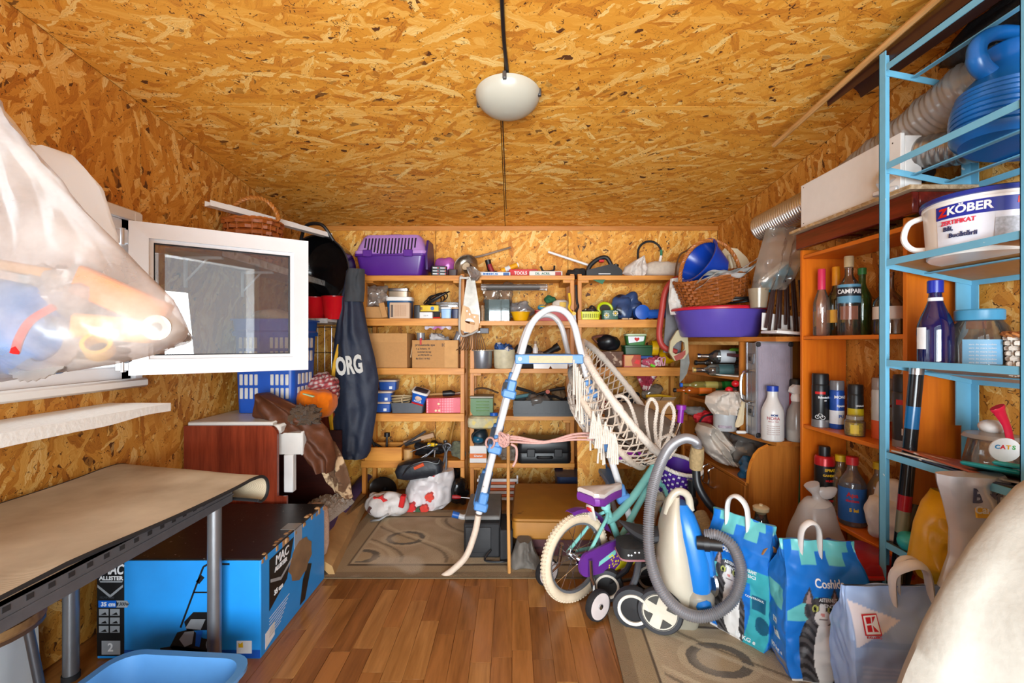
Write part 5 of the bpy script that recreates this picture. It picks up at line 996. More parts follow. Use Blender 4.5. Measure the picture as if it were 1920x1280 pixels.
for nm, a, b, r, c, lb in (('black_tool', (-.20, -.03, .20), (.0, .02, .12), .014, BLACKM, 'long black tool handle sticking out of the black crate'), ('caulking_gun', (-.05, -.05, .15), (.16, -.04, .20), .013, BLACK, 'black caulking gun lying across the crate'), ('black_tool', (-.1, .03, .09), (.05, .02, .17), .016, BLACKM, 'second black tool crossing in the black crate'), ('black_tool', (.02, -.06, .15), (.17, -.02, .10), .012, BLACK, 'slim black tool slanting right in the crate')):
    t2 = thing(nm, lb, 'tool', (x, 3.44, z)); part(t2, 'shaft', MB().tube([a, tuple((a[i]+b[i])/2+(.01 if i == 2 else 0) for i in range(3)), b], [r, r*.8, r*1.1], 8), c)
    if nm == 'caulking_gun': part(t2, 'trigger', MB().tube([(.02, -.045, .17), (.0, -.045, .12), (-.02, -.045, .09)], .011, 8), BLACK); part(t2, 'dial', MB().cyl((.03, -.065, .175), (.03, -.04, .175), .016), mat('#b0482c', .5))
solo('teal_tool', 'teal grey plastic tool inside the black crate', 'tool', MB().tube([(-.02, 0, 0), (.1, 0, .02)], [.016, .012], 8), mat('#47727a', .5), (x-.19, 3.42, z+.13)); solo('clear_bag', 'clear plastic bag crumpled in the black crate', 'plastic bag', blob(.2, .12, .09, 112, .35, 12), film('#b8b0a8', .4, .4), (x-.04, 3.40, z+.06))
solo('mesh_bag', 'brown mesh bag at the right in the black crate', 'bag', blob(.12, .1, .1, 113, .2, 12), mat('#6a5236', .8, 0, .4), (x+.12, 3.46, z+.09))
# unit 3 shelf 4 (behind the chair): carton, tools
z = S3[3]+.005
x, w = on(1205, 1260, 3.42); t = carton('white_carton', 'open pale cardboard carton at the right of the fourth shelf', (x, 3.47, z), .22, .16, .10, 4, False); part(t, 'flap', MB().box((-.05, -.1, .115), (.1, .05, .004), (-35, 0, 0)).box((.06, -.1, .115), (.1, .05, .004), (-30, 0, 0)), mat('#c6ab8c', .8)); 
solo('yellow_tool', 'yellow handled trowel lying over the pale carton', 'tool', MB().tube([(-.1, 0, 0), (0, 0, .008), (.1, 0, -.004)], [.014, .010, .008], 8), mat('#d8a818', .5), (x+.02, 3.44, z+.125))
solo('plastic_bag', 'clear bag of grey and yellow bits on the pale carton', 'plastic bag', blob(.16, .1, .1, 118, .3, 12), film('#c8bca8', .5, .4), (x-.01, 3.50, z+.1))
solo('red_bag', 'red and white sweet bags hanging from the third right shelf', 'bag', drape(rowspx([(683, 1190, 1240), (700, 1192, 1238), (718, 1200, 1225), (732, 1206, 1216)], 3.42), 3.44, .03, 14, 14, .01, 3, 9, .5, 0, .04, 20), mat('#a8384a', .4, 0, .4, .2, 20, wear=('#d8c8c4', 14, .52)))
solo('red_packet', 'red packet seen through the netting of the hanging chair', 'packet', blob(.2, .12, .13, 119, .2, 9), mat('#a81c20', .5, 0, .3), (wx(1135, 3.44), 3.47, z)); solo('black_packet', 'dark packet on the fourth right shelf behind the netting', 'packet', blob(.22, .14, .15, 120, .2, 9), mat('#24262c', .5, 0, .3), (wx(1180, 3.44), 3.5, z))
# ---------- shelf 5
z = S1[4]+.005; Y = 3.42
x, w = on(690, 758, Y); t = thing('wooden_tray', 'orange wooden drawer full of black tools on the lowest left shelf', 'drawer', (x, Y+.01, z)); m = MB(); part(t, 'front', MB().bb(-w/2, w/2, -.09, -.078, 0, .1, .002), PINE); part(t, 'floor', MB().bb(-w/2, w/2, -.078, .078, 0, .008), PINE)
for s in (-1, 1): part(t, 'side', MB().bb(s*w/2-(0 if s < 0 else .012), s*w/2+(.012 if s < 0 else 0), -.078, .078, .0, .1, .002), PINEY)
part(t, 'back', MB().bb(-w/2, w/2, .078, .09, 0, .1, .002), PINE)
for i, (px, L, a, c, lb) in enumerate(((705, .2, -22, BLACKM, 'black iron bar at the left in the wooden drawer'), (724, .13, 2, BLACK, 'black bolt standing upright in the wooden drawer'), (742, .26, 58, DSTEEL, 'dark steel rod slanting out of the wooden drawer'), (735, .22, 72, BLACKM, 'black bar lying low in the wooden drawer'), (716, .18, -60, BLACKM, 'black file leaning left in the wooden drawer'))):
    t2 = thing('iron_tool', lb, 'tool', (wx(px, Y), Y+.0+.012*i, z+.06), r=(0, a, 0)); part(t2, 'shaft', MB().cyl((0, 0, 0), (0, 0, L), .009, 8), c)
    if i == 1: part(t2, 'head', MB().cyl((0, 0, L-.03), (0, 0, L), .022, 12), BLACK)
t = thing('wooden_plank', 'short rough plank leaning over the wooden drawer', 'plank', tuple(W(786, 822, 3.5))); part(t, 'board', MB().box((0, 0, 0), (.24, .05, .035), (0, -16, 0), .003), wood('#b8906a', '#8a6644'))
x, w = on(757, 776, 3.40); solo('tan_can', 'small tan cylinder can beside the wooden drawer', 'can', MB().lathe([(.001, 0), (.034, 0), (.034, .078), (.03, .08), (.001, .08)], 20), mat('#c89a5e', .5, 0, .1), (x, 3.38, z))
def tool(name, label, cat, parts, loc, r=(0, 0, 0)):
    t = thing(name, label, cat, loc, r=r)
    for nm, mb, m in parts: part(t, nm, mb, m)
    return t
m = MB()
tool('pliers', 'steel pliers with orange handle hanging over the lowest left shelf', 'pliers', [('handle', MB().tube([W(760, 876, 3.34)-W(760, 876, 3.34), W(784, 862, 3.35)-W(760, 876, 3.34)], [.013, .010], 8), mat('#e88a1c', .45)), ('jaw', MB().tube([V((.09, .01, .05)), V((.155, .03, .09))], [.008, .005], 8), STEEL), ('handle', MB().tube([V((.11, .02, .05)), V((.15, .03, .075)), V((.2, .04, .12))], [.009, .008, .006], 8), mat('#8a8f98', .4, .6))], tuple(W(760, 876, 3.34)))
tool('hammer', 'yellow and black handled hammer lying among the tools', 'hammer', [('handle', MB().tube([V((0, 0, 0)), V((.06, .0, -.002)), V((.12, .01, -.006))], [.013, .014, .011], 8), YEL), ('grip', MB().tube([V((.05, 0, -.002)), V((.11, .01, -.005))], [.0155, .0145], 8), BLACK), ('head', MB().tube([V((.13, .01, -.045)), V((.13, .01, .03))], [.014, .016], 10), DSTEEL)], tuple(W(802, 833, 3.38)))
tool('pincers', 'old grey steel pincers hanging over the shelf edge', 'pincers', [('jaw', MB().tube(arc((0, 0, -.02), .03, 20, 160, 8), .010, 8), DSTEEL), ('handle', MB().tube(spl([(-.028, 0, -.01), (-.01, -.01, -.05), (-.02, -.025, -.12), (-.045, -.03, -.19)], 5), .008, 8), mat('#5a5a5e', .5, .6)), ('handle', MB().tube(spl([(.028, 0, -.01), (0, -.01, -.05), (.0, -.03, -.12), (-.004, -.035, -.19)], 5), .008, 8), mat('#5a5a5e', .5, .6))], tuple(W(838, 834, 3.33)))
tool('chisel', 'small wooden handled chisel poking over the shelf edge', 'chisel', [('handle', MB().cyl((0, -.0, -.085), (0, 0, 0), .011, 10), wood('#c89258', '#9a6834', 'z')), ('shaft', MB().cyl((0, 0, 0), (.002, .02, .05), .006, 8), STEEL)], tuple(W(814, 858, 3.335)))
tool('axe_handle', 'worn yellow wooden handle leaning in the shelf corner', 'handle', [('shaft', MB().tube([W(842, 835, 3.52)-W(842, 835, 3.52), W(848, 806, 3.54)-W(842, 835, 3.52), W(853, 786, 3.56)-W(842, 835, 3.52)], [.014, .013, .016], 8), wood('#b07c30', '#8a5a1c', 'z')), ('head', MB().box((-.0, 0, -.02), (.07, .03, .04), None, .004), DSTEEL)], tuple(W(842, 835, 3.52)))
tool('spanner', 'grey steel spanner lying by the pliers', 'spanner', [('shaft', MB().box((0, 0, 0), (.18, .016, .007), (0, -20, 0), .002), STEEL), ('jaw', MB().box((.09, 0, .032), (.03, .03, .01), (0, -20, 0), .002), STEEL)], tuple(W(782, 842, 3.36)))
solo('work_gloves', 'grey green work gloves bunched at the shelf end', 'gloves', blob(.12, .1, .12, 125, .25, 12), cloth('#6a6c58', .6, 60, .4), (wx(858, 3.42), 3.44, z)); solo('black_tool', 'black clamp heaped with tools behind the pliers', 'tool', blob(.2, .12, .09, 126, .45, 16), mat('#26262a', .5, .3, .5), (wx(805, 3.5), 3.52, z))
z = S2[4]+.005
x, w = on(882, 913, 3.42); t = thing('white_box', 'white carton with orange stripe on the lowest middle shelf', 'box', (x, 3.42, z)); part(t, 'box', solidbox(w, .10, .125, 1, .003), WHITE); part(t, 'print', flat(MB(), rect(-w/2, w/2, .032, .068), -.0506, -.0498), mat('#e8762a', .5)); part(t, 'lettering', MB().text('Chamoi', .02, at(0, -.0508, .05) @ FACE, .0004, .0006), LT)
t = thing('face_mask', 'dark blue black respirator mask on the white orange carton', 'mask', (wx(900, 3.42), 3.42, z+.127)); part(t, 'shell', MB().ell((0, 0, .065), (.062, .07, .066), 18, 12), mat('#1c2b34', .4, 0, .3)); part(t, 'visor', MB().ell((-.012, -.03, .045), (.05, .05, .034), 16, 10), mat('#1b5a78', .25)); part(t, 'strap', MB().tube(spl([(-.04, -.05, .02), (-.05, -.06, .08), (0, -.06, .12), (.06, -.02, .13)], 6), .009, 6, flat=1.6), BLACKM)
bottle('bottle', 'green plastic bottle behind the ladder leg', (wx(922, 3.47), 3.48, z), .18, .028, .012, mat('#1f9a50', .35), cap=(.02, 1.2), capm=mat('#1a7a40', .4)); solo('clear_bag', 'clear plastic bag beside the ladder leg on the lowest shelf', 'plastic bag', blob(.14, .1, .12, 130, .3, 12), film('#cfc8bc', .45, .4), (wx(950, 3.42), 3.43, z))
x, w = on(970, 1070, 3.40); t = thing('tool_case', 'large black power tool case on the lowest middle shelf', 'case', (x, 3.44, z)); part(t, 'body', MB().loft([rr(w/2*.96, .095, .03, 0), rr(w/2, .10, .035, .02), rr(w/2, .10, .035, .075), rr(w/2*.98, .097, .03, .08)]), mat('#141517', .4, 0, .2)); part(t, 'lid', MB().loft([rr(w/2*.98, .097, .03, .082), rr(w/2, .10, .035, .088), rr(w/2*.98, .098, .035, .16), rr(w/2*.9, .09, .03, .175)]), mat('#17181a', .4, 0, .2))
for dx in (-.1, .1): part(t, 'latch', MB().bb(dx-.03, dx+.03, -.109, -.099, .05, .11, .004), BLACK)
part(t, 'handle', MB().tube(spl([(-.05, -.1, .05), (-.045, -.125, .05), (.045, -.125, .05), (.05, -.1, .05)], 5), .009, 8), BLACK)
solo('stone_bag', 'dark bag on the lowest right shelf behind the chair', 'bag', blob(.3, .16, .15, 131, .15, 8), mat('#3a2c26', .7, 0, .4), (wx(1150, 3.44), 3.48, S3[4]+.005)); solo('floral_cloth', 'brown floral cloth bundle on the lowest right shelf', 'cloth', blob(.22, .16, .2, 132, .2, 8), mat('#8a5a48', .8, 0, .4, .3, 20, wear=('#d8c4a8', 9, .55)), (wx(1225, 3.44), 3.47, S3[4]+.005))
# ---------- hanging saws and rake on the post between units 1 and 2
SAWW = wood('#d8a86c', '#b88448', 'z', 18, .4)
def P3(px, py, Y): q = W(px, py, Y); return (q.x, q.z)
Yh = 3.325; t = thing('hand_saw', 'old hand saw with wooden grip hanging from the shelf post', 'saw', (0, Yh, 0))
part(t, 'blade', MB().prism([P3(*q, Yh) for q in ((876, 518), (890, 521), (900, 585), (900, 606), (866, 600), (870, 560))], -.001, .0008), mat('#8f8a82', .4, .8, .3)); m = MB()
O_ = [P3(*q, Yh) for q in ((868, 572), (880, 577), (884, 588), (897, 590), (899, 604), (896, 622), (884, 624), (872, 622), (864, 618), (864, 598))]; I_ = [P3(*q, Yh) for q in ((874, 598), (879, 596), (884, 597), (888, 600), (891, 605), (890, 609), (884, 608), (878, 606), (873, 604), (872, 601))]
m.loft([[(x, y, z) for x, z in pp] for pp, y in ((O_, -.012), (O_, .012), (I_, .012), (I_, -.012), (O_, -.012))], False, False); part(t, 'grip', m, SAWW, 'wooden grip')
for q in ((876, 583), (881, 589), (890, 594)): part(t, 'screw', MB().cyl((*P3(*q, Yh)[:1], -.014, P3(*q, Yh)[1]), (P3(*q, Yh)[0], -.010, P3(*q, Yh)[1]), .005), STEEL)
t = thing('hack_saw', 'light grey metal hacksaw frame hanging beside the hand saw', 'saw', (0, 3.305, 0)); m = MB(); part(t, 'frame', MB().tube(spl([W(868, 520, 3.305)-V((0, 3.305, 0)), W(863, 522, 3.305)-V((0, 3.305, 0)), W(862, 575, 3.305)-V((0, 3.305, 0)), W(863, 626, 3.305)-V((0, 3.305, 0)), W(882, 626, 3.305)-V((0, 3.305, 0)), W(896, 619, 3.305)-V((0, 3.305, 0))], 6), .0085, 8), mat('#c2bfba', .4, .5)); part(t, 'top_arm', MB().cyl(W(862, 521, 3.305)-V((0, 3.305, 0)), W(878, 521, 3.305)-V((0, 3.305, 0)), .009), mat('#c2bfba', .4, .5))
t = thing('garden_rake', 'rusty fan rake head hanging below the saws', 'rake', (0, 3.35, 0)); q0 = W(886, 622, 3.35)-V((0, 3.35, 0)); part(t, 'socket', MB().box(tuple(q0+V((.0, 0, -.0))), (.13, .03, .018), None, .003), DSTEEL); part(t, 'cross_bar', MB().bb(q0.x+.055, q0.x+.12, -.015, .015, q0.z-.012, q0.z+.028, .003), mat('#5a5a5e', .5, .5))
for i in range(12):
    u = (i-5.5)/6; part(t, 'tine', MB().tube([q0+V((u*.06, .005*(i % 2), -.005)), q0+V((u*.085, .004, -.06)), q0+V((u*.11-.004, -.006, -.125)), q0+V((u*.115-.012, -.022, -.135))], .0036, 5, flat=.6), mat('#7a5c44', .5, .6, .3))
solo('clear_bag', 'wisp of clear plastic bag hooked over the shelf post by the saw', 'plastic bag', drape(rowspx([(500, 874, 890), (508, 876, 900), (517, 880, 902), (526, 884, 896)], 3.3), 3.31, .03, 12, 12, .008, 3, 2, .8, 0, .05, 22), film('#e0dcd8', .4, .5))
# ---------- floor level under the shelves
t = thing('wok', 'dark round pan lid leaning on the floor under the left shelves', 'pan', tuple(W(720, 916, 3.42)), r=(66, 0, -30)); part(t, 'body', MB().lathe([(.001, -.03), (.07, -.026), (.12, -.005), (.135, .01), (.135, .016), (.12, .002), (.001, -.02)], 28, None, True, True, 1, .62), mat('#2a2522', .35, .4, .3)); part(t, 'knob', MB().lathe([(.014, -.02), (.018, 0), (.001, .008)], 14), BLACK)
YF5 = 3.30
t = thing('floral_bag', 'white shopping bag with red poppies on the floor under shelves', 'shopping bag', (0, 0, 0)); part(t, 'bag', drape([(max(.004, a), b, c) for a, b, c in rowspx([(880, 795, 850), (895, 770, 852), (915, 760, 848), (940, 756, 846), (960, 758, 835), (972, 765, 826)], YF5)], YF5+.02, .12, 30, 30, .012, 2.5, 4, .6, 0, .05, 10), mat('#d6d0d0', .5, 0, .1, .15, 20))
def blossom(px, py, r, n): return [W(px+r*math.cos(2*PI*i/n)*(1+.25*math.sin(i*2.4)), py+r*math.sin(2*PI*i/n)*(1+.2*math.cos(i*1.9)), 3.145) for i in range(n)]
for px, py, r, c in ((768, 956, 9, '#d81c1a'), (793, 958, 8, '#d8301c'), (803, 936, 8, '#e03a20'), (809, 892, 6, '#d02424'), (782, 960, 5, '#2c5a34')):
    q = blossom(px, py, r, 16); part(t, 'poppy_print' if c != '#2c5a34' else 'leaf_print', MB().prism([(p.x, p.z) for p in q], 3.175 if py > 900 else 3.2, 3.23), mat(c, .55, 0, .3))
part(t, 'handle', MB().tube([W(800, 885, 3.28), W(806, 876, 3.27), W(818, 880, 3.27), W(820, 890, 3.27)], .006, 6, flat=2), mat('#d6d0d0', .6))
t = thing('black_bag', 'black bag with orange handled tool on the poppy bag', 'bag', (wx(788, 3.24), 3.25, .235), r=(0, -8, 0)); part(t, 'body', MB().loft([rr(.17*s, .07*s, .05, zz, 5) for zz, s in ((0, .7), (.02, .95), (.07, 1), (.11, .85), (.125, .5))]), mat('#1d2028', .5, 0, .3, .2, 30)); part(t, 'orange_handle', MB().tube([(-.02, -.065, .08), (.05, -.06, .10)], [.012, .014], 8), mat('#d8542c', .45)); part(t, 'cable', MB().tube(spl([(-.12, -.06, .03), (-.05, -.075, .10), (.06, -.07, .12), (.14, -.06, .09), (.16, -.05, .11)], 6), .006, 6), BLACK)
t = thing('printed_bag', 'white plastic bag with red star print lying on the rug', 'plastic bag', (wx(722, 3.12), 3.14, .002)); part(t, 'bag', blob(.30, .2, .16, 141, .22, 6, 34, 24), mat('#cfc8c4', .5, 0, .2, .2, 20)); part(t, 'star_print', MB().prism([(-.02+(.03 if i % 2 else .055)*math.cos(i*PI/5), .13+(.02 if i % 2 else .036)*math.sin(i*PI/5)) for i in range(10)], -.085, -.06), RED); part(t, 'red_strip', MB().box((.13, -.06, .12), (.035, .05, .08), (0, 12, 0), .004), RED); part(t, 'print', MB().box((-.07, -.105, .07), (.05, .008, .05), (20, 30, 0), .003), mat('#4a2a26', .6))
for px, lb, sd in ((848, 'black plastic refuse bag under the left shelf end', 145), (862, 'second black bag tucked against the shelf post', 146)): solo('black_bag', lb, 'bag', blob(.13, .16, .26-.06*(sd-145), sd, .2, 8), mat('#0f1012', .22, 0, .3), (wx(px, 3.38), 3.36+.08*(146-sd), .003))
tool('screwdriver', 'screwdriver with red handle pointing right below the shelves', 'screwdriver', [('handle', MB().tube([(0, 0, 0), (.03, 0, -.001), (.06, 0, -.004)], [.013, .015, .009], 10), mat('#a82028', .4)), ('shaft', MB().cyl((.06, 0, -.004), (.15, 0, -.012), .004, 8), STEEL)], tuple(W(848, 931, 3.2)))
tool('metal_bar', 'bent grey metal strip lying on the rug by the bags', 'bar', [('bar', MB().tube([(-.04, 0, .012), (.02, 0, .02), (.07, .03, .045)], .006, 6, flat=2), STEEL)], tuple(W(706, 988, 3.0)[:2])+(.006,))
# under unit 2: cardboard, white and orange rack, black boxes
t = thing('tool_rack', 'white slatted rack with orange and black handles on the floor', 'rack', (wx(935, 3.3), 3.36, .0)); 
for i in range(4): part(t, 'white_slat', MB().bb(-.16, .14, -.02, .0, .035+.045*i, .055+.045*i, .002), WHITE)
for i in range(3): part(t, 'orange_handle', MB().cyl((-.07, -.012, .068+.045*i), (.12, -.012, .068+.045*i), .010, 8), mat('#d8642a', .45)); part(t, 'black_grip', MB().cyl((-.12, -.012, .068+.045*i), (-.065, -.012, .068+.045*i), .011, 8), BLACK)
for s in (-.15, .13): part(t, 'upright', MB().bb(s, s+.012, -.0, .012, 0, .21), WHITE)
# ================================================================ middle of the room
# rugs
def rugpaint(seed):
    def f(p):
        x, y = p.x, p.y; base = lin('#bba588'); n = .5+.5*noise.noise(V((x*14, y*14, seed)))
        def mixc(a, b, t): return tuple(a[i]+(b[i]-a[i])*t for i in range(3))+(1,)
        c = mixc(base, lin('#9c8664'), n*.6)
        bx, by = abs(x)/RW, abs(y)/RH; m = max(bx, 1-(1-by)*RH/RW)
        ed = min(RW-abs(x), RH-abs(y))
        if ed < .05: c = mixc(lin('#7c6446'), c, .2)
        elif ed < .12: c = mixc(lin('#9a825e'), c, .3)
        elif ed < .135: c = lin('#5c4c3a')
        elif ed < .15: c = lin('#b7a384')
        else:
            for cx, cy, r, w in OV:
                d = math.hypot((x-cx), (y-cy)*1.25); 
                if abs(d-r) < w: c = mixc(lin('#57524c'), c, .15)
                elif d < r-w: c = mixc(lin('#b39a74'), c, .3)
                elif d < r+w+.03: c = mixc(lin('#c4b090'), c, .3)
            wv = math.sin(x*9+math.sin(y*7)*1.4+y*4)
            if abs(wv) < .16: c = mixc(lin('#c9b696'), c, .2)
            elif abs(wv-.45) < .09: c = mixc(lin('#6f604c'), c, .25)
        d = noise.noise(V((x*5, y*5, seed+4)))
        if d > .25: c = mixc(c, lin('#c8bca8'), min(.6, (d-.25)*2))
        return c
    return f
def rug(name, label, x0, x1, y0, y1, rz, ov, seed):
    global RW, RH, OV
    RW, RH, OV = (x1-x0)/2, (y1-y0)/2, ov; mb = MB().grid(lambda u, v: V((-RW+2*RW*u, -RH+2*RH*v, .009+.002*noise.noise(V((u*6, v*6, seed))))), 170, 130)
    t = thing(name, label, 'rug', ((x0+x1)/2, (y0+y1)/2, .001), rz); part(t, 'pile', paint(mb, rugpaint(seed)), vcol('rug_pile', .95, .7, 300), fix=False)
    part(t, 'backing', MB().bb(-RW, RW, -RH, RH, 0, .006), mat('#6a5840', .9)); return t
rug('patterned_rug', 'tan rug with dark ovals and waves before the left shelves', -1.0, .55, 2.30, 3.22, 0, ((-.42, .0, .10, .016), (.18, -.02, .11, .016), (-.62, -.24, .09, .02), (.55, .1, .1, .016)), 1)
rug('worn_rug', 'worn tan rug under the vacuum cleaner and blue bags', .40, 1.25, 1.38, 2.02, -4, ((-.05, .0, .10, .02), (.25, .1, .08, .016)), 5)
# ladder
LBL = mat('#4f86c4', .45, 0, .14, .05, 30); TUBE = mat('#d3d2d3', .35, 0, .05, 0, 25, wear=('#9a8a80', 60, .68)); TUB2 = mat('#cdb9a6', .6, 0, .12, .1, 60)
t = thing('pool_ladder', 'white tube pool ladder with blue plastic steps in the room middle', 'ladder', (.1, 2.6, 0))
o_ = V((.1, 2.6, 0)); Yf, Yb = 2.35, 2.92
def hoop(Y, L): return spl([W(a, b, 2.35)-o_+V((0, Y-2.35, 0)) for a, b in L], 6)
HP = [(898, 962), (925, 850), (953, 740), (971, 690), (984, 640), (999, 604), (1020, 584), (1040, 578), (1060, 585), (1076, 608), (1088, 655), (1110, 742), (1138, 835), (1168, 930), (1196, 1020), (1210, 1070)]
for Y, nm in ((Yf, 'front'), (Yb, 'rear')): part(t, 'hoop_rail', MB().tube(hoop(Y, HP), .0175, 12), TUBE)
part(t, 'lower_tube', MB().tube(spl([W(897, 966, 2.34)-o_, W(890, 1000, 2.335)-o_, W(874, 1042, 2.33)-o_, W(850, 1067, 2.33)-o_, W(829, 1082, 2.33)-o_], 6), .0165, 12), TUB2, 'worn beige curved lower tube')
lt = part(t, 'lower_tube', MB().tube(spl([V((-.27, .32, .32)), V((-.285, .32, .20)), V((-.32, .32, .12)), V((-.40, .32, .075)), V((-.45, .32, .085))], 6), .017, 12), TUBE); part(lt, 'end_cap', MB().cyl((-.44, .32, .083), (-.482, .32, .094), .021), mat('#1c5fb4', .4), 'blue end cap')
part(t, 'lower_tube', MB().tube([V((.46, -.25, .20)), V((.48, -.25, .01))], .0165, 10), TUB2); part(t, 'lower_tube', MB().tube([V((.46, .32, .20)), V((.48, .32, .01))], .0165, 10), TUB2)
def rx(py, s):
    L = HP[:8] if s < 0 else HP[7:]
    for (a, b), (c, d) in zip(L, L[1:]):
        lo, hi = min(b, d), max(b, d)
        if lo <= py <= hi: return wx(a+(c-a)*(py-b)/(d-b), 2.35)
for py, s in ((735, -1), (838, -1), (945, -1), (735, 1), (833, 1), (930, 1)):
    x, z = rx(py, s)-o_.x, wz(py, 2.35); st = part(t, 'step', MB().box((x+s*.005, (Yf+Yb)/2-o_.y, z-.01), (.075, Yb-Yf-.06, .03), None, .006), LBL)
    for Y in (Yf, Yb): part(st, 'sleeve', MB().box((x, Y-o_.y, z-.008), (.07, .062, .045), (0, -14*s, 0), .008).box((x+.012*s*-1, Y-o_.y, z+.03), (.045, .05, .07), (0, -14*s, 0), .008), LBL)
zp = wz(672, 2.35); xa, xb = wx(966, 2.35)-o_.x, wx(1092, 2.35)-o_.x
pl = part(t, 'platform', MB().bb(xa, xb, Yf-.03-o_.y, Yb+.03-o_.y, zp-.012, zp+.012, .004).bb(xa, xb, Yf-.034-o_.y, Yf-.018-o_.y, zp-.026, zp+.022, .004), LBL)
part(pl, 'tread', MB().bb(xa+.07, xb-.055, Yf-.0365-o_.y, Yf-.033-o_.y, zp-.022, zp+.016, .001), mat('#c9b292', .8, 0, .1, .2, 80), 'beige worn tread strip')
for dx in (.018, .1): pass
part(pl, 'bolt', MB().cyl((xa+.024, Yf-.04-o_.y, zp), (xa+.024, Yf-.034-o_.y, zp), .009), STEEL)
t = thing('pink_rope', 'pink rope tied across the pool ladder legs in a knot', 'rope', (0, 0, 0)); ROP = mat('#c89a90', .8, 0, .2, .4, 90)
for k, (za, sg) in enumerate(((822, 6), (828, 2), (818, 10))): part(t, 'strand', MB().tube(spl([W(926, 826, 2.31), W(960, za, 2.29), W(1020, za+sg, 2.30), W(1075, 818+k*5-4, 2.30), W(1112, 812+k*6, 2.31)], 6), .0058, 6), ROP)
m = MB()
for k in range(5): m.tube([W(945+9*math.cos(2*PI*i/12+k), 824+9*math.sin(2*PI*i/12*(1+(k % 2)))-(k-2)*2, 2.27+.012*math.sin(2*PI*i/12*2+k)) for i in range(12)], .006, 6, True)
part(t, 'knot', m, ROP); part(t, 'loose_end', MB().tube(spl([W(958, 832, 2.28), W(968, 840, 2.28), W(968, 860, 2.28), W(962, 874, 2.28)], 5), .006, 6), ROP); part(t, 'loop', MB().tube([W(919+8*math.cos(2*PI*i/14), 830+10*math.sin(2*PI*i/14), 2.33-.03*math.cos(2*PI*i/14)) for i in range(14)], .0055, 6, True), ROP)
solo('broom_stick', 'thin brown broom stick standing beside the ladder leg', 'stick', MB().tube([W(953, 836, 2.42), W(953, 950, 2.38), W(955, 1083, 2.34)], .009, 8), wood('#c08a4c', '#96642c', 'z'))
# ottoman cushion on mauve blanket box, grey cloth, dark cases
t = thing('ottoman_cushion', 'thick mustard brown upholstered cushion behind the bicycle wheel', 'cushion', (.245, 2.78, .125), -2); part(t, 'body', MB().loft([rr(.235*s, .32*s, .03, z, 4) for z, s in ((0, .97), (.01, 1), (.095, 1), (.11, .975), (.115, .9))]), mat('#a8701c', .6, 0, .14, .1, 9, wear=('#6f4812', 7, .70))); part(t, 'seam', MB().tube(rr(.236, .321, .03, .098, 4), .003, 5, True), mat('#8a5a14', .6))
solo('mauve_blanket', 'folded dull mauve blanket under the mustard cushion', 'blanket', MB().loft([rr(.19*s, .27*s, .04, z, 4) for z, s in ((0, 1), (.03, 1.02), (.045, .98), (.06, 1.02), (.1, 1), (.12, .9))]), cloth('#6a4648', .4, 30), (.27, 2.80, .002))
solo('grey_cloth', 'grey cloth hanging down beside the mustard cushion', 'cloth', drape([(.15, -.035, .045), (.10, -.05, .06), (.05, -.07, .085), (.012, -.085, .10)], 0, .05, 18, 16, .014, 2.5, 3, 1), mat('#6b655e', .85, 0, .15, .2, 40), (.06, 2.42, 0))
t = thing('black_case', 'black equipment case on the rug under the ladder', 'case', (-.165, 2.72, .011)); part(t, 'body', MB().bb(-.10, .10, -.22, .2, 0, .19, .008), BLACKM); part(t, 'lid', MB().bb(-.10, .10, -.18, .2, .19, .215, .006), mat('#6e6a66', .5, 0, .2)); part(t, 'panel', MB().bb(-.09, .05, -.224, -.219, .03, .17, .002), BLACK)
part(t, 'cable', MB().tube(spl([(.05, -.23, .05), (.02, -.27, .012), (.12, -.28, .01), (.16, -.24, .012)], 6), .006, 6), BLACK)
solo('black_box', 'tall narrow black box beside the mustard cushion', 'box', MB().bb(-.035, .035, -.12, .12, 0, .17, .004), BLACKM, (-.03, 2.58, .011))
t = thing('brown_plank', 'thin reddish board leaning between ladder and cushion', 'board', (0.0, 2.62, .012), r=(0, -6, 0)); part(t, 'board', MB().bb(-.009, .009, -.05, .05, 0, .23, .002), wood('#7a5a4a', '#5a3e32', 'z'))
t = thing('rounded_board', 'particle board with rounded corner leaning behind the saddle', 'board', (.47, 2.83, .24), r=(-7, 0, 0)); m = MB(); m.prism([(-.06, 0), (.10, 0), (.115, .10), (.115, .30)]+[(.115-.06+.06*math.cos(a), .30+.06*math.sin(a)) for a in (.5, 1.0, 1.4)]+[(-.06, .37)], -.008, .008); part(t, 'board', m, OSBX)
solo('dark_bin', 'dark blue bin on the floor behind the mustard cushion', 'bin', MB().loft([rr(.07, .1, .03, 0), rr(.085, .12, .03, .25)]), mat('#22304e', .4, 0, .2), (.40, 3.30, .002))
# macrame hanging chair leaning on the ladder
A, B_ = W(1094, 642, 2.62), W(1252, 852, 2.46); ctr = (A+B_)/2; u_ = (B_-A)/2; Rr = u_.length; un = u_.normalized()
vv = V((.8*.098, .36, .6*.098)); vv = (vv-un*vv.dot(un)).normalized(); nn_ = un.cross(vv).normalized()
if nn_.z < 0: nn_ = -nn_
COT = mat('#cdbba8', .85, 0, .14, .5, 90); COT2 = mat('#d8cbbd', .85, 0, .1, .5, 110)
t = thing('hanging_chair', 'off-white macrame hanging chair leaning against the pool ladder', 'chair', tuple(ctr))
def rp(a, k=1, d=0): return un*Rr*k*math.cos(a)+vv*Rr*k*math.sin(a)+nn_*d
NR = 120
part(t, 'seat_ring', MB().tube([rp(2*PI*i/NR) for i in range(NR)], [.0185+.0022*(i % 2)+.004*(1 if i % 15 < 2 else 0) for i in range(NR)], 10, True), COT2)
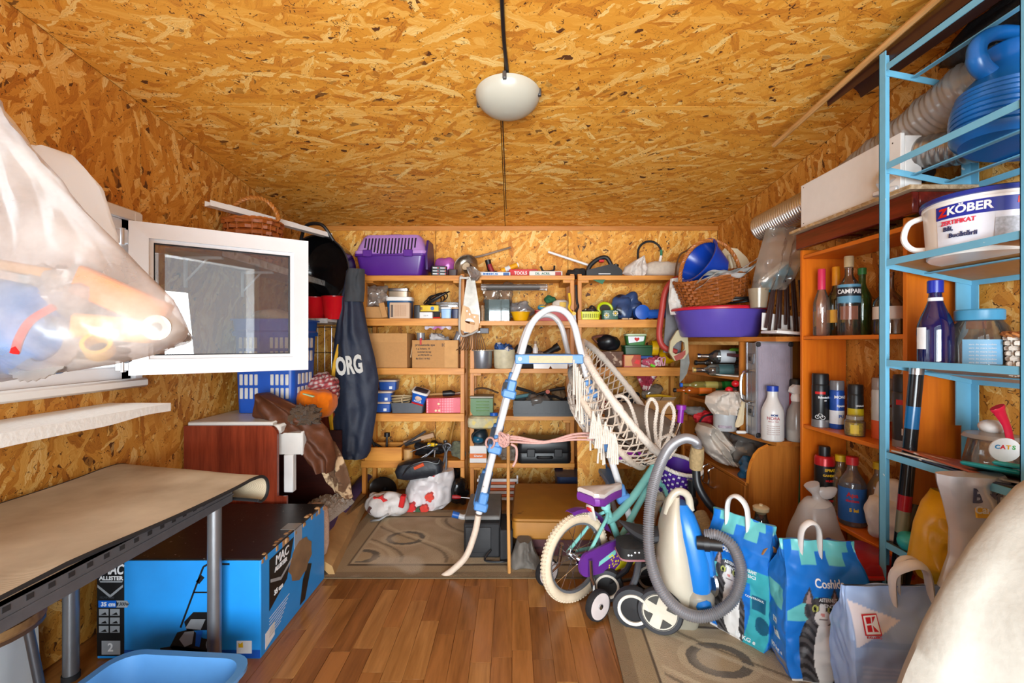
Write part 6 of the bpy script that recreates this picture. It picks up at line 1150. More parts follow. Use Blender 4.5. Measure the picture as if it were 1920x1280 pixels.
part(t, 'back_ring', MB().tube([rp(2*PI*i/NR, .86, -.14)+un*.03 for i in range(NR)], [.0165+.0022*(i % 2) for i in range(NR)], 10, True), COT)
m = MB()
for k in range(26):
    a = 2*PI*k/26
    for s in (1, -1):
        a2 = a+s*1.75; p, q = rp(a, .86, -.14)+un*.03, rp(a2, .86, -.14)+un*.03; pts = []
        for i in range(11):
            f = i/10; c = p.lerp(q, f); zg = .006*(1 if i % 2 else -1); pts.append(c-nn_*(.22*4*f*(1-f)*.5)+un*zg+nn_*.004*math.sin(i*2+k))
        m.tube(pts, .0042, 4)
part(t, 'netting', m, COT2, kind='stuff')
m = MB()
for k in range(48):
    a = 2*PI*k/48
    for s in (1, -1): 
        p, q = rp(a, 1, 0), rp(a+s*.26, .86, -.14)+un*.03; m.tube([p, p.lerp(q, .5)+nn_*.01*s+un*.008, q], .004, 4)
part(t, 'side_netting', m, COT, kind='stuff')
m = MB()
for k in range(18):
    px = 1076+k*3.4; py = 674+k*7; a = W(px, py, 2.31+.006*(k % 3))-ctr; L = (.20+.10*R.random())*(1 if k % 6 else .6)
    m.tube([a, a+V((.004*math.sin(k), .004, -L*.4)), a+V((.010*math.sin(k*2.1), -.004, -L))], [.005, .0045, .006], 5)
part(t, 'fringe', m, COT2, kind='stuff')
m = MB()
for px, top, bot in ((1122, 775, 840), (1135, 790, 832), (1112, 770, 822), (1145, 800, 858), (1152, 810, 870)):
    a = W(px, top, 2.24)-ctr
    for j in range(4):
        b = W(px+(j-1.5)*4, bot, 2.24)-ctr; m.tube([a, a.lerp(b, .4)+V((.003*j, 0, 0)), b], [.004, .004, .0065], 5)
part(t, 'tassels', m, COT2, kind='stuff')
for L in (((1165, 812), (1152, 770), (1148, 752), (1160, 742), (1178, 752), (1192, 790), (1200, 830)), ((1222, 842), (1212, 790), (1214, 758), (1222, 748), (1232, 762), (1228, 800), (1232, 842)), ((1236, 842), (1240, 800), (1244, 770), (1256, 756), (1264, 775), (1256, 815), (1240, 845)), ((1215, 850), (1240, 822), (1262, 815), (1268, 835), (1255, 858))):
    part(t, 'rope_loop', twist([W(a, b, 2.36)-ctr for a, b in L], .0062, 3, 16, 5), COT2)
m = MB()
for k in range(14):
    a = 2*PI*(k/14)*.28+2.5; p = rp(a+.9, 1.0, 0); q = p+V((.02*math.sin(k*2), -.02, -.05-.06*R.random())); m.tube([p, p.lerp(q, .5)+V((.015, -.01, 0)), q], .0042, 4)
part(t, 'loose_cords', m, COT, kind='stuff')
solo('grey_cushion', 'big grey beige cushion lying in the macrame chair', 'cushion', MB().ell((0, 0, 0), (.24, .15, .115), 26, 16, rot(0, 22, 0)), mat('#84776a', .85, 0, .12, .2, 25), tuple(W(1205, 798, 2.72)))
# bicycle
HD = math.radians(35); hx_, hy_ = math.cos(HD), math.sin(HD); bo = V((.295, 2.11, .002))
def Lb(x, y, z): return V((x*hx_-y*hy_, x*hy_+y*hx_, z))          # along the frame, to its left, up
MINT = mat('#7fc4bc', .3, 0, .06); PUR = mat('#5e2a80', .3, 0, .08); CHR = mat('#c9cbcd', .18, 1, .05); TYRE = mat('#cdbba0', .75, 0, .12, .1, 40)
t = thing('kids_bicycle', 'mint and purple childs bicycle with cream tyres and training wheels', 'bicycle', tuple(bo))
Mw = lambda x, y, z: Matrix.Translation(Lb(x, y, z)) @ Matrix.Rotation(HD, 4, 'Z') @ rot(90, 0, 0)
def wheel(x, rT=.2, nm='wheel', y=0):
    w = part(t, nm, MB().tube([Lb(x+(rT-.023)*math.cos(2*PI*i/44), y, rT+(rT-.023)*math.sin(2*PI*i/44)) for i in range(44)], .0225, 12, True), TYRE); m = MB()
    for i in range(72):
        a = 2*PI*i/72
        for s, o in ((-1, 0), (0, .5), (1, 0)):
            b = a+o*2*PI/72; M = Mw(x, y, rT) @ Matrix.Rotation(b, 4, 'Z') @ at(rT-.0015-.006*abs(s), 0, s*.0125); m.box((0, 0, 0), (.007, .009, .009), M)
    part(w, 'tread', m, mat('#d6c6ac', .75, 0, .1), kind='stuff')
    part(w, 'rim', MB().lathe([(rT-.045, -.011), (rT-.052, -.007), (rT-.052, .007), (rT-.045, .011), (rT-.040, .011), (rT-.040, -.011), (rT-.045, -.011)], 44, Mw(x, y, rT), False, False), mat('#8d8f94', .35, .6))
    for i in range(20): a = 2*PI*i/20; s = .025*(1 if i % 2 else -1); part(w, 'spoke', MB().cyl(Lb(x+.016*math.cos(a+.9*(1 if i % 4 < 2 else -1)), s, rT+.016*math.sin(a+.9*(1 if i % 4 < 2 else -1))), Lb(x+(rT-.05)*math.cos(a), 0, rT+(rT-.05)*math.sin(a)), .0013, 4), CHR)
    part(w, 'hub', MB().cyl(Lb(x, -.05, rT), Lb(x, .05, rT), .013).cyl(Lb(x, -.03, rT), Lb(x, -.024, rT), .024).cyl(Lb(x, .024, rT), Lb(x, .03, rT), .024), CHR)
wheel(0, nm='rear_wheel'); wheel(.72, nm='front_wheel')
fr = MB().tube(spl([Lb(.20, 0, .325), Lb(.27, 0, .33), Lb(.40, 0, .40), Lb(.57, 0, .53)], 6), [.021]*19, 12).tube([Lb(.30, 0, .20), Lb(.42, 0, .33), Lb(.58, 0, .49)], .017, 10).tube([Lb(.30, 0, .19), Lb(.195, 0, .40)], .017, 10)
for s in (-1, 1): fr.tube([Lb(0, s*.055, .2), Lb(.02, s*.055, .215), Lb(.17, s*.03, .345), Lb(.20, s*.012, .36)], .0085, 8).tube([Lb(0, s*.055, .2), Lb(.12, s*.045, .19), Lb(.29, s*.02, .19)], .0085, 8)
fr.tube([Lb(.565, 0, .55), Lb(.60, 0, .43)], .022, 12)
for s in (-1, 1): fr.tube([Lb(.60, s*.035, .43), Lb(.65, s*.045, .32), Lb(.72, s*.05, .2)], .011, 8)
fr.tube([Lb(.60, -.035, .43), Lb(.60, .035, .43)], .012, 8); part(t, 'frame', fr, MINT)
part(t, 'seat_post', MB().cyl(Lb(.197, 0, .38), Lb(.185, 0, .45), .011), CHR); part(t, 'clamp', MB().cyl(Lb(.199, 0, .385), Lb(.196, 0, .41), .024), mat('#8cc8c2', .3))
def sad(z0, z1, k, g=1):
    P = [(-.10, .062), (-.085, .078), (-.04, .072), (.02, .045), (.08, .026), (.125, .020), (.14, .01)]
    o = [(x, -w*k) for x, w in P]+[(x, w*k) for x, w in P[::-1]]
    return [[Lb(.165+x*(1 if k > .85 else .95), y*s, z+.012*(1 if x < -.05 else 0)) for x, y in o] for z, s in ((z0, .9), (z0+(z1-z0)*.3, 1), (z0+(z1-z0)*.75, .96), (z1, .7))]
part(t, 'saddle', MB().loft(sad(.425, .468, 1)), mat('#7a3596', .4)); part(t, 'saddle_cover', MB().loft(sad(.462, .488, .93)), mat('#d9cdc6', .45), 'cream white saddle cover')
part(t, 'rear_fender', MB().loft([[Lb((.222)*math.cos(math.radians(a)), y, .2+.222*math.sin(math.radians(a))+dz) for y, dz in ((-.03, -.012), (-.02, 0), (.02, 0), (.03, -.012), (.02, -.004), (-.02, -.004))] for a in range(20, 106, 8)]), PUR)
rf = part(t, 'reflector', MB().box((0, 0, 0), (.012, .05, .075), Matrix.Translation(Lb(.07, -.03, .40)) @ Matrix.Rotation(HD, 4, 'Z') @ rot(0, -16, 0), .008), mat('#cfc4bc', .3)); part(rf, 'red_lens', MB().box((-.008, 0, 0.02), (.006, .03, .02), Matrix.Translation(Lb(.07, -.03, .40)) @ Matrix.Rotation(HD, 4, 'Z') @ rot(0, -16, 0), .004), RED)
gp = [(-.055*math.cos(a)-.0, .2+.055*math.sin(a)) for a in [math.radians(q) for q in range(-90, 91, 18)]][::-1]
gp = [(.0+.055*math.cos(math.radians(q)), .2+.055*math.sin(math.radians(q))) for q in range(110, 261, 15)]+[(.30+.078*math.cos(math.radians(q)), .195+.078*math.sin(math.radians(q))) for q in range(-95, 96, 15)]
def gprism(poly, y0, y1): M = Matrix.Rotation(HD, 4, 'Z'); return MB().prism(poly, y0, y1, M)
cg = part(t, 'chain_guard', gprism(gp, -.088, -.075), PUR); part(cg, 'yellow_print', gprism([(.16, .125), (.30, .118), (.36, .145), (.376, .2), (.35, .255), (.30, .272), (.255, .262), (.29, .235), (.26, .18)], -.0892, -.0878), mat('#d8c81c', .4)); part(cg, 'mint_slot', gprism([(.06, .175), (.17, .20), (.175, .215), (.165, .222), (.065, .195)], -.0894, -.0878), MINT)
for fx, fz, r, c in ((.23, .225, .024, '#d42026'), (.20, .225, .013, '#d85a1c'), (.24, .19, .015, '#2f6fc4'), (.26, .235, .011, '#58b030'), (.215, .25, .013, '#6cb82c'), (.25, .155, .014, '#c81c3c'), (.275, .165, .010, '#d8481c')):
    m = MB(); M = Matrix.Rotation(HD, 4, 'Z'); n = 10; m.prism([(fx+r*(1 if i % 2 else .62)*math.cos(2*PI*i/(2*n)), fz+r*(1 if i % 2 else .62)*math.sin(2*PI*i/(2*n))) for i in range(2*n)], -.0906, -.0892, M); f = part(cg, 'flower', m, mat(c, .4)); part(f, 'centre', gprism(disc(fx, fz, r*.28, 8), -.0914, -.0904), YEL)
m = MB()
for i in range(40): x, z = .12+.13*R.random(), .145+.06*R.random(); m.prism([(x, z), (x+.006, z+.002), (x+.007, z+.008), (x+.001, z+.006)], -.0902, -.0888, Matrix.Rotation(HD, 4, 'Z'))
part(cg, 'yellow_specks', m, mat('#dcc81c', .5), kind='stuff')
part(t, 'crank', MB().tube([Lb(.30, -.1, .19), Lb(.335, -.115, .30)], .010, 8).cyl(Lb(.30, -.11, .19), Lb(.30, .06, .19), .014), CHR); part(t, 'pedal', MB().box((0, 0, 0), (.07, .07, .02), Matrix.Translation(Lb(.34, -.16, .30)) @ Matrix.Rotation(HD, 4, 'Z'), .005), BLACK)
def twheel(s, xo, yo):
    ar = part(t, 'training_arm', MB().tube([Lb(-.0, s*.095, .225), Lb(-.005, s*.105, .16), Lb(.0, s*.12, .12), Lb(xo, s*yo, .075)], [.010, .010, .009, .008], 8, flat=1.8), CHR)
    wh = part(t, 'training_wheel', MB().lathe([(.054, -.014), (.062, -.014), (.066, 0), (.062, .014), (.054, .014), (.054, -.014)], 30, Mw(xo, s*(yo+.022), .068), False, False), BLACKM)
    part(wh, 'disc', MB().lathe([(.001, -.012), (.05, -.016), (.055, .015), (.048, .017), (.001, .012)], 30, Mw(xo, s*(yo+.022), .068)), mat('#c9bcb8', .4)); part(wh, 'axle', MB().lathe([(.001, -.016), (.011, -.016), (.011, .02), (.001, .022)], 14, Mw(xo, s*(yo+.022), .068)), CHR)
    for i in range(5): a = 2*PI*i/5; part(wh, 'rib', MB().box((.030*math.cos(a), .030*math.sin(a), .012), (.036, .004, .003), Mw(xo, s*(yo+.022), .068) @ at(.03*math.cos(a), .03*math.sin(a), .0118) @ Matrix.Rotation(a, 4, 'Z') @ at(-.03*math.cos(a), -.03*math.sin(a), -.012)), mat('#b8a8a4', .5))
twheel(-1, -.03, .15); twheel(1, -.03, .15)
hb = [W(1198, 852, 2.38), W(1215, 852, 2.40), W(1234, 850, 2.44), W(1250, 838, 2.50), W(1264, 820, 2.54), W(1274, 795, 2.56), W(1276, 788, 2.56)]
part(t, 'handlebar', MB().tube(spl([q-bo for q in hb], 5), .0105, 10), CHR); part(t, 'stem', MB().tube([Lb(.565, 0, .54), Lb(.555, 0, .60), W(1242, 846, 2.46)-bo], .013, 10), CHR)
GR = mat('#8d22a0', .4, 0, .06)
g1 = part(t, 'grip', MB().tube([W(1199, 852, 2.38)-bo, W(1164, 851, 2.33)-bo], .016, 12), GR); part(g1, 'flange', MB().cyl(W(1166, 851, 2.333)-bo, W(1161, 851, 2.325)-bo, .028, 16), GR)
g2 = part(t, 'grip', MB().tube([W(1275, 792, 2.56)-bo, W(1277, 766, 2.565)-bo], .017, 12), GR); part(g2, 'flange', MB().cyl(W(1277, 767, 2.565)-bo, W(1277, 759, 2.565)-bo, .028, 16), GR)
part(t, 'bell', MB().ell(W(1263, 796, 2.5)-bo, (.018, .018, .018), 14, 8), CHR); part(t, 'brake_lever', MB().tube(spl([W(1200, 838, 2.40)-bo, W(1188, 843, 2.36)-bo, W(1208, 868, 2.36)-bo, W(1225, 862, 2.4)-bo], 5), .006, 6, flat=2), BLACKM)
part(t, 'brake_cable', MB().tube(spl([W(1228, 860, 2.40)-bo, W(1236, 868, 2.38)-bo, W(1228, 890, 2.36)-bo, W(1214, 915, 2.36)-bo, W(1222, 938, 2.36)-bo, W(1248, 940, 2.4)-bo], 6), .003, 6), mat('#b8b4ac', .4))
# woven handlebar basket
t = thing('bicycle_basket', 'small purple woven basket with white rim on the childs bicycle', 'basket', tuple(W(1262, 922, 2.52)), r=(14, 8, 0)); m = MB(); m2 = MB()
R_ = lambda z: .085+.028*z/.17
for k in range(9):
    z = .01+.017*k
    for i in range(30):
        a = 2*PI*i/30; r = R_(z)+(.003 if (i+k) % 2 else 0); (m2 if (i+k) % 2 and k not in (0,) else m).box((r, 0, z), (.004, 2*PI*r/30*(.55 if (i+k) % 2 else 1.02), .0165*(.6 if (i+k) % 2 else 1)), Matrix.Rotation(a, 4, 'Z'))
m.lathe([(.001, 0), (.083, 0), (.083, .004), (.001, .004)], 24); m.lathe([(R_(0)-.004, .0), (R_(.16)-.004, .16), (R_(.16)-.006, .16), (R_(0)-.006, 0)], 30, None, False, False)
part(t, 'weave', m, mat('#4b1d8c', .45, 0, .1), kind='stuff'); part(t, 'white_weave', m2, mat('#d8d2e4', .5), kind='stuff')
part(t, 'rim', twist([((R_(.168))*math.cos(a*2*PI/24), R_(.168)*math.sin(a*2*PI/24), .168) for a in range(25)], .0065, 3, 26, 5), mat('#dcd4c8', .6), 'white plaited rim'); part(t, 'base_rim', twist([(.087*math.cos(a*2*PI/24), .087*math.sin(a*2*PI/24), .004) for a in range(25)], .005, 2, 22, 5), mat('#dcd4c8', .6)); part(t, 'pink_bow', MB().box((.075, -.085, .12), (.05, .02, .02), (10, -30, 30), .006).box((.06, -.10, .10), (.035, .02, .015), (0, 30, 20), .005), mat('#e06a8a', .6))
# vacuum cleaner standing upright, corrugated hose
vo = V((.735, 1.95, .0)); t = thing('vacuum_cleaner', 'cream and blue vacuum cleaner standing upright with grey hose', 'vacuum cleaner', tuple(vo), -8)
VC = mat('#bfb5a2', .3, 0, .06); VB = mat('#1c74c4', .28, 0, .06)
S_ = [(.06, -.10, .05, .085), (.10, -.112, .055, .11), (.2, -.116, .045, .125), (.32, -.112, .02, .12), (.42, -.098, -.005, .105), (.50, -.075, -.02, .08), (.545, -.05, -.02, .05)]
part(t, 'shell', MB().loft([[((a+b)/2+(b-a)/2*math.copysign(abs(math.cos(q))**.8, math.cos(q)), h*math.sin(q), z) for q in [2*PI*i/24 for i in range(24)]] for z, a, b, h in S_]), VC, 'cream shell')
S2_ = [(.14, 0, .085, .09), (.2, -.005, .098, .105), (.3, -.02, .09, .105), (.40, -.04, .065, .092), (.48, -.045, .035, .07), (.515, -.04, .01, .04)]
part(t, 'cover', MB().loft([[((a+b)/2+(b-a)/2*math.copysign(abs(math.cos(q))**.6, math.cos(q)), h*math.copysign(abs(math.sin(q))**.7, math.sin(q))-.012, z) for q in [2*PI*i/24 for i in range(24)]] for z, a, b, h in S2_]), VB, 'blue dust cover')
part(t, 'cover_latch', MB().box((.075, -.075, .31), (.05, .05, .15), (0, -8, 0), .015), VB); part(t, 'bumper', MB().box((.04, -.03, .145), (.12, .19, .10), (0, 0, 0), .03), mat('#a8a294', .3, .3)); part(t, 'pedal', MB().box((.055, -.125, .13), (.06, .03, .065), (0, -20, 0), .012), VB)
part(t, 'handle', MB().tube(spl([(-.075, -.03, .47), (-.06, -.035, .535), (-.03, -.035, .568), (.01, -.03, .55), (.022, -.03, .49)], 6), .016, 10), VC); part(t, 'silver_disc', MB().lathe([(.001, 0), (.055, .003), (.06, .012), (.05, .02), (.001, .02)], 22, at(.085, -.04, .20) @ rot(90, 0, 40) @ rot(0, 70, 0)), STEEL)
part(t, 'hose_socket', MB().cyl((.03, -.10, .385), (.12, -.125, .392), .027, 16).cyl((.055, -.107, .387), (.075, -.112, .389), .032, 16), BLACK); part(t, 'base', MB().loft([rr(.075, .07, .03, 0, 4), rr(.09, .085, .035, .065, 4)]), mat('#8f8878', .4), loc=(-.03, 0, 0))
def vwheel(loc, r, w, rot_, nm='wheel'):
    M = at(*loc) @ rot_; wh = part(t, nm, MB().lathe([(r*.74, -w), (r*.93, -w), (r, -w*.5), (r, w*.5), (r*.93, w), (r*.74, w), (r*.74, -w)], 36, M, False, False), mat('#2c2c30', .6)); part(wh, 'hub_disc', MB().lathe([(.001, w*.5), (r*.3, w*.65), (r*.75, w*.9), (r*.77, w*1.02), (r*.80, w*.9), (r*.80, -w*.5), (.001, -w*.5)], 36, M), mat('#c9c0ae', .35))
    for i in range(3): a = 2*PI*i/3+.5; q = []; 
    for i in range(4):
        a0 = PI/2*i+.45; m = MB(); P = [(r*.32*math.cos(a0), r*.32*math.sin(a0))]+[(r*.68*math.cos(a0+d), r*.68*math.sin(a0+d)) for d in (-.42, -.2, 0, .2, .42)]; m.add([(x, y, w*.93+.001) for x, y in P]+[(x, y, w*.80) for x, y in P], [tuple(range(6)), tuple(range(11, 5, -1))]+[(j, (j+1) % 6, (j+1) % 6+6, j+6) for j in range(6)], M); part(wh, 'opening', m, mat('#3a3833', .6))
vwheel((-.115, -.10, .098), .092, .020, rot(86, 0, -14)); vwheel((.09, .09, .09), .08, .02, rot(90, 0, 160))
hp = [(1322, 1003, 1.845), (1345, 1003, 1.82), (1372, 1022, 1.79), (1387, 1055, 1.775), (1389, 1085, 1.77), (1374, 1124, 1.765), (1340, 1150, 1.765), (1302, 1155, 1.765), (1265, 1136, 1.77), (1236, 1098, 1.78), (1219, 1045, 1.80), (1216, 985, 1.84), (1222, 925, 1.9), (1236, 875, 1.98), (1256, 838, 2.06), (1282, 822, 2.12), (1304, 827, 2.16), (1308, 842, 2.17)]
hs = [q for i, q in enumerate(spl([W(*q) for q in hp], 18))]; acc = [0]
for a, b in zip(hs, hs[1:]): acc.append(acc[-1]+(b-a).length)
step = .0042; n = int(acc[-1]/step); pts = []; j = 0
for i in range(n):
    d = i*step
    while j < len(acc)-2 and acc[j+1] < d: j += 1
    f = (d-acc[j])/max(1e-9, acc[j+1]-acc[j]); pts.append(hs[j].lerp(hs[j+1], f)-vo)
ho = part(t, 'hose', MB().tube(pts, [.0235 if i % 2 else .0185 for i in range(n)], 12), mat('#8f8d90', .35, .4, .05), 'grey corrugated hose', ang=80); ho.matrix_world = Matrix.Translation(vo); ho.parent = t; ho.matrix_parent_inverse = (Matrix.Translation(vo) @ rot(0, 0, -8)).inverted()
t2 = thing('vacuum_tube', 'black vacuum tube with jute wrapped grip against the cabinet', 'vacuum tube', (0, 0, 0)); part(t2, 'grip', MB().tube([W(1308, 838, 2.17), W(1306, 856, 2.18), W(1305, 878, 2.19)], [.030, .034, .030], 14), mat('#a48a60', .9, 0, .25, .6, 70), 'jute wrapped grip'); part(t2, 'tube', MB().tube(spl([W(1305, 878, 2.19), W(1309, 910, 2.17), W(1330, 945, 2.15), W(1360, 975, 2.13), W(1392, 1002, 2.12)], 6), .019, 12), BLACK); part(t2, 'foot', MB().cyl(W(1392, 1002, 2.12), W(1402, 1010, 2.115), .027), BLACK)
t2 = thing('shower_pipe', 'black jointed plastic pipe below the purple basket', 'pipe', (0, 0, 0)); part(t2, 'pipe', MB().tube([W(1297, 900, 2.33), W(1298, 935, 2.33), W(1300, 985, 2.33)], .019, 10), BLACK); part(t2, 'joint', MB().ell(W(1298, 940, 2.32), (.03, .03, .03), 16, 10), BLACK); part(t2, 'branch', MB().tube([W(1298, 940, 2.32), W(1284, 958, 2.3)], .017, 10), BLACK)
solo('purple_ball', 'purple plastic ball between bicycle and black pipe', 'ball', MB().ell((0, 0, 0), (.055, .055, .055), 20, 12), mat('#4c2278', .3), tuple(W(1275, 940, 2.45))); solo('wicker_mat', 'rolled straw mat leaning behind the vacuum cleaner', 'mat', MB().tube([W(1312, 965, 2.28), W(1335, 1010, 2.15)], .035, 12), mat('#b39a70', .9, 0, .3, .5, 120))
# doll pram chassis: black with white ringed wheels
t = thing('toy_pram', 'black toy pram chassis with white ringed wheels by the vacuum', 'pram', (.50, 1.97, .0))
def pwheel(x, y, rz, r=.086): 
    M = at(x, y, r) @ rot(90, 0, rz); wh = part(t, 'wheel', MB().lathe([(r*.70, -.022), (r*.95, -.02), (r, 0), (r*.95, .02), (r*.70, .022), (r*.70, -.022)], 32, M, False, False), mat('#2a2b2f', .6)); part(wh, 'white_ring', MB().lathe([(r*.60, .024), (r*.74, .026), (r*.74, .018), (r*.60, .016), (r*.60, .024)], 32, M, False, False), mat('#d6cdbf', .4)); part(wh, 'hub', MB().lathe([(.001, -.018), (r*.62, -.018), (r*.62, .012), (.001, .016)], 28, M), mat('#1b1a1c', .6))
pwheel(.01, -.06, -18); pwheel(-.06, .14, -10, .075); pwheel(.16, .22, -10, .075)
part(t, 'strut', MB().tube(spl([(.0, -.03, .13), (.035, -.01, .19), (.055, .02, .27), (.04, .04, .30)], 5), .014, 8), mat('#3a3b3f', .5)); part(t, 'strut', MB().tube([(-.06, .14, .075), (.02, .10, .16), (.05, .04, .28)], .012, 8), BLACK); part(t, 'axle', MB().cyl((-.06, .14, .075), (.16, .22, .075), .008), DSTEEL)
part(t, 'seat', MB().loft([rr(.075*s, .07*s, .03, z, 4) for z, s in ((.24, .8), (.25, 1), (.30, 1), (.315, .7))]), mat('#22201f', .8, 0, .3, .2, 40), loc=(.05, .07, 0)); part(t, 'trim', MB().tube(rr(.077, .072, .03, .252, 4), .004, 5, True), mat('#b07a84', .5), loc=(.05, .07, 0)); 
for i in range(7): part(t, 'dot', MB().ell((.05+.055*math.cos(i*2.2), .07-.068-.002*0, .262+.012*(i % 3)), (.006, .003, .006), 8, 6), LT)
part(t, 'hood', MB().tube(spl([(-.02, .06, .40), (.06, .04, .36), (.14, .02, .36), (.19, .04, .42)], 6), [.004+.03*math.sin(PI*i/18) for i in range(19)], 10, flat=1.6), mat('#26272b', .6))
# ================================================================ right side: corner unit, pine unit, blue rack
BEE = wood('#c47a30', '#a05a1e', 'y', 12, .35); BEEZ = wood('#c47a30', '#9c581e', 'z', 12, .35); EDGE = wood('#d88a30', '#b8681c', 'y', 10, .4)
t = thing('corner_cabinet', 'brown wood veneer corner cabinet with open shelves on the right', 'cabinet', (0, 0, 0))
def slabp(pts, z0, z1): return MB().loft([[(x, y, z0) for x, y in pts], [(x, y, z1) for x, y in pts]])
XW = 1.665
part(t, 'top_board', slabp([(XW, 3.36), (1.27, 3.36), (1.24, 3.28), (1.37, 2.74), (1.42, 2.45), (XW, 2.43)], 1.200, 1.226), BEE); part(t, 'chipped_edge', slabp([(1.27, 3.34), (1.25, 3.30), (1.375, 2.78), (1.39, 2.78), (1.29, 3.34)], 1.178, 1.2), wood('#d8a868', '#a87838', 'y', 30), 'chipped raw edge')
for z in (.985, .80): part(t, 'shelf', slabp([(XW, 3.36), (1.30, 3.36), (1.29, 3.3), (1.372, 2.755), (XW, 2.755)], z-.02, z), BEE)
part(t, 'base_board', slabp([(XW, 3.36), (1.30, 3.36), (1.29, 3.30), (1.375, 2.66), (1.43, 2.46), (XW, 2.44)], .635, .66), BEE)
part(t, 'divider', MB().bb(1.372, XW, 2.735, 2.753, .661, 1.199, .001), BEEZ); part(t, 'end_panel', MB().bb(1.28, XW, 3.362, 3.38, 0, 1.199, .001), BEEZ); part(t, 'back_panel', MB().bb(1.652, 1.664, 2.44, 2.734, .661, 1.199).bb(1.652, 1.664, 2.755, 3.36, .661, 1.199), BEEZ)
cv = [(XW, 0), (1.285, 0), (1.285, .43)]+[(1.285+.10*(1-math.cos(a)), .43+.195*math.sin(a)) for a in (.3, .6, .9, 1.2, 1.45)]+[(1.395, .634), (XW, .634)]
part(t, 'side_panel', MB().prism(cv, 2.47, 2.488), BEEZ); part(t, 'edge_band', MB().tube([(x-.002, 2.479, z) for x, z in cv[2:-1]], .009, 6), EDGE)
part(t, 'lower_top', MB().bb(1.275, XW, 2.489, 3.36, .412, .43, .002), BEE); d_ = part(t, 'door', MB().bb(1.277, 1.293, 2.93, 3.34, .05, .408, .002), BEEZ); d2_ = part(t, 'door', MB().bb(1.277, 1.293, 2.50, 2.925, .05, .408, .002), BEEZ)
part(d2_, 'handle', MB().tube(spl([(1.278, 2.885, .40), (1.245, 2.885, .38), (1.25, 2.885, .33), (1.245, 2.885, .29), (1.278, 2.885, .27)], 5), .006, 8), CHR); part(d_, 'handle', MB().tube(spl([(1.278, 2.97, .40), (1.245, 2.97, .38), (1.25, 2.97, .33), (1.245, 2.97, .29), (1.278, 2.97, .27)], 5), .006, 8), CHR)
part(t, 'plinth', MB().bb(1.30, 1.32, 2.5, 3.34, 0, .05), BEEZ)
# on the cabinet top
zt = 1.227
t = thing('wash_basin', 'wide purple plastic basin with red rim on the corner cabinet', 'basin', (1.335, 2.95, zt)); PB_ = mat('#5a4aa8', .3, 0, .05)
part(t, 'body', MB().lathe([(.001, 0), (.22, 0), (.232, .012), (.276, .17), (.27, .17), (.225, .014), (.001, .008)], 44), PB_); part(t, 'rim', MB().lathe([(.272, .166), (.294, .168), (.296, .178), (.288, .186), (.272, .18), (.272, .166)], 44, None, False, False), mat('#c42038', .3))
t = thing('wicker_basket', 'brown wicker basket with tall handle tilted in the purple basin', 'basket', tuple(W(1338, 566, 2.92)), r=(8, -13, 6)); wk, rm = wicker(.44, .32, .17, .84, 9, 44, .005); WK2 = mat('#9a5420', .45, 0, .4, .3, 70); part(t, 'weave', wk, WK2); part(t, 'rim', rm, mat('#a8602a', .45, 0, .3)); HND = mat('#b06a30', .45, 0, .25)
part(t, 'handle', twist([(.205*math.cos(math.radians(a)), 0, .14+.25*math.sin(math.radians(a))) for a in range(0, 181, 12)], .0075, 3, 14), HND)
t = thing('blue_bowl', 'shiny deep blue plastic bowl lying in the wicker basket', 'bowl', tuple(W(1322, 497, 2.92)), r=(0, -62, 14)); part(t, 'body', MB().lathe([(.001, -.10), (.09, -.098), (.105, -.088), (.148, .055), (.158, .058), (.158, .066), (.142, .062), (.098, -.08), (.001, -.088)], 40), mat('#123fa8', .2, 0, .05)); part(t, 'foot', MB().lathe([(.07, -.108), (.085, -.108), (.085, -.09), (.07, -.09), (.07, -.108)], 30, None, False, False), mat('#123fa8', .2, 0, .05))
t = thing('newspaper', 'crumpled newspaper sheets lying over the wicker basket', 'newspaper', (0, 0, 0)); PT = [(1300, 545), (1335, 522), (1372, 512), (1415, 490)]
for k in range(3):
    m = MB(); m.grid(lambda u, v: (lambda p: p+V((0, .10*v-.06, .016*math.sin(u*9+k*2)-.02*v+.012*noise.noise(V((u*5, v*3, k)))-k*.009)))(W(1304+112*u, 530-44*u-8*math.sin(u*PI*2), 2.75)), 24, 6); part(t, 'sheet', m, mat('#dedcd8', .7, 0, .12, 0, 90, wear=('#b8b6b2', 60, .62)), fix=False)
t = thing('chopping_board', 'cream plastic chopping board standing behind the blue bowl', 'board', tuple(W(1372, 522, 3.05)), r=(-8, 8, 0)); part(t, 'board', MB().prism([(-.08, 0), (.10, 0), (.105, .13), (.085, .16), (.02, .21), (-.06, .21), (-.08, .18)], -.008, .008), mat('#d8c8a8', .5, 0, .05))
solo('ladle_handle', 'grooved pale plastic handle leaning on the chopping board', 'handle', MB().tube([(0, 0, 0), (-.015, 0, .06), (-.03, 0, .12)], [.010, .012, .013], 8), mat('#d2bf9c', .5), tuple(W(1376, 512, 3.0)))
t = thing('aluminium_duct', 'flexible aluminium duct poking out beside the white board', 'duct', (0, 0, 0)); a_, b_ = W(1427, 428, 2.78), W(1560, 362, 2.30); n = 90
part(t, 'duct', MB().tube([a_.lerp(b_, i/n) for i in range(n+1)], [.080 if i % 3 else .072 for i in range(n+1)], 28, caps=False), mat('#d0cdc6', .25, .9, .1), ang=80); part(t, 'lining', MB().tube([a_.lerp(b_, i/20) for i in range(21)], .071, 24), mat('#8a8882', .4, .8))
m = drape(rowspx([(428, 1440, 1505), (455, 1432, 1508), (490, 1422, 1505), (520, 1416, 1490), (545, 1412, 1470)], 2.62), 2.64, .07, 24, 26, .02, 3, 7, .6, 0, .07, 8); solo('clear_bag', 'clear plastic bag hanging below the aluminium duct', 'plastic bag', m, film('#eee6da', .30, .35, .15))
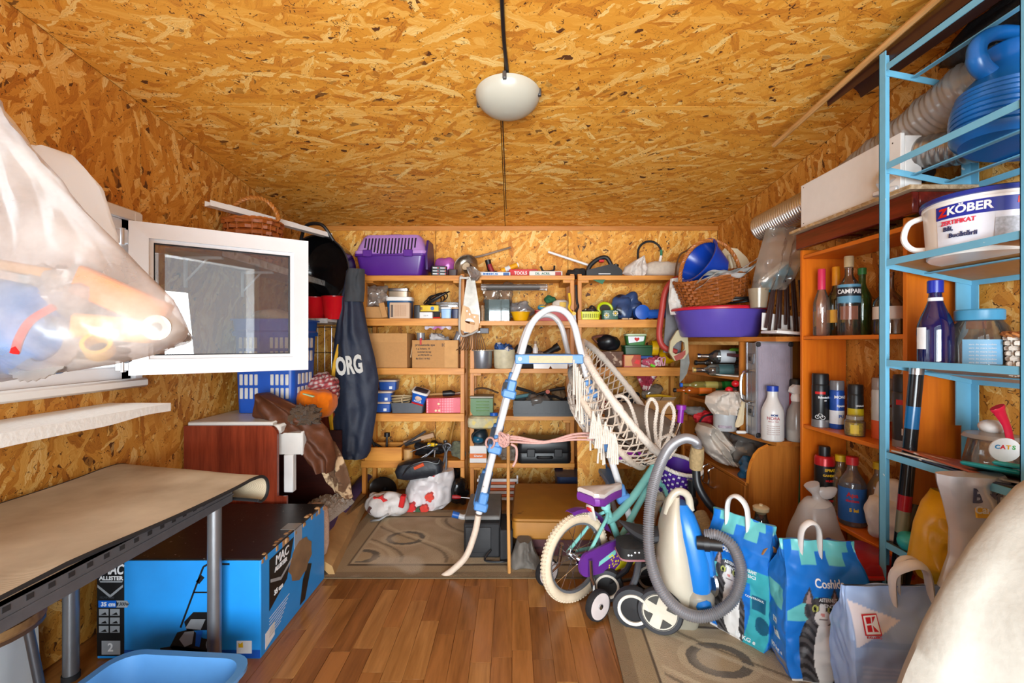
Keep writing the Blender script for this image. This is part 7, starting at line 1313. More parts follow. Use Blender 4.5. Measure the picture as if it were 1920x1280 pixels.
t = thing('scrub_brush', 'turquoise bristled brush leaning on a plastic cup', 'brush', tuple(W(1453, 515, 2.62)), r=(0, -36, 12)); m = MB()
for i in range(14):
    for j in range(5): m.box((-.085+.0131*i, -.02+.010*j, -.025), (.0095, .0075, .07), None, 0)
part(t, 'bristles', m, mat('#1aa0c8', .6, 0, .15), kind='stuff'); part(t, 'back', MB().bb(-.10, .10, -.03, .03, .010, .026, .006), WPLA, 'white back')
t = thing('plastic_cup', 'translucent plastic cup standing right of the basin', 'cup', tuple(W(1422, 577, 2.62))); part(t, 'cup', MB().lathe([(.001, .003), (.042, 0), (.056, .11), (.053, .11), (.04, .005)], 24), film('#e0d2b8', .5, .25, .2))
solo('cable_loop', 'black cable loops lying in the basin below the basket', 'cable', MB().tube([V((.11*math.cos(i*.4), .07*math.sin(i*.4), .006*math.sin(i*1.1)+.0008*i)) for i in range(32)], .007, 6), BLACK, tuple(W(1385, 565, 2.85)))
t = thing('slat_bundle', 'bundle of dark brown plastic slats standing on the cabinet', 'bundle', (1.53, 2.56, zt+.03), r=(-6, 4, 0))
for i in range(9): part(t, 'slat', MB().box((-.08+.022*i, .012*(i % 2), .16+.012*math.sin(i*1.7)), (.017, .008, .30+.05*math.sin(i*1.3)), (0, 9-2.4*i, 4*i), .002), mat('#3a2420', .5, 0, .25))
part(t, 'white_backing', MB().box((0, .03, .05), (.22, .006, .10), (0, 2, 0), .001), WHITE)
solo('white_sheet', 'white plastic sheet lying beneath the brown slats', 'sheet', MB().box((0, 0, .012), (.22, .16, .016), (0, 4, 0), .003), WPLA, (1.53, 2.52, zt+.006))
solo('red_hose', 'thick red rubber hose hooked beside the right shelves', 'hose', MB().tube(spl([W(1283, 520, 3.12), W(1262, 526, 3.1), W(1247, 548, 3.1), W(1240, 590, 3.1), W(1236, 628, 3.1), W(1244, 650, 3.1), W(1268, 660, 3.1)], 7), .0205, 12), mat('#a83830', .5, 0, .12))
solo('grey_board', 'grey flat board standing between shelves and corner cabinet', 'board', MB().box((0, 0, .15), (.12, .012, .46), (0, 4, 0), .002), mat('#6c6a6c', .5), tuple(W(1264, 640, 3.12)))
solo('white_rag', 'white rag hanging beside the wicker basket', 'rag', drape(rowspx([(522, 1258, 1282), (540, 1256, 1284), (565, 1254, 1284), (590, 1258, 1278)], 2.98), 2.99, .03, 14, 14, .008, 2, 6, .6, 0, .04, 16), cloth('#d2cdc6', .3))
Ys = 3.02; t = thing('pruning_saw', 'grey bladed saw with beige plastic grip by the cabinet', 'saw', (0, Ys, 0)); m = MB(); O_ = [P3(*q, Ys) for q in ((1254, 660), (1256, 640), (1268, 620), (1282, 613), (1288, 622), (1290, 660), (1282, 672), (1264, 676))]; I_ = [P3(*q, Ys) for q in ((1260, 660), (1261, 650), (1268, 642), (1276, 638), (1282, 642), (1283, 654), (1278, 660), (1266, 664))]
m.loft([[(x, y, z) for x, z in pp] for pp, y in ((O_, -.011), (O_, .011), (I_, .011), (I_, -.011), (O_, -.011))], False, False); part(t, 'grip', m, mat('#b8ac88', .5, 0, .1)); part(t, 'rubber_insert', MB().prism([P3(*q, Ys) for q in ((1262, 668), (1284, 656), (1284, 664), (1278, 672), (1266, 676))], -.013, .013), mat('#9c4438', .6)); part(t, 'blade', MB().prism([P3(*q, Ys) for q in ((1276, 672), (1290, 655), (1293, 680), (1288, 700), (1280, 712), (1274, 718))], -.001, .001), mat('#8a8a84', .4, .7, .3))
solo('wire_hook', 'thin arched black cable rising over the blue bowl', 'cable', MB().tube(spl([W(1260, 660, 3.3), W(1268, 500, 3.3), W(1290, 468, 3.3), W(1320, 452, 3.3), W(1350, 456, 3.3)], 6), .006, 6), mat('#6a4a2c', .5))
# inside the cabinet shelves: lying bottles, cans, bags
def lie(name, label, px, py, Y, L, r, nr, m, yaw, capm=None, lab=None, labm=None, pitch=0):
    t = thing(name, label, 'bottle', tuple(W(px, py, Y)), r=(0, 90-pitch, yaw)); part(t, 'body', MB().lathe(bprof(L, r, nr, .62, .8), 18), m)
    if lab: part(t, 'label_band', band(r*1.004, L*lab[0], L*lab[1]), labm)
    if capm: part(t, 'cap', MB().lathe([(nr*1.3, L*.955), (nr*1.3, L+.004), (.001, L+.004)], 14), capm)
DKG = film('#596058', .25, .5, .04); lie('bottle', 'clear bottle lying uppermost on the cabinet shelf, white label', 1400, 668, 2.98, .30, .042, .014, GLASS, 168, CHR, (.25, .55), mat('#c8ccd0', .5)); lie('bottle', 'clear bottle lying lower on the first cabinet shelf, gold cap', 1392, 694, 2.92, .30, .038, .014, GLASS, 172, mat('#c8a860', .3, .6), (.2, .5), mat('#3c5a5c', .4)); lie('bottle', 'dark bottle at the back of the first cabinet shelf', 1382, 680, 3.12, .28, .036, .013, DKG, 176, BLACK)
solo('lime_packet', 'lime green packet behind bottles on the first cabinet shelf', 'packet', blob(.13, .08, .06, 161, .2, 9), mat('#6a9a2c', .5, 0, .3), tuple(W(1384, 668, 3.0))); solo('maroon_folder', 'maroon folder lying on the first cabinet shelf', 'folder', MB().box((0, 0, 0), (.16, .2, .02), (0, 8, 0), .002), mat('#5a2028', .5), tuple(W(1388, 668, 2.95)))
t = thing('magazine', 'white magazine lying on the first cabinet shelf edge', 'magazine', tuple(W(1375, 703, 2.9)), 20); part(t, 'cover', MB().box((0, 0, .002), (.18, .24, .007), None, .001), PAPER); part(t, 'print', MB().box((-.02, -.05, .006), (.1, .03, .001)).box((.0, .02, .006), (.12, .04, .001)), mat('#5a585c', .6))
for px, py, c, cc, lb in ((1330, 722, '#a89a50', BLUE, 'yellowish bottle lying on the second cabinet shelf'), (1318, 732, '#d86a1c', BLACK, 'orange labelled bottle lying on the second cabinet shelf'), (1366, 722, '#2f9a3c', mat('#3cb44a', .4), 'bright green bottle lying on the second cabinet shelf'), (1340, 735, '#1f5a3a', GREEN, 'dark green bottle lying on the second cabinet shelf')): lie('bottle', lb, px+22, py, 3.0, .26, .026, .011, film(c, .8, .4, .08), 175, cc, (.1, .4), mat(c, .4))
for px, py, lb in ((1379, 719, 'upper red capped tube on the second cabinet shelf'), (1367, 731, 'lower red capped tube on the second cabinet shelf')): t = thing('capped_tube', lb, 'tube', tuple(W(px, py, 2.77))); part(t, 'cap', MB().ell((0, 0, 0), (.023, .02, .021), 16, 10), mat('#d01c28', .25)); part(t, 'tube', MB().cyl((.012, .01, 0), (.11, .10, -.012), .018), film('#b8a8a0', .5, .4))
m = drape(rowspx([(733, 1345, 1385), (742, 1326, 1402), (756, 1324, 1402), (768, 1332, 1402), (776, 1338, 1398)], 2.74), 2.76, .06, 22, 16, .014, 3, 4, .4, 0, .05, 12); solo('white_bag', 'dusty white plastic bag spilling off the second cabinet shelf', 'plastic bag', m, mat('#cabdb0', .5, 0, .15, .2, 20))
t = thing('paint_can', 'white paint can with black smeared rim on the cabinet base', 'can', (wx(1362, 2.76), 2.78, .661)); part(t, 'body', MB().lathe([(.064, 0), (.066, .003), (.066, .148), (.064, .15)], 30), mat('#c4c6c8', .35, .2, .06)); part(t, 'rim', MB().lathe([(.055, .146), (.068, .146), (.069, .156), (.055, .154), (.055, .146)], 30, None, False, False), mat('#3a2a24', .6, 0, .4)); part(t, 'lid', MB().lathe([(.001, .147), (.055, .147), (.055, .150), (.001, .150)], 24), DSTEEL); part(t, 'print', band(.0664, .02, .036, -60, 10), mat('#a89aa8', .5, 0, .6, 0, 90)); part(t, 'blue_strip', band(.0664, .06, .13, 48, 66), BLUE, 'blue label strip')
solo('paper_strip', 'folded cream paper leaning beside the paint can', 'paper', drape(rowspx([(752, 1392, 1398), (775, 1386, 1397), (795, 1380, 1396), (801, 1380, 1386)], 2.70), 2.71, .012, 8, 10, .002, 1), mat('#d8c4a0', .7)); solo('chalk', 'small white plastic piece lying before the paper strip', 'clip', MB().box((0, 0, .009), (.055, .02, .018), (0, 0, -10), .006), WPLA, (wx(1393, 2.64), 2.66, .661))
t = thing('red_gloves', 'red and grey work gloves heaped on the cabinet base', 'gloves', (wx(1325, 2.98), 3.0, .661)); part(t, 'red', blob(.17, .13, .075, 171, .35, 14), mat('#c4202c', .7, 0, .2)); part(t, 'grey', blob(.14, .1, .06, 172, .3, 12), mat('#6c6864', .7, 0, .3), loc=(-.06, .03, .05)); part(t, 'cable', MB().tube(spl([(-.10, -.08, -.05), (-.05, -.075, .05), (.03, -.07, .07), (.07, -.05, .04)], 6), .006, 6), BLACK)
# case, bottles on the cabinet end
t = thing('aluminium_case', 'ribbed aluminium tool case standing upright on the cabinet end', 'case', (1.475, 2.615, .661), -3); cw, cd, ch = .19, .13, .535; ALU = mat('#b0b3ba', .35, .75, .06)
part(t, 'shell', MB().bb(-cw/2+.004, cw/2-.004, -cd/2+.004, cd/2-.004, .004, ch-.004), mat('#a39aa4', .4, .4)); m = MB()
for i in range(30): m.bb(-cw/2+.015+i*.0056, -cw/2+.0182+i*.0056, -cd/2+.001, -cd/2+.005, .012, ch-.012)
part(t, 'ribbing', m, mat('#b3a8b4', .4, .5), kind='stuff')
m = MB()
for x in (-1, 1): m.bb(x*cw/2-.008, x*cw/2+.002*x, -cd/2-.001, -cd/2+.012, 0, ch).bb(x*cw/2-.004, x*cw/2+.004, cd/2-.012, cd/2, 0, ch)
for z in (0, ch): m.bb(-cw/2, cw/2, -cd/2-.001, -cd/2+.012, z-.004, z+.004)
part(t, 'edge_trim', m, ALU); part(t, 'left_face', MB().bb(-cw/2-.002, -cw/2+.004, -cd/2+.012, .0, .004, ch-.004).bb(-cw/2-.002, -cw/2+.004, .006, cd/2-.008, .004, ch-.004), ALU)
for x in (-1, 1):
    for z in (.012, ch-.012): part(t, 'corner_cap', MB().box((x*(cw/2-.006), -cd/2+.004, z), (.026, .022, .028), None, .006), mat('#3a3a3e', .4, .5))
for z in (.14, .44): lt = part(t, 'latch', MB().bb(-cw/2-.010, -cw/2-.001, -.03, .03, z-.03, z+.03, .003), mat('#8a8c90', .3, .8)); part(lt, 'lock', MB().bb(-cw/2-.014, -cw/2-.009, -.012, .012, z-.012, z+.012, .002), BLACK)
part(t, 'handle', MB().tube(spl([(-cw/2-.002, .0, .37), (-cw/2-.05, .0, .355), (-cw/2-.062, .0, .28), (-cw/2-.05, .0, .205), (-cw/2-.002, .0, .19)], 6), .008, 8), CHR)
t = bottle('milk_bottle', 'white plastic bottle with blue cap before the aluminium case', (1.425, 2.49, .661), .29, .056, .025, mat('#d9d7d4', .3, 0, .03), .52, .86, (.03, 1.2), mat('#1c3fa8', .35)); part(t, 'lettering', wrap(wrap(MB(), 'NORA', .022, .0575, .125, -25, .0006), 'SINCE 1964', .010, .0575, .108, -25), mat('#b8686c', .5)); part(t, 'blue_print', wrap(MB(), 'MOM', .014, .0575, .142, -20, .0008), mat('#20407c', .5)); m = MB()
for i in range(5): wrap(m, 'lapte proaspat natural', .007, .0575, .085-.011*i, -25)
part(t, 'small_print', m, mat('#c8a8a4', .6), kind='stuff')
t = thing('spray_bottle', 'white trigger spray bottle beside the white milk bottle', 'spray bottle', (1.545, 2.475, .661)); part(t, 'body', MB().lathe([(.001, 0), (.044, 0), (.048, .01), (.048, .11), (.040, .165), (.022, .205), (.020, .225), (.001, .225)], 24), film('#dcd8d2', .75, .25, .2)); part(t, 'contents', MB().lathe([(.001, .003), (.043, .003), (.045, .06), (.001, .06)], 20), WPLA); part(t, 'collar', MB().lathe([(.024, .215), (.026, .235), (.02, .255)], 18), WPLA)
part(t, 'trigger_head', MB().prism([(-.035, .265), (-.03, .29), (-.01, .305), (.05, .298), (.062, .285), (.05, .272), (.015, .268), (.01, .25), (-.012, .25)], -.014, .014), WPLA); part(t, 'trigger', MB().tube(spl([(.02, 0, .268), (.034, 0, .245), (.04, 0, .21), (.052, 0, .19)], 5), [.010]*8+[.007]*8, 8), WPLA)
spray('red_bottle', 'red bottle with black top half hidden behind the spray bottle', (1.60, 2.56, .661), .33, .05, mat('#b81c24', .35), BLACK, ((.1, .35, mat('#3c7cb8', .4)),), (('ANE', .03, .42, LT),), cat='bottle')
# plastic bags on the lower cabinet top
m = drape(rowspx([(796, 1312, 1335), (806, 1306, 1352), (825, 1312, 1368), (850, 1326, 1385), (866, 1345, 1390), (870, 1360, 1384)], 2.80), 2.82, .10, 28, 24, .02, 3, 11, .6, 0, .10, 9); solo('white_bag', 'crumpled white plastic bag on the lower cabinet ledge', 'plastic bag', m, mat('#c9beb2', .45, 0, .2, .15, 14)); solo('clear_bag', 'grey clear plastic bag bunched on the lower cabinet ledge', 'plastic bag', blob(.22, .4, .20, 181, .3, 7), film('#b8b4ae', .5, .4, .12), (1.46, 2.86, .432)); solo('blue_bag', 'small blue plastic bag at the cabinet ledge corner', 'plastic bag', blob(.15, .14, .10, 182, .3, 10), film('#3c86b8', .75, .35, .12), (1.37, 2.57, .432))
# ---- pine shelf unit on the right wall
PO = wood('#e07a1c', '#c45c10', 'z', 9, .35); POY = wood('#e27c20', '#c86214', 'y', 9, .35)
t = thing('pine_shelf', 'orange stained pine shelf unit with bottles on the right wall', 'shelf', (0, 0, 0)); px0 = 1.445
part(t, 'side_panel', MB().bb(px0, 1.664, 2.265, 2.283, 0, 1.655, .002), PO); part(t, 'side_panel', MB().bb(px0, 1.664, 1.666, 1.684, 0, 1.655, .002), PO)
for z in (1.628, 1.227, .79, .39, .06): part(t, 'shelf_board', MB().bb(px0+.004, 1.664, 1.685, 2.264, z-.018, z, .002), POY)
t = thing('mahogany_beam', 'dark red varnished beam with slatted underside on pine shelf', 'beam', (0, 0, 0)); MHR = wood('#7a2416', '#4e140c', 'y', 14, .25); part(t, 'front_rail', MB().bb(1.425, 1.45, 1.62, 2.285, 1.657, 1.735, .003), MHR); part(t, 'end_rail', MB().bb(1.451, 1.66, 1.62, 1.645, 1.68, 1.735, .003), MHR)
for i in range(6): part(t, 'slat', MB().bb(1.451, 1.66, 1.68+.095*i, 1.745+.095*i, 1.70, 1.735, .002), MHR)
t = thing('chipboard_sheet', 'raw edged chipboard sheet lying on the mahogany beam', 'board', (0, 0, 0)); part(t, 'board', MB().bb(1.40, 1.664, 1.60, 2.30, 1.737, 1.753, .002), wood('#cdb594', '#8a6c48', 'y', 40, .8)); part(t, 'rough_edge', MB().add(*(lambda m: (m.v, m.f))(MB().loft([[(1.398-.004*math.sin(i*2.3), 1.60+i*.0175, 1.738), (1.40, 1.60+i*.0175, 1.7525), (1.404, 1.60+i*.0175, 1.745)] for i in range(41)]))), wood('#c8a878', '#7a5a38', 'y', 60, .9))
t = thing('melamine_board', 'white melamine board standing on edge above the pine shelf', 'board', (0, 0, 0)); part(t, 'panel', MB().bb(1.422, 1.438, 1.665, 2.24, 1.754, 1.965, .002), WHITE)
for y, z in ((1.70, 1.94), (2.22, 1.775), (2.22, 1.95)): part(t, 'screw_hole', MB().cyl((1.4215, y, z), (1.424, y, z), .003, 8), BLACK)
part(t, 'return_panel', MB().bb(1.439, 1.50, 1.665, 1.68, 1.754, 1.955, .002), WHITE)
# bottles, row on the upper pine shelf
zb = 1.228
def pinespot(px, Y): return (wx(px, Y), Y)
bt = bottle('bottle', 'clear bottle with pink foil neck, first on the pine shelf', (1.49, 2.19, zb), .295, .036, .0145, film('#e8e0d4', .14, .5, .04), .5, .8, (.10, 1.15), mat('#d8305c', .4))
bottle('bottle', 'dark green bottle with yellow cap behind the white labelled bottle', (1.545, 2.17, zb), .305, .036, .015, film('#283018', .8, .5, .05), .55, .8, (.09, 1.15), mat('#d88a18', .4), (.2, .4), mat('#d8a030', .5))
t = bottle('bottle', 'clear bottle with blue and white label lettered CAMPARI', (1.525, 2.06, zb), .345, .044, .016, GLASS, .62, .8, (.05, 1.2), mat('#c8b48c', .4), (.42, .66), mat('#5f9ec0', .4)); part(t, 'black_band', band(.0448, .175, .215), mat('#18222c', .4)); part(t, 'lettering', wrap(MB(), 'CAMPARI', .027, .0452, .195, -32, .0008, width=.105), LT); part(t, 'lower_print', band(.0446, .07, .13, -80, 10), film('#d8a088', .5, .2))
bottle('bottle', 'light green bottle behind the CAMPARI labelled bottle', (1.60, 2.08, zb), .30, .036, .014, GGLASS, .55, .8, (.03, 1.2), GREEN)
t = bottle('bottle', 'round clear decanter with white label near the rack post', (1.575, 1.90, zb), .26, .055, .016, GLASS, .5, .75, None, None, (.25, .45), mat('#e0dcd4', .5)); bottle('bottle', 'small clear bottle at the back of the pine shelf', (1.615, 1.98, zb), .22, .035, .014, GLASS, .5, .8, (.03, 1.2), STEEL)
# spray cans and jars on the middle pine shelf
zb = .791; CANB = mat('#1b1c1f', .35, .2, .15)
t = spray('spray_can', 'black spray can with red oval badge, first on its shelf', (1.487, 2.195, zb), .255, .036, CANB, BLACK, ((.0, .14, mat('#8c8c8e', .4, .5)),), (('Schmierfett', .013, .56, LT), ('200', .007, .5, LT))); part(t, 'badge', MB().add(*(lambda q: (q.v, q.f))(wrap(MB(), 'o', .001, .0364, .1))) if False else band(.0365, .158, .170, -68, 0), RED)
m = MB()
for cx_, cz_, r in ((-.012, .05, .009), (.010, .048, .010)):
    for a in range(14): pass
    m.lathe([(r*.8, .0), (r, 0), (r, .0006), (r*.8, .0006)], 16, Matrix.Rotation(math.radians(-34), 4, 'Z') @ at(cx_, -.0368, cz_) @ rot(90, 0, 0), False, False)
m.tube([Matrix.Rotation(math.radians(-34), 4, 'Z') @ V((x, -.037, z)) for x, z in ((-.012, .05), (-.004, .066), (.006, .064), (.010, .048))], .0016, 5); part(t, 'motorbike_print', m, LT)
t = spray('spray_can', 'blue and white printed spray can with clear grey cap', (1.535, 2.15, zb), .225, .030, mat('#1f4fa8', .35, .2, .1), film('#b0b4ba', .6, .3, .2), ((.1, .38, mat('#dfe6ee', .4)),), (('MONTI', .018, .66, LT), ('Spuma', .014, .48, LT), ('PU', .02, .26, BLUE)))
t = spray('spray_can', 'small black spray can with yellow lower half', (1.555, 2.06, zb), .215, .030, mat('#26282a', .35, .2), BLACK, ((.02, .5, mat('#d8c420', .4)),), (('QUALITY', .009, .56, LT), ('ZINC', .014, .34, INK)))
t = thing('spice_jar', 'glass jar of yellow grains before the spray cans', 'jar', (1.495, 1.985, zb)); part(t, 'jar', MB().lathe([(.001, .002), (.036, 0), (.038, .01), (.038, .06), (.03, .072), (.03, .076)], 24), film('#e8e4d8', .1, .5)); part(t, 'contents', MB().lathe([(.001, .004), (.036, .004), (.036, .058), (.001, .058)], 22), mat('#d8b41c', .7, 0, .5, .4, 120)); part(t, 'lid', MB().lathe([(.031, .07), (.031, .085), (.001, .087)], 22), film('#d8d2c4', .7, .3)); part(t, 'label', band(.0385, .012, .05, -60, -15), mat('#e2c63c', .5))
t = spray('spray_can', 'white spray can with clear cap and orange side stripe', (1.565, 1.925, zb), .255, .036, mat('#c8ccce', .35, .2, .1), film('#e2e2e2', .5, .3, .15), ((.0, .3, mat('#d85a28', .4)),), (('SPRAY', .016, .55, mat('#b83c2c', .4)),))
t = spray('spray_can', 'tall grey and black can of paint near the fishing rod', (1.53, 1.765, zb), .28, .043, mat('#3c3c40', .35, .3, .1), BLACK, ((.0, .1, mat('#9a9a9c', .4, .5)),), (('motorkit', .012, .5, LT), ('FARBE', .016, .4, LT)), caph=.22); part(t, 'badge', band(.0436, .165, .185, -85, -25), RED); part(t, 'hazard_mark', band(.0437, .05, .075, -60, -36), LT)
bottle('bottle', 'black slim bottle behind the tall grey can', (1.615, 1.80, zb), .33, .03, .018, BLACK, .6, .8, (.03, 1.2), BLACK); t = thing('spray_bottle', 'white trigger spray nozzle showing behind the grey can', 'spray bottle', (1.625, 1.90, zb)); part(t, 'body', MB().lathe([(.001, 0), (.034, 0), (.034, .17), (.015, .22), (.015, .25)], 18), WPLA); part(t, 'nozzle', MB().tube(spl([(-.05, -.02, .30), (-.02, 0, .31), (.02, 0, .29), (.0, 0, .25)], 5), .013, 8), WPLA)
# bottom pine shelf
zb = .391
t = spray('insect_spray', 'tall red insect spray can with black top and yellow lettering', (1.49, 2.17, zb), .31, .042, mat('#b81820', .3, .2, .06), BLACK, ((.12, .72, mat('#1c1a1c', .35)),), (('SPRAY', .017, .66, YEL), ('GANDACI', .014, .58, YEL), ('MUSTE', .014, .5, RED), ('TANTARI', .013, .28, YEL), ('SUPER', .013, .2, RED)), capr=.5, caph=.14)
t = bottle('bottle', 'clear bottle with red cap and blue distilled water label', (1.51, 2.02, zb), .29, .052, .018, film('#dcd2cc', .2, .4), .6, .88, (.035, 1.3), mat('#c8282c', .4), (.08, .58), mat('#2c62a8', .4)); part(t, 'lettering', wrap(wrap(MB(), 'Apa', .026, .0535, .14, -36, .0008), 'distilata', .016, .0535, .115, -36, .0005), RED); part(t, 'yellow_lettering', wrap(MB(), '5 lei', .02, .0535, .075, -30, .001), YEL)
for x, y, h, lb in ((1.545, 2.14, .27, 'clear yellow capped bottle left behind the distilled water'), (1.59, 1.97, .28, 'clear yellow capped bottle right of the distilled water')): bottle('bottle', lb, (x, y, zb), h, .045, .017, film('#d8c49c', .3, .4), .6, .88, (.03, 1.3), mat('#e0b81c', .4))
solo('white_sack', 'crumpled white paper sack on the lowest pine shelf', 'sack', blob(.21, .22, .24, 191, .16, 7, 34, 26, True, .1), cloth('#d9d3cd', .25, 30), (1.545, 1.81, zb))
# red bin with lid, tied bag
t = thing('red_bin', 'dark bin with red lid standing before the pine shelf', 'bin', (1.335, 1.73, 0)); t.scale = (1, .75, 1.35); part(t, 'body', MB().loft([rr(.085, .13, .03, 0), rr(.095, .15, .035, .26)]), mat('#22252e', .4)); part(t, 'lid', MB().loft([rr(.102, .158, .035, .262), rr(.104, .16, .035, .275), rr(.095, .15, .03, .29), rr(.07, .12, .03, .30)]), mat('#9c1c24', .35, 0, .1)); part(t, 'lid_rim', MB().tube(rr(.104, .16, .035, .268, 5), .006, 6, True), RED)
t = thing('tied_bag', 'white plastic bag knotted at the top beside the pine shelf', 'plastic bag', (1.31, 1.965, .005)); mb = blob(.235, .2, .53, 195, .07, 6, 36, 34, True, .25); part(t, 'bag', mb, film('#e6e0dc', .86, .2, .25)); part(t, 'knot', MB().tube(spl([(0, -.02, .50), (-.01, -.02, .54), (-.03, -.02, .585)], 5), [.05, .042, .03, .022, .018, .015, .016, .02, .024, .028, .03], 12), film('#e6e0dc', .86, .2, .25)); part(t, 'ear', MB().tube(spl([(-.01, -.02, .555), (.03, -.03, .55), (.07, -.03, .57)], 5), [.016, .02, .024, .026, .026, .026, .026, .024, .02, .014, .006], 10, flat=.5), film('#e6e0dc', .86, .2, .25)); part(t, 'lettering', MB().text('PSO3', .055, at(-.075, -.118, .37) @ rot(0, -18, 0) @ FACE @ rot(0, -20, 0), .003, .0012), mat('#3c4a8c', .5))
# demijohn in its carton
t = thing('demijohn', 'clear glass demijohn with cream stopper standing in a carton', 'demijohn', (1.165, 2.13, .008)); t.scale = (.8, .8, .8); part(t, 'body', MB().lathe([(.001, .02), (.12, .02), (.135, .05), (.135, .20), (.12, .29), (.085, .36), (.05, .42), (.034, .46), (.030, .49), (.032, .50), (.028, .50)], 32), film('#cfc8b8', .12, .55, .03)); part(t, 'cider', MB().lathe([(.001, .03), (.128, .035), (.128, .24), (.001, .24)], 28), film('#8a5a2c', .5, .1, .2)); part(t, 'stopper', MB().lathe([(.027, .485), (.03, .50), (.042, .502), (.044, .522), (.036, .528), (.012, .53), (.010, .54), (.001, .54)], 22), mat('#d8c39a', .5))
t = thing('tan_carton', 'brown carton around the glass demijohn', 'carton', (1.165, 2.12, .004)); t.scale = (.8, .85, .8); part(t, 'box', openbox(.33, .30, .24), CARD); part(t, 'flap', MB().box((.08, .15, .27), (.18, .004, .09), (-18, 0, 0), .001), CARD); part(t, 'tape', MB().bb(-.05, .12, -.1515, -.1505, .18, .2405), mat('#b48a56', .4))
solo('green_stake', 'thin green garden stake leaning on the pine shelf side', 'stake', MB().tube([W(1501, 872, 2.42), V((1.50, 2.40, .002))], .005, 6), mat('#2f6a4a', .5))
# ---- blue metal rack
RB = mat('#6fb4d4', .4, 0, .08, 0, 20, wear=('#d8e4e8', 45, .71)); xr0, xr1, yr0, yr1 = 1.318, 1.645, 1.177, 1.63
t = thing('blue_rack', 'light blue welded metal rack at the right edge', 'rack', (0, 0, 0))
for x, y, sx in ((xr0, yr1, 1), (xr1, yr1, -1), (xr0, yr0, 1), (xr1, yr0, -1)): part(t, 'post', MB().bb(x-.002 if sx > 0 else x-.034, x+.034 if sx > 0 else x+.002, y, y+.0025, .0, 2.225).bb(x-.002, x+.0015, y-.026, y+.0025, .0, 2.225), RB)
LV = [2.165, 1.817, 1.477, 1.124, .80, .483, .145]; dzr = -.066
for i, z in enumerate(LV):
    fr = MB()
    for f in ((0, .35, .72, 1) if i < 2 else (0, .5, 1)): x = xr0+(xr1-xr0)*f; fr.bb(x, x+.003 if f < 1 else x-.003, yr0, yr1, z+dzr*f-.011, z+dzr*f+.011) if f in (0, 1) else fr.bb(x-.009, x+.009, yr0, yr1, z+dzr*f-.003, z+dzr*f+.001)
    tl = math.atan2(dzr, xr1-xr0)
    for y in (yr0+.001, yr1-.004): fr.add([(xr0, y, z-.011), (xr1, y, z+dzr-.011), (xr1, y, z+dzr+.011), (xr0, y, z+.011), (xr0, y+.003, z-.011), (xr1, y+.003, z+dzr-.011), (xr1, y+.003, z+dzr+.011), (xr0, y+.003, z+.011)], [(0, 1, 2, 3), (7, 6, 5, 4), (0, 4, 5, 1), (1, 5, 6, 2), (2, 6, 7, 3), (3, 7, 4, 0)])
    part(t, 'shelf_frame', fr, RB, kind='stuff' if False else None)
    if 2 <= i <= 5: part(t, 'shelf_plate', MB().add([(xr0+.006, yr0+.005, z+.006), (xr1-.006, yr0+.005, z+dzr+.006), (xr1-.006, yr1-.006, z+dzr+.006), (xr0+.006, yr1-.006, z+.006), (xr0+.006, yr0+.005, z+.011), (xr1-.006, yr0+.005, z+dzr+.011), (xr1-.006, yr1-.006, z+dzr+.011), (xr0+.006, yr1-.006, z+.011)], [(0, 1, 2, 3), (7, 6, 5, 4), (0, 4, 5, 1), (1, 5, 6, 2), (2, 6, 7, 3), (3, 7, 4, 0)]), (mat('#b8864e', .6) if i == 2 else mat('#c8a890', .5) if i == 3 else mat('#4a4a4c', .6)))
part(t, 'cross_plate', MB().bb(xr1-.055, xr1+.002, yr1-.001, yr1+.003, 1.72, 1.79).bb(xr1-.055, xr1+.002, yr1-.001, yr1+.003, .9, 1.46), RB)
def rz_(i, x): return LV[i]+dzr*(x-xr0)/(xr1-xr0)+.0125
# top: gutter, batten, wrap roll
t = thing('brown_gutter', 'dark brown half round gutter lying along the ceiling on the rack', 'gutter', (0, 0, 0)); m = MB(); L_ = []
for y in (1.95, .75):
    o = [(1.43+.075*math.cos(math.radians(a)), y, 2.262+.075*math.sin(math.radians(a))) for a in range(15, 196, 15)]; i_ = [(1.43+.071*math.cos(math.radians(a)), y, 2.262+.071*math.sin(math.radians(a))) for a in range(195, 14, -15)]; L_.append(o+i_)
m.loft(L_); part(t, 'gutter', m, mat('#3e2019', .35, 0, .12)); t.location = (-.005, 0, -.037)
solo('wooden_batten', 'pale round wooden batten under the ceiling beside the gutter', 'batten', MB().tube([(1.335, 2.32, 2.20), (1.335, 1.6, 2.262), (1.335, .75, 2.32)], .0125, 8), wood('#d0a066', '#a8763c', 'y', 14))
solo('black_mesh', 'black plastic mesh sheet bundled above the rack', 'mesh', blob(.18, .7, .12, 201, .3, 9), mat('#17181a', .5, 0, .3, .3, 60), (1.555, 1.30, 2.135))
m = MB(); a_, b_ = V((1.56, 2.28, 1.90)), V((1.565, 1.42, 2.095)); n = 150
m.tube([a_.lerp(b_, i/n) for i in range(n+1)], [.085+.012*noise.noise(V((i*.09, 1, 3)))-.03*max(0, (i-124)/26)+.0035*(i//2 % 2) for i in range(n+1)], 20); m.v = [tuple(V(p)+V((0, 0, 1))*.010*noise.noise(V(p)*16)) for p in m.v]
solo('bubble_wrap', 'long roll of clear ribbed plastic wrap behind the white panel', 'roll', m, film('#fafaf6', .5, .4, .12))
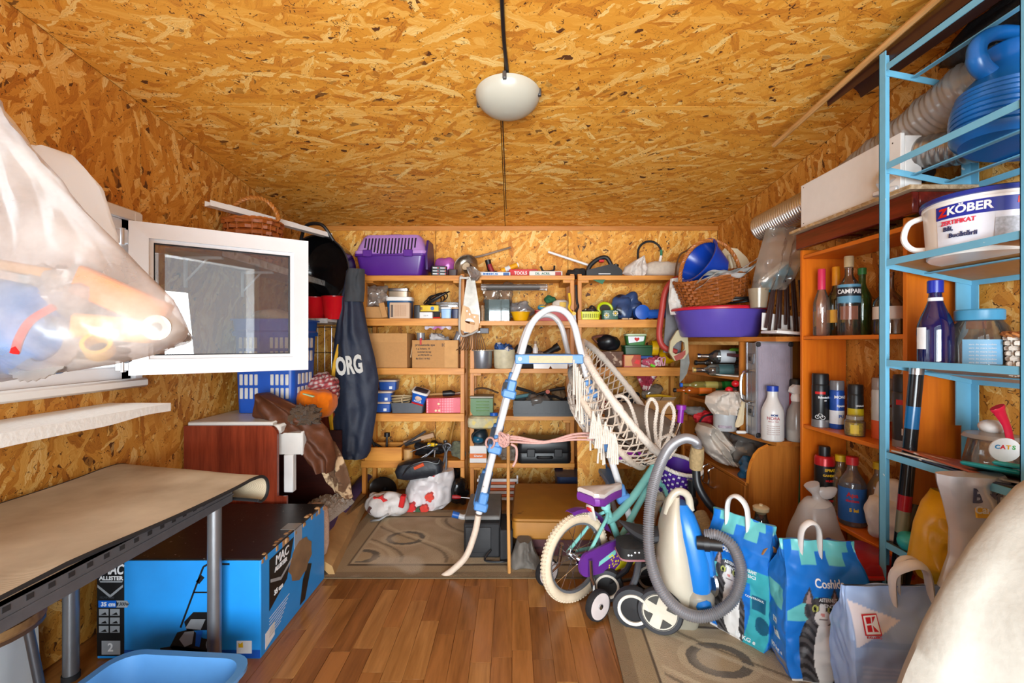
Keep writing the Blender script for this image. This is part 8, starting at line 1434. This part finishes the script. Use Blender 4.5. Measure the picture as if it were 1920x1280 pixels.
# jigsaw, duct on second level
t = thing('jigsaw', 'white and black power tool lying behind the rack bars', 'power tool', (1.475, 1.74, 1.77+.0), r=(0, 0, 20)); part(t, 'body', MB().prism([(-.07, .05), (-.02, .17), (.03, .165), (.05, .11), (.03, .05), (-.04, .02)], -.035, .035), mat('#c8c8ca', .35, .3)); part(t, 'grip', MB().tube(spl([(-.03, -.01, .18), (.03, -.015, .175), (.075, -.015, .155)], 5), .021, 10), BLACK); part(t, 'motor', MB().tube([(.03, -.03, .10), (.11, -.03, .09)], [.04, .035], 14), BLACK); part(t, 'foot', MB().bb(-.085, .05, -.045, .04, 0, .02, .004), mat('#d8d8da', .4, .4)); part(t, 'slot', MB().bb(-.05, -.02, -.039, -.033, .05, .09, .004), BLACK); t.location.z = 1.754
t = thing('silver_duct', 'ribbed silver duct lying behind the blue watering can', 'duct', (0, 0, 0)); a_, b_ = V((1.50, 1.72, 1.90)), V((1.605, 1.46, 1.855)); n = 66; part(t, 'duct', MB().tube([a_.lerp(b_, i/n) for i in range(n+1)], [.062 if (i//3) % 2 else .058 for i in range(n+1)], 24), mat('#a9a9a8', .3, .8, .1), ang=80); part(t, 'end_collar', MB().tube([b_, b_.lerp(a_, -.12)], .066, 24), mat('#5a4a40', .4, .6))
# watering can
xw, yw = 1.498, 1.36; t = thing('watering_can', 'big blue plastic watering can on the rack at top right', 'watering can', (xw, yw, rz_(1, xw)-.01), r=(0, 9, 0)); t.scale.z = .86; WB = mat('#1560a8', .3, 0, .04)
pr = [(.001, 0), (.13, 0), (.145, .012)]
for i in range(9): z = .02+.018*i; pr += [(.152+.008*math.sin(i/8*PI), z), (.156+.008*math.sin(i/8*PI), z+.009), (.150+.008*math.sin(i/8*PI), z+.017)]
pr += [(.14, .20), (.112, .245), (.095, .275), (.094, .295), (.105, .315), (.115, .322), (.112, .328), (.088, .312), (.082, .29), (.085, .26), (.001, .20)]
part(t, 'body', MB().lathe(pr, 44, None, True, True, 1, .86), WB)
part(t, 'handle', MB().tube(spl([(-.10, -.01, .215), (-.155, -.015, .25), (-.165, -.015, .315), (-.12, -.015, .362), (-.03, -.01, .378), (.08, 0, .375), (.16, 0, .35)], 7), [.026]*10+[.023]*33, 14), WB)
part(t, 'spout', MB().tube([(.02, -.12, .06), (.03, -.20, .16), (.03, -.25, .27)], [.035, .026, .02], 14), WB)
# white paint bucket
xk, yk = 1.478, 1.40; t = thing('paint_bucket', 'white paint bucket lettered KOBER with dark blue lid on the rack', 'bucket', (xk, yk, rz_(2, xk)-.004), r=(0, 4, 0)); part(t, 'body', MB().lathe([(.001, 0), (.148, 0), (.152, .004), (.168, .155), (.172, .158), (.172, .166)], 44), WPLA); part(t, 'lid', MB().lathe([(.170, .164), (.178, .166), (.178, .178), (.165, .184), (.001, .184)], 44), mat('#1a2f8c', .3))
part(t, 'label', band(.1535, .012, .148, -96, 22, 30, .0006, .1675), mat('#dfe4f0', .4)); part(t, 'blue_band', band(.1645, .108, .148, -96, 22, 30, .0012, .1678), mat('#1c2b96', .35))
part(t, 'lettering', wrap(MB(), 'KÖBER', .034, .168, .128, -66, .001, width=.105), mat('#f2f4f8', .4)); part(t, 'red_mark', wrap(MB(), 'Z', .034, .1683, .126, -88, .002), RED); part(t, 'red_lettering', wrap(MB(), 'ZERTIFIKAT', .018, .1645, .094, -75, .0005, width=.088), mat('#d8304c', .4)); m = wrap(wrap(MB(), 'Băi,', .018, .163, .076, -83, .0006), 'Bucătării', .018, .1625, .054, -70, .0006); part(t, 'navy_lettering', m, mat('#22305c', .4)); part(t, 'print', band(.1612, .02, .09, -46, -2, 12, .0012, .1645), mat('#b8c0cc', .5, 0, .4, 0, 120)); 
for i, c in enumerate(('#d8302c', '#e8b41c', '#3ca83c', '#2c6cc8')): part(t, 'colour_fan', band(.1665, .126+.004*(i % 2), .144-.003*(i % 2), -32+4*i, -28+4*i, 2, .0022, .1675), mat(c, .4))
part(t, 'bail', MB().tube(spl([(-.12, .115, .15), (-.15, .135, .13), (-.158, .14, .08), (-.14, .125, .045), (-.11, .10, .04)], 6), .009, 8), WPLA, 'white bail handle')
# third level: bottles and jars
xb = 1.372; t = bottle('bottle', 'cobalt blue glass bottle with white seal on the rack', (xb, 1.475, rz_(3, xb)), .262, .047, .0165, BGLASS, .42, .86, (.04, 1.25), mat('#1a2c9c', .3)); part(t, 'seal', band(.0185, .205, .216, -180, 180, 20), LT); part(t, 'oval_label', band(.0478, .05, .12, -110, -70), LT)
xj = 1.468; t = thing('glass_jar', 'clear round jar with light blue lid and sticker on the rack', 'jar', (xj, 1.43, rz_(3, xj))); part(t, 'jar', MB().lathe([(.001, .002), (.062, 0), (.072, .01), (.074, .10), (.066, .14), (.052, .16), (.052, .168)], 34), film('#dfeaee', .10, .55, .04)); part(t, 'lid', MB().lathe([(.056, .160), (.058, .164), (.058, .190), (.054, .194), (.001, .194)], 34), mat('#4a9cc8', .35)); part(t, 'label', band(.0745, .025, .10, -75, -5), mat('#7cb8e0', .45)); m = MB()
for i in range(6): wrap(m, 'sare de mare iodata', .0075, .0752, .085-.011*i, -40)
part(t, 'small_print', m, LT, kind='stuff'); part(t, 'contents', MB().lathe([(.001, .004), (.068, .004), (.068, .02), (.001, .02)], 24), mat('#c8b890', .8))
bottle('bottle', 'small oil bottle with red cap behind the round jar', (1.55, 1.52, rz_(3, 1.55)), .19, .04, .018, film('#e0b878', .35, .5), .5, .8, (.05, 1.35), mat('#b8481c', .4))
xm = 1.512; t = thing('mini_basket', 'small wicker basket with white lining on the rack', 'basket', (xm, 1.31, rz_(3, xm))); wk, rm = wicker(.12, .10, .12, .82, 8, 30, .004); part(t, 'weave', wk, mat('#d8d2c8', .8, 0, .15, .4, 90), 'white woven sides'); part(t, 'rim', rm, mat('#b8763c', .5, 0, .3)); part(t, 'rim', wicker(.128, .108, .125, 1, 2, 30, .005)[1], mat('#b8763c', .5, 0, .3))
# fourth level: magazines, jar, tag
for i, (c, w, d, dz, rz, lb) in enumerate((('#3a4a68', .27, .36, 0, -4, 'dark blue magazine lowest in the pile on the rack'), ('#c8c4bc', .25, .34, .007, 5, 'pale magazine in the middle of the pile on rack'), ('#b85c3c', .26, .30, .014, -8, 'orange and white magazine on top of the pile'))): t = thing('magazine', lb, 'magazine', (1.46, 1.42+.01*i, rz_(4, 1.46)+dz+.004), r=(0, -tl*57.3*-1 if False else math.degrees(-tl), rz)); part(t, 'pages', MB().box((0, 0, 0), (w, d, .006), None, .001), mat(c, .4, 0, .5, 0, 14, wear=('#e8e4e0', 12, .58)))
for i, (c, y, lb) in enumerate((('#1a9aa0', 1.33, 'teal plastic folder sticking out of the rack level'), ('#2aa8b0', 1.27, 'second teal folder with white edge on the rack level'))): t = thing('teal_folder', lb, 'folder', (1.44+.03*i, y, rz_(4, 1.44)+.03+.016*i), r=(0, math.degrees(-tl)+3, 28)); part(t, 'cover', MB().box((0, 0, 0), (.26, .12, .012), None, .005), mat(c, .35)); part(t, 'white_edge', MB().box((0, -.055, .0065), (.24, .02, .002), None, .0005), LT)
xg = 1.53; t = thing('clear_canister', 'clear plastic jar with white knobbed lid on magazines', 'jar', (xg, 1.45, rz_(4, xg)+.024)); part(t, 'jar', MB().lathe([(.001, .002), (.068, 0), (.072, .008), (.056, .092), (.052, .098)], 30), film('#e2ded6', .22, .5, .05)); part(t, 'lid', MB().lathe([(.058, .095), (.072, .1), (.066, .112), (.03, .118), (.001, .119)], 30), film('#ece8e2', .6, .3, .1)); part(t, 'knob', MB().ell((0, 0, .135), (.034, .034, .022), 20, 10), WPLA)
t = thing('round_tag', 'white round tag lettered CATS on the rack edge', 'tag', tuple(W(1884, 843, 1.30)), r=(8, 0, -20)); part(t, 'disc', MB().cyl((0, .002, 0), (0, -.002, 0), .035, 30), LT); ct = MB(); CL = ('#2c8ac8', '#d8303c', '#e8a81c', '#3ca84c')
for ch, dx, c in zip('CATS', (-.018, -.006, .006, .018), CL): part(t, 'letter', MB().text(ch, .016, at(dx, -.0026, .008) @ FACE, .0004, .0006), mat(c, .4))
solo('red_scoop', 'red plastic scoop handle standing on the rack', 'scoop', MB().tube(spl([(-.03, 0, .08), (-.02, 0, .06), (.0, 0, .02), (.012, 0, -.03)], 6), [.022, .023, .022, .021, .019, .018, .017, .016, .015, .014, .013, .012, .012, .012, .012, .012, .012, .012, .010], 10, flat=.5), mat('#c81c3c', .3), tuple(W(1888, 812, 1.38)))
# fifth level: pet food bags, teal packet
t = thing('yellow_bag', 'glossy yellow pet food bag standing low on the rack', 'bag', (0, 0, 0)); part(t, 'bag', drape(rowspx([(928, 1778, 1800), (950, 1752, 1815), (990, 1735, 1818), (1030, 1728, 1810), (1060, 1724, 1790), (1098, 1752, 1772)], 1.42), 1.45, .07, 22, 28, .008, 1.5, 5, .6, 0, .03, 10), mat('#dca414', .3, 0, .1))
t = thing('pet_food_bag', 'white pet food bag lettered Brit beside the yellow bag', 'bag', (0, 0, 0)); yb = 1.27; part(t, 'bag', drape(rowspx([(893, 1774, 1900), (910, 1776, 1908), (950, 1788, 1925), (1000, 1800, 1925), (1050, 1800, 1900), (1110, 1780, 1850)], yb), yb+.03, .045, 22, 28, .006, 1.5, 2, .5, 0, .02, 10), mat('#c9cacf', .3, .15, .06)); part(t, 'lettering', MB().text('Brit', .055, Matrix.Translation(W(1852, 932, yb-.016)) @ rot(0, 3, 0) @ FACE, .001, .0015), mat('#3c4668', .4)); part(t, 'yellow_patch', MB().prism([(wx(a, yb), wz(b, yb)) for a, b in ((1818, 948), (1880, 950), (1878, 968), (1820, 966))], yb-.019, yb-.014), mat('#e8b41c', .4)); part(t, 'patch_lettering', MB().text('Care', .028, Matrix.Translation(W(1848, 957, yb-.020)) @ rot(0, 2, 0) @ FACE, .0006, .0006), LT)
t = solo('teal_packet', 'turquoise packet of pet snacks lying on the rack', 'packet', blob(.09, .10, .055, 211, .2, 10), mat('#2ab0b4', .35, 0, .2, .1, 20, wear=('#e0e4e4', 16, .62)), (1.375, 1.54, rz_(5, 1.375)))
# fishing rod tube and black handle
t = thing('fishing_rod', 'black fishing rod butt with blue red and gold bands', 'fishing rod', (0, 0, 0)); a_, b_ = W(1719, 690, 1.575), W(1655, 1085, 1.60)+V((.02, 0, -.36)); 
def seg(f0, f1, m, r=.0205, nm='section'): part(t, nm, MB().cyl(a_.lerp(b_, f0), a_.lerp(b_, f1), r, 18), m)
LQ = mat('#16171a', .15, 0, .1); seg(0, .02, STEEL, .021, 'end_ring'); seg(.02, .12, LQ); seg(.12, .19, mat('#0e5a8c', .2), nm='blue_band'); seg(.19, .40, LQ); seg(.40, .45, mat('#9c1420', .2), nm='red_band'); seg(.45, .52, mat('#8c8a70', .3, .4), nm='gold_band'); seg(.52, 1, LQ)
t = thing('tool_shaft', 'black tool shaft leaning behind the teal packet', 'tool', (0, 0, 0)); a_, b_ = W(1722, 950, 1.66), W(1682, 1105, 1.58); part(t, 'shaft', MB().cyl(a_, b_+V((.0, 0, -.10)), .017, 14), BLACKM); part(t, 'grip', MB().cyl(a_, a_.lerp(b_, .3), .022, 14), BLACK)
t = thing('white_pipe', 'white pipes lying low behind the pale blue bag', 'pipe', (0, 0, 0)); part(t, 'pipe', MB().cyl((1.28, 1.58, .27), (1.64, 1.50, .27), .012, 10), WPLA); part(t, 'pipe', MB().cyl((1.28, 1.55, .24), (1.64, 1.46, .245), .012, 10), WPLA)
# ================================================================ litter bags and the foreground sheet
def bagsurf(w, d, h, seed, crumple=.012, topw=.92):
    def pos(face, s, t):
        """face 0 front, 1 right, 2 back, 3 left; s along the face, t upward"""
        k = min(1, max(0, (t-.70)/.30)); k = k*k*(3-2*k); hd = d/2*(1-k)+.004; b = .04*math.sin(PI*min(1, t/.85)) if t < .85 else 0
        hw = w/2*(1-(1-topw)*k)+b*.2; base = .85+.15*min(1, t*8); hd *= base; hw *= base
        if face == 0: x, y, nx, ny = -hw+2*hw*s, -hd-b*d*1.3*math.sin(PI*s), 0, -1
        elif face == 1: x, y, nx, ny = hw+b*d*.5*math.sin(PI*s), -hd+2*hd*s, 1, 0
        elif face == 2: x, y, nx, ny = hw-2*hw*s, hd+b*d*1.3*math.sin(PI*s), 0, 1
        else: x, y, nx, ny = -hw-b*d*.5*math.sin(PI*s), hd-2*hd*s, -1, 0
        z = t*h; q = V((x*7+seed, y*7, z*7)); c = (crease(q, 1.1)-.35)*crumple*(1 if t > .02 else 0)+.004*noise.noise(q*4)
        if t > .85: c += .006*math.sin(s*14+seed)*(t-.85)/.15
        return V((x+nx*c, y+ny*c, max(.0, z)))
    return pos
def litterbag(name, label, loc, rz, w, d, h, seed, col, nfw=90, nsd=36, nh=130, r=None):
    pos = bagsurf(w, d, h, seed); ring_ = [(0, i/nfw) for i in range(nfw)]+[(1, i/nsd) for i in range(nsd)]+[(2, i/30) for i in range(30)]+[(3, i/nsd) for i in range(nsd)]
    t = thing(name, label, 'bag', loc, rz, r=r); mb = MB(); mb.loft([[pos(f, s, j/nh) for f, s in ring_] for j in range(nh+1)]); mb.c = [col(f, s, j/nh) for j in range(nh+1) for f, s in ring_]
    part(t, 'bag', mb, vcol('bag_print', .32), ang=60); return t, pos
def ontext(t, pos, face, txt, size, s0, t0, w, h, m, bold=.0004, width=None, off=.0022, shear=0):
    q = MB().text(txt, size, Matrix.Identity(4), .0002, bold, shear, 'CENTER', width); mb = MB(); vs = []
    for x, y, e in q.v:
        s, tt = s0+x/w, t0+y/h; p = pos(face, s, tt); du = (pos(face, s+.01, tt)-pos(face, s-.01, tt)); dv = (pos(face, s, tt+.01)-pos(face, s, tt-.01)); n = du.cross(dv)
        n.normalize(); vs.append(p+n*(off+e))
    mb.add(vs, q.f); part(t, 'lettering', mb, m)
def ell_(s, t, cs, ct, rs, rt): return ((s-cs)/rs)**2+((t-ct)/rt)**2 < 1
BL, TE, TE2, DT, WH_, SKN = lin('#1a72cc'), lin('#3aa8b4'), lin('#66bfc0'), lin('#125a78'), lin('#e8ecee'), lin('#d8d2cc')
def catcol(s, t):
    """printed sitting cat: grey tabby head and back, white muzzle and chest"""
    for cs in (.27, .57):           # ears
        if .545 < t < .665 and abs(s-cs-(.0 if cs < .4 else 0)) < (.665-t)*.62: return lin('#4a4648') if abs(s-cs) > (.65-t)*.30 or t > .63 else lin('#a88c88')
    if ell_(s, t, .43, .50, .215, .095):
        st = math.sin(s*70+t*30)*.5+.5
        if ell_(s, t, .43, .455, .10, .05) or (abs(s-.43) < .03+.10*max(0, .52-t) and t < .545): c = lin('#e6e2de')
        else: c = lin('#3c3a3c') if st > .45 else lin('#575355')
        for ce in (.345, .52):
            if ell_(s, t, ce, .515, .042, .020): c = lin('#c4c86a')
            if ell_(s, t, ce, .515, .014, .017): c = lin('#141414')
        if ell_(s, t, .43, .478, .024, .011): c = lin('#d88a84')
        if abs(t-(.452-.25*(abs(s-.43)-.03)**2*10)) < .0035 and abs(s-.43) < .05: c = lin('#5a4a4a')
        return c
    body = (t < .44 and .16+.06*(.44-t)*0 < s < .66 and t > .0) and ell_(s, t, .40, .16, .27, .33)
    if body:
        if ell_(s, t, .46, .22, .13, .24) or ell_(s, t, .50, .03, .10, .08): return lin('#ece8e4')
        st = math.sin(t*90+s*22+2*math.sin(s*20))*.5+.5; return lin('#2e2c2e') if st > .5 else lin('#575456')
    return None
def litter_front(s, t):
    if t > .93: return TE2 if .12 < s < .9 else BL
    if t > .84: return TE2 if .2 < s < .8 and not .42 < s < .58 else BL
    c = catcol(s, t/1.08)
    if c: return c
    if s < .30 and .46 < t < .66 and s > .02: return TE2 if t < .52+.35*s else BL
    if s > .62+.12*math.sin(t*4) and t < .60 or (t > .52 and t < .645 and s > .34): return DT if (.76 < s < .95 and .33 < t < .44) else (DT if ell_(s, t, .9, .22, .10, .07) else TE)
    if t < .02: return SKN
    return BL if s > .1 or t > .3 else BL
def litter_col(f, s, t):
    if f == 0: return litter_front(s, t)
    if f in (1, 3):
        if t > .93: return TE2
        if .50 < t < .66 and .12 < s < .85: return TE2
        if .045 < t < .125 and .12 < s < .88: return lin('#d6d6d8') if (int(t*260) % 2) else lin('#8c8c98')
        if .36 < t < .405 and .40 < s < .60 or .25 < t < .31 and .38 < s < .64: return WH_ if not (.44 < s < .54 and int(t*90) % 2) else lin('#3c4a68')
        return BL
    return BL
LTX = mat('#eef2f4', .4); HNDM = mat('#dcd8d4', .6, 0, .05)
def strap(t, x, y, z, w, hgt, lean=0): part(t, 'handle', MB().tube(spl([(x-w, y, z-.05), (x-w*.9, y-.004, z+hgt*.55), (x-w*.35, y-.01+lean, z+hgt), (x+w*.35, y-.01+lean, z+hgt), (x+w*.9, y-.004, z+hgt*.55), (x+w, y, z-.05)], 7), .0075, 8, flat=2.2), HNDM, 'white carry handle')
w, d, h = .262, .125, .475
t, ps = litterbag('litter_bag', 'blue cat litter bag with cat photo, in front of tied white bag', (1.10, 1.64, .011), -6, w, d, h, 3.0, litter_col)
ontext(t, ps, 0, 'Coshida', .036, .52, .735, w, h, LTX, .0008, .095, .004); ontext(t, ps, 0, 'ASTERNUT ABSORBANT', .017, .62, .625, w, h, LTX, .0004, .125); ontext(t, ps, 0, 'PENTRU PISICI', .017, .62, .585, w, h, LTX, .0004, .115); ontext(t, ps, 0, 'FORMEAZA', .013, .83, .54, w, h, LTX, .0003, .055); ontext(t, ps, 0, 'BULGARI', .013, .83, .505, w, h, LTX, .0003, .045); ontext(t, ps, 3, '10 kg e', .022, .5, .165, d, h, LTX, .0004)
ontext(t, ps, 0, 'CONTROLUL', .009, .86, .42, w, h, LTX, .0002); ontext(t, ps, 0, 'MIROSULUI', .009, .86, .395, w, h, LTX, .0002); strap(t, -.03, -.008, h-.01, .033, .075)
t, ps = litterbag('litter_bag', 'blue cat litter bag behind the looped vacuum hose', (.945, 1.86, .011), -56, w, d, h, 8.0, litter_col)
ontext(t, ps, 0, 'Coshida', .036, .42, .735, w, h, LTX, .0008, .1, .004); ontext(t, ps, 0, 'ASTERNUT ABSORBANT', .017, .60, .625, w, h, LTX, .0004, .125); ontext(t, ps, 0, 'PENTRU PISICI', .017, .60, .585, w, h, LTX, .0004, .115); ontext(t, ps, 0, '10 KG e', .026, .68, .055, w, h, LTX, .0006); ontext(t, ps, 1, '10 kg e', .020, .5, .175, d, h, LTX, .0004); ontext(t, ps, 0, 'CONTROLUL', .011, .80, .42, w, h, LTX, .0002); strap(t, -.02, -.006, h-.01, .045, .085)
part(t, 'torn_corner', MB().prism([(-.03, -.012), (.03, -.004), (.026, .012), (.008, .022), (-.02, .006)], -.003, .003, at(.118, -.03, .385) @ rot(0, 0, 60)), mat('#a07040', .8), 'torn brown paper corner')
LAV = lin('#9db8e4'); LAV2 = lin('#8caadc')
def kcol(f, s, t):
    if f == 0:
        if t > .70 and t < .93 and s > .02 and s < .62 and (t-.70) > .30*abs(s-.02)-.0 and t < .93-.22*s: return lin('#e6e4ee')
        if .70 < t < .735 and .02 < s < .5: return LAV2
        if s < .55 and .2 < t < .60 and int(t*75) % 2 and s > .06: return lin('#aec4ea')
        if .36 < t < .425 and s > .55: return lin('#3c86c8')
    return LAV
t, ps = litterbag('litter_bag', 'pale lavender blue bag with red and white logo in front right', (1.175, 1.345, .003), -10, .30, .13, .475, 5.0, kcol, r=(0, -5, -10)); w2, h2 = .30, .475
PK = mat('#c8202c', .4)
def logo():
    q = MB(); q.prism(rect(-.021, .021, -.014, .03), -.0002, .0002); return q
mb = MB(); P_ = [(a, b) for a, b in ((-.021, -.012), (.021, -.012), (.021, .030), (-.021, .030))]
def onpoly(t, pos, face, polys, s0, t0, w, h, m, off=.0024, nm='logo'):
    mb = MB()
    for pl in polys:
        vs = []
        for x, y in pl:
            s, tt = s0+x/w, t0+y/h; p = pos(face, s, tt); n = (pos(face, s+.02, tt)-pos(face, s-.02, tt)).cross(pos(face, s, tt+.02)-pos(face, s, tt-.02)).normalized(); vs.append(p+n*off)
        k = len(vs); mb.add(vs, [tuple(range(k))])
    part(t, nm, mb, m, fix=False)
onpoly(t, ps, 0, [rect(-.022, .022, -.016, .030)], .17, .80, w2, h2, PK, .0065); onpoly(t, ps, 0, [rect(-.019, .019, -.013, .027)], .17, .80, w2, h2, LTX, .0075); onpoly(t, ps, 0, [rect(-.015, -.001, .010, .024), rect(-.015, -.001, -.008, .006), [(.003, .009), (.015, .024), (.003, .024)], [(.003, .005), (.015, -.008), (.003, -.008)]], .17, .80, w2, h2, PK, .0085); ontext(t, ps, 0, 'K-CLASSIC', .007, .17, .757, w2, h2, PK, .0003, .038, .008)
ontext(t, ps, 0, 'Granule', .034, .80, .54, w2, h2, LTX, .0006, .10, .004); ontext(t, ps, 0, 'de nisip', .03, .78, .475, w2, h2, LTX, .0005, .09, .004); ontext(t, ps, 0, 'PRODUS NATURAL', .020, .78, .395, w2, h2, LTX, .0005, .12, .004); strap(t, .04, -.006, h2-.02, .05, .095, -.02); strap(t, .055, .012, h2-.02, .045, .085, .02)
# white fabric in the right foreground
m = drape(rowspx([(915, 2010, 2200), (935, 1970, 2240), (980, 1925, 2260), (1050, 1870, 2280), (1125, 1820, 2300), (1200, 1778, 2320), (1290, 1738, 2340), (1500, 1660, 2360), (1640, 1620, 2380)], .95), 1.0, .16, 60, 50, .04, 3.2, 4, .4, 0, .03, 6)
solo('white_sheet', 'big white cloth sheet draped in the right foreground', 'sheet', m, mat('#b2aea4', .85, 0, .06, .15, 60, wear=('#b8a48c', 5, .74)))
# repeats share a group
GN = {'shelving_unit': 'pine shelving units along the back wall', 'spray_can': 'spray cans on the pine shelf', 'litter_bag': 'litter bags on the floor at right', 'magazine': 'magazines piled on the blue rack', 'tape_roll': 'yellow tape rolls on the right shelf', 'plastic_cup': 'plastic cups in the printed carton', 'red_pot': 'red pots on the corner shelf', 'capped_tube': 'red capped tubes in the cabinet', 'teal_folder': 'teal folders on the rack', 'iron_tool': 'iron tools in the wooden drawer', 'long_box': 'long boxes on the middle shelf top', 'black_tool': 'black tools in the crate'}
for o in list(COL.objects):
    if o.parent is None and o.get('category') and not o.get('group'):
        n = o.name.split('.')[0]; l = o.location
        if n == 'bottle' and l.x > 1.44 and l.y < 2.3: o['group'] = 'bottles on the pine shelf'
        elif n == 'bottle' and l.x > 1.2 and l.y > 2.7: o['group'] = 'bottles lying in the corner cabinet'
        elif n in GN and not (n == 'tape_roll' and l.y < 2) and not (n == 'magazine' and l.y > 2): o['group'] = GN[n]
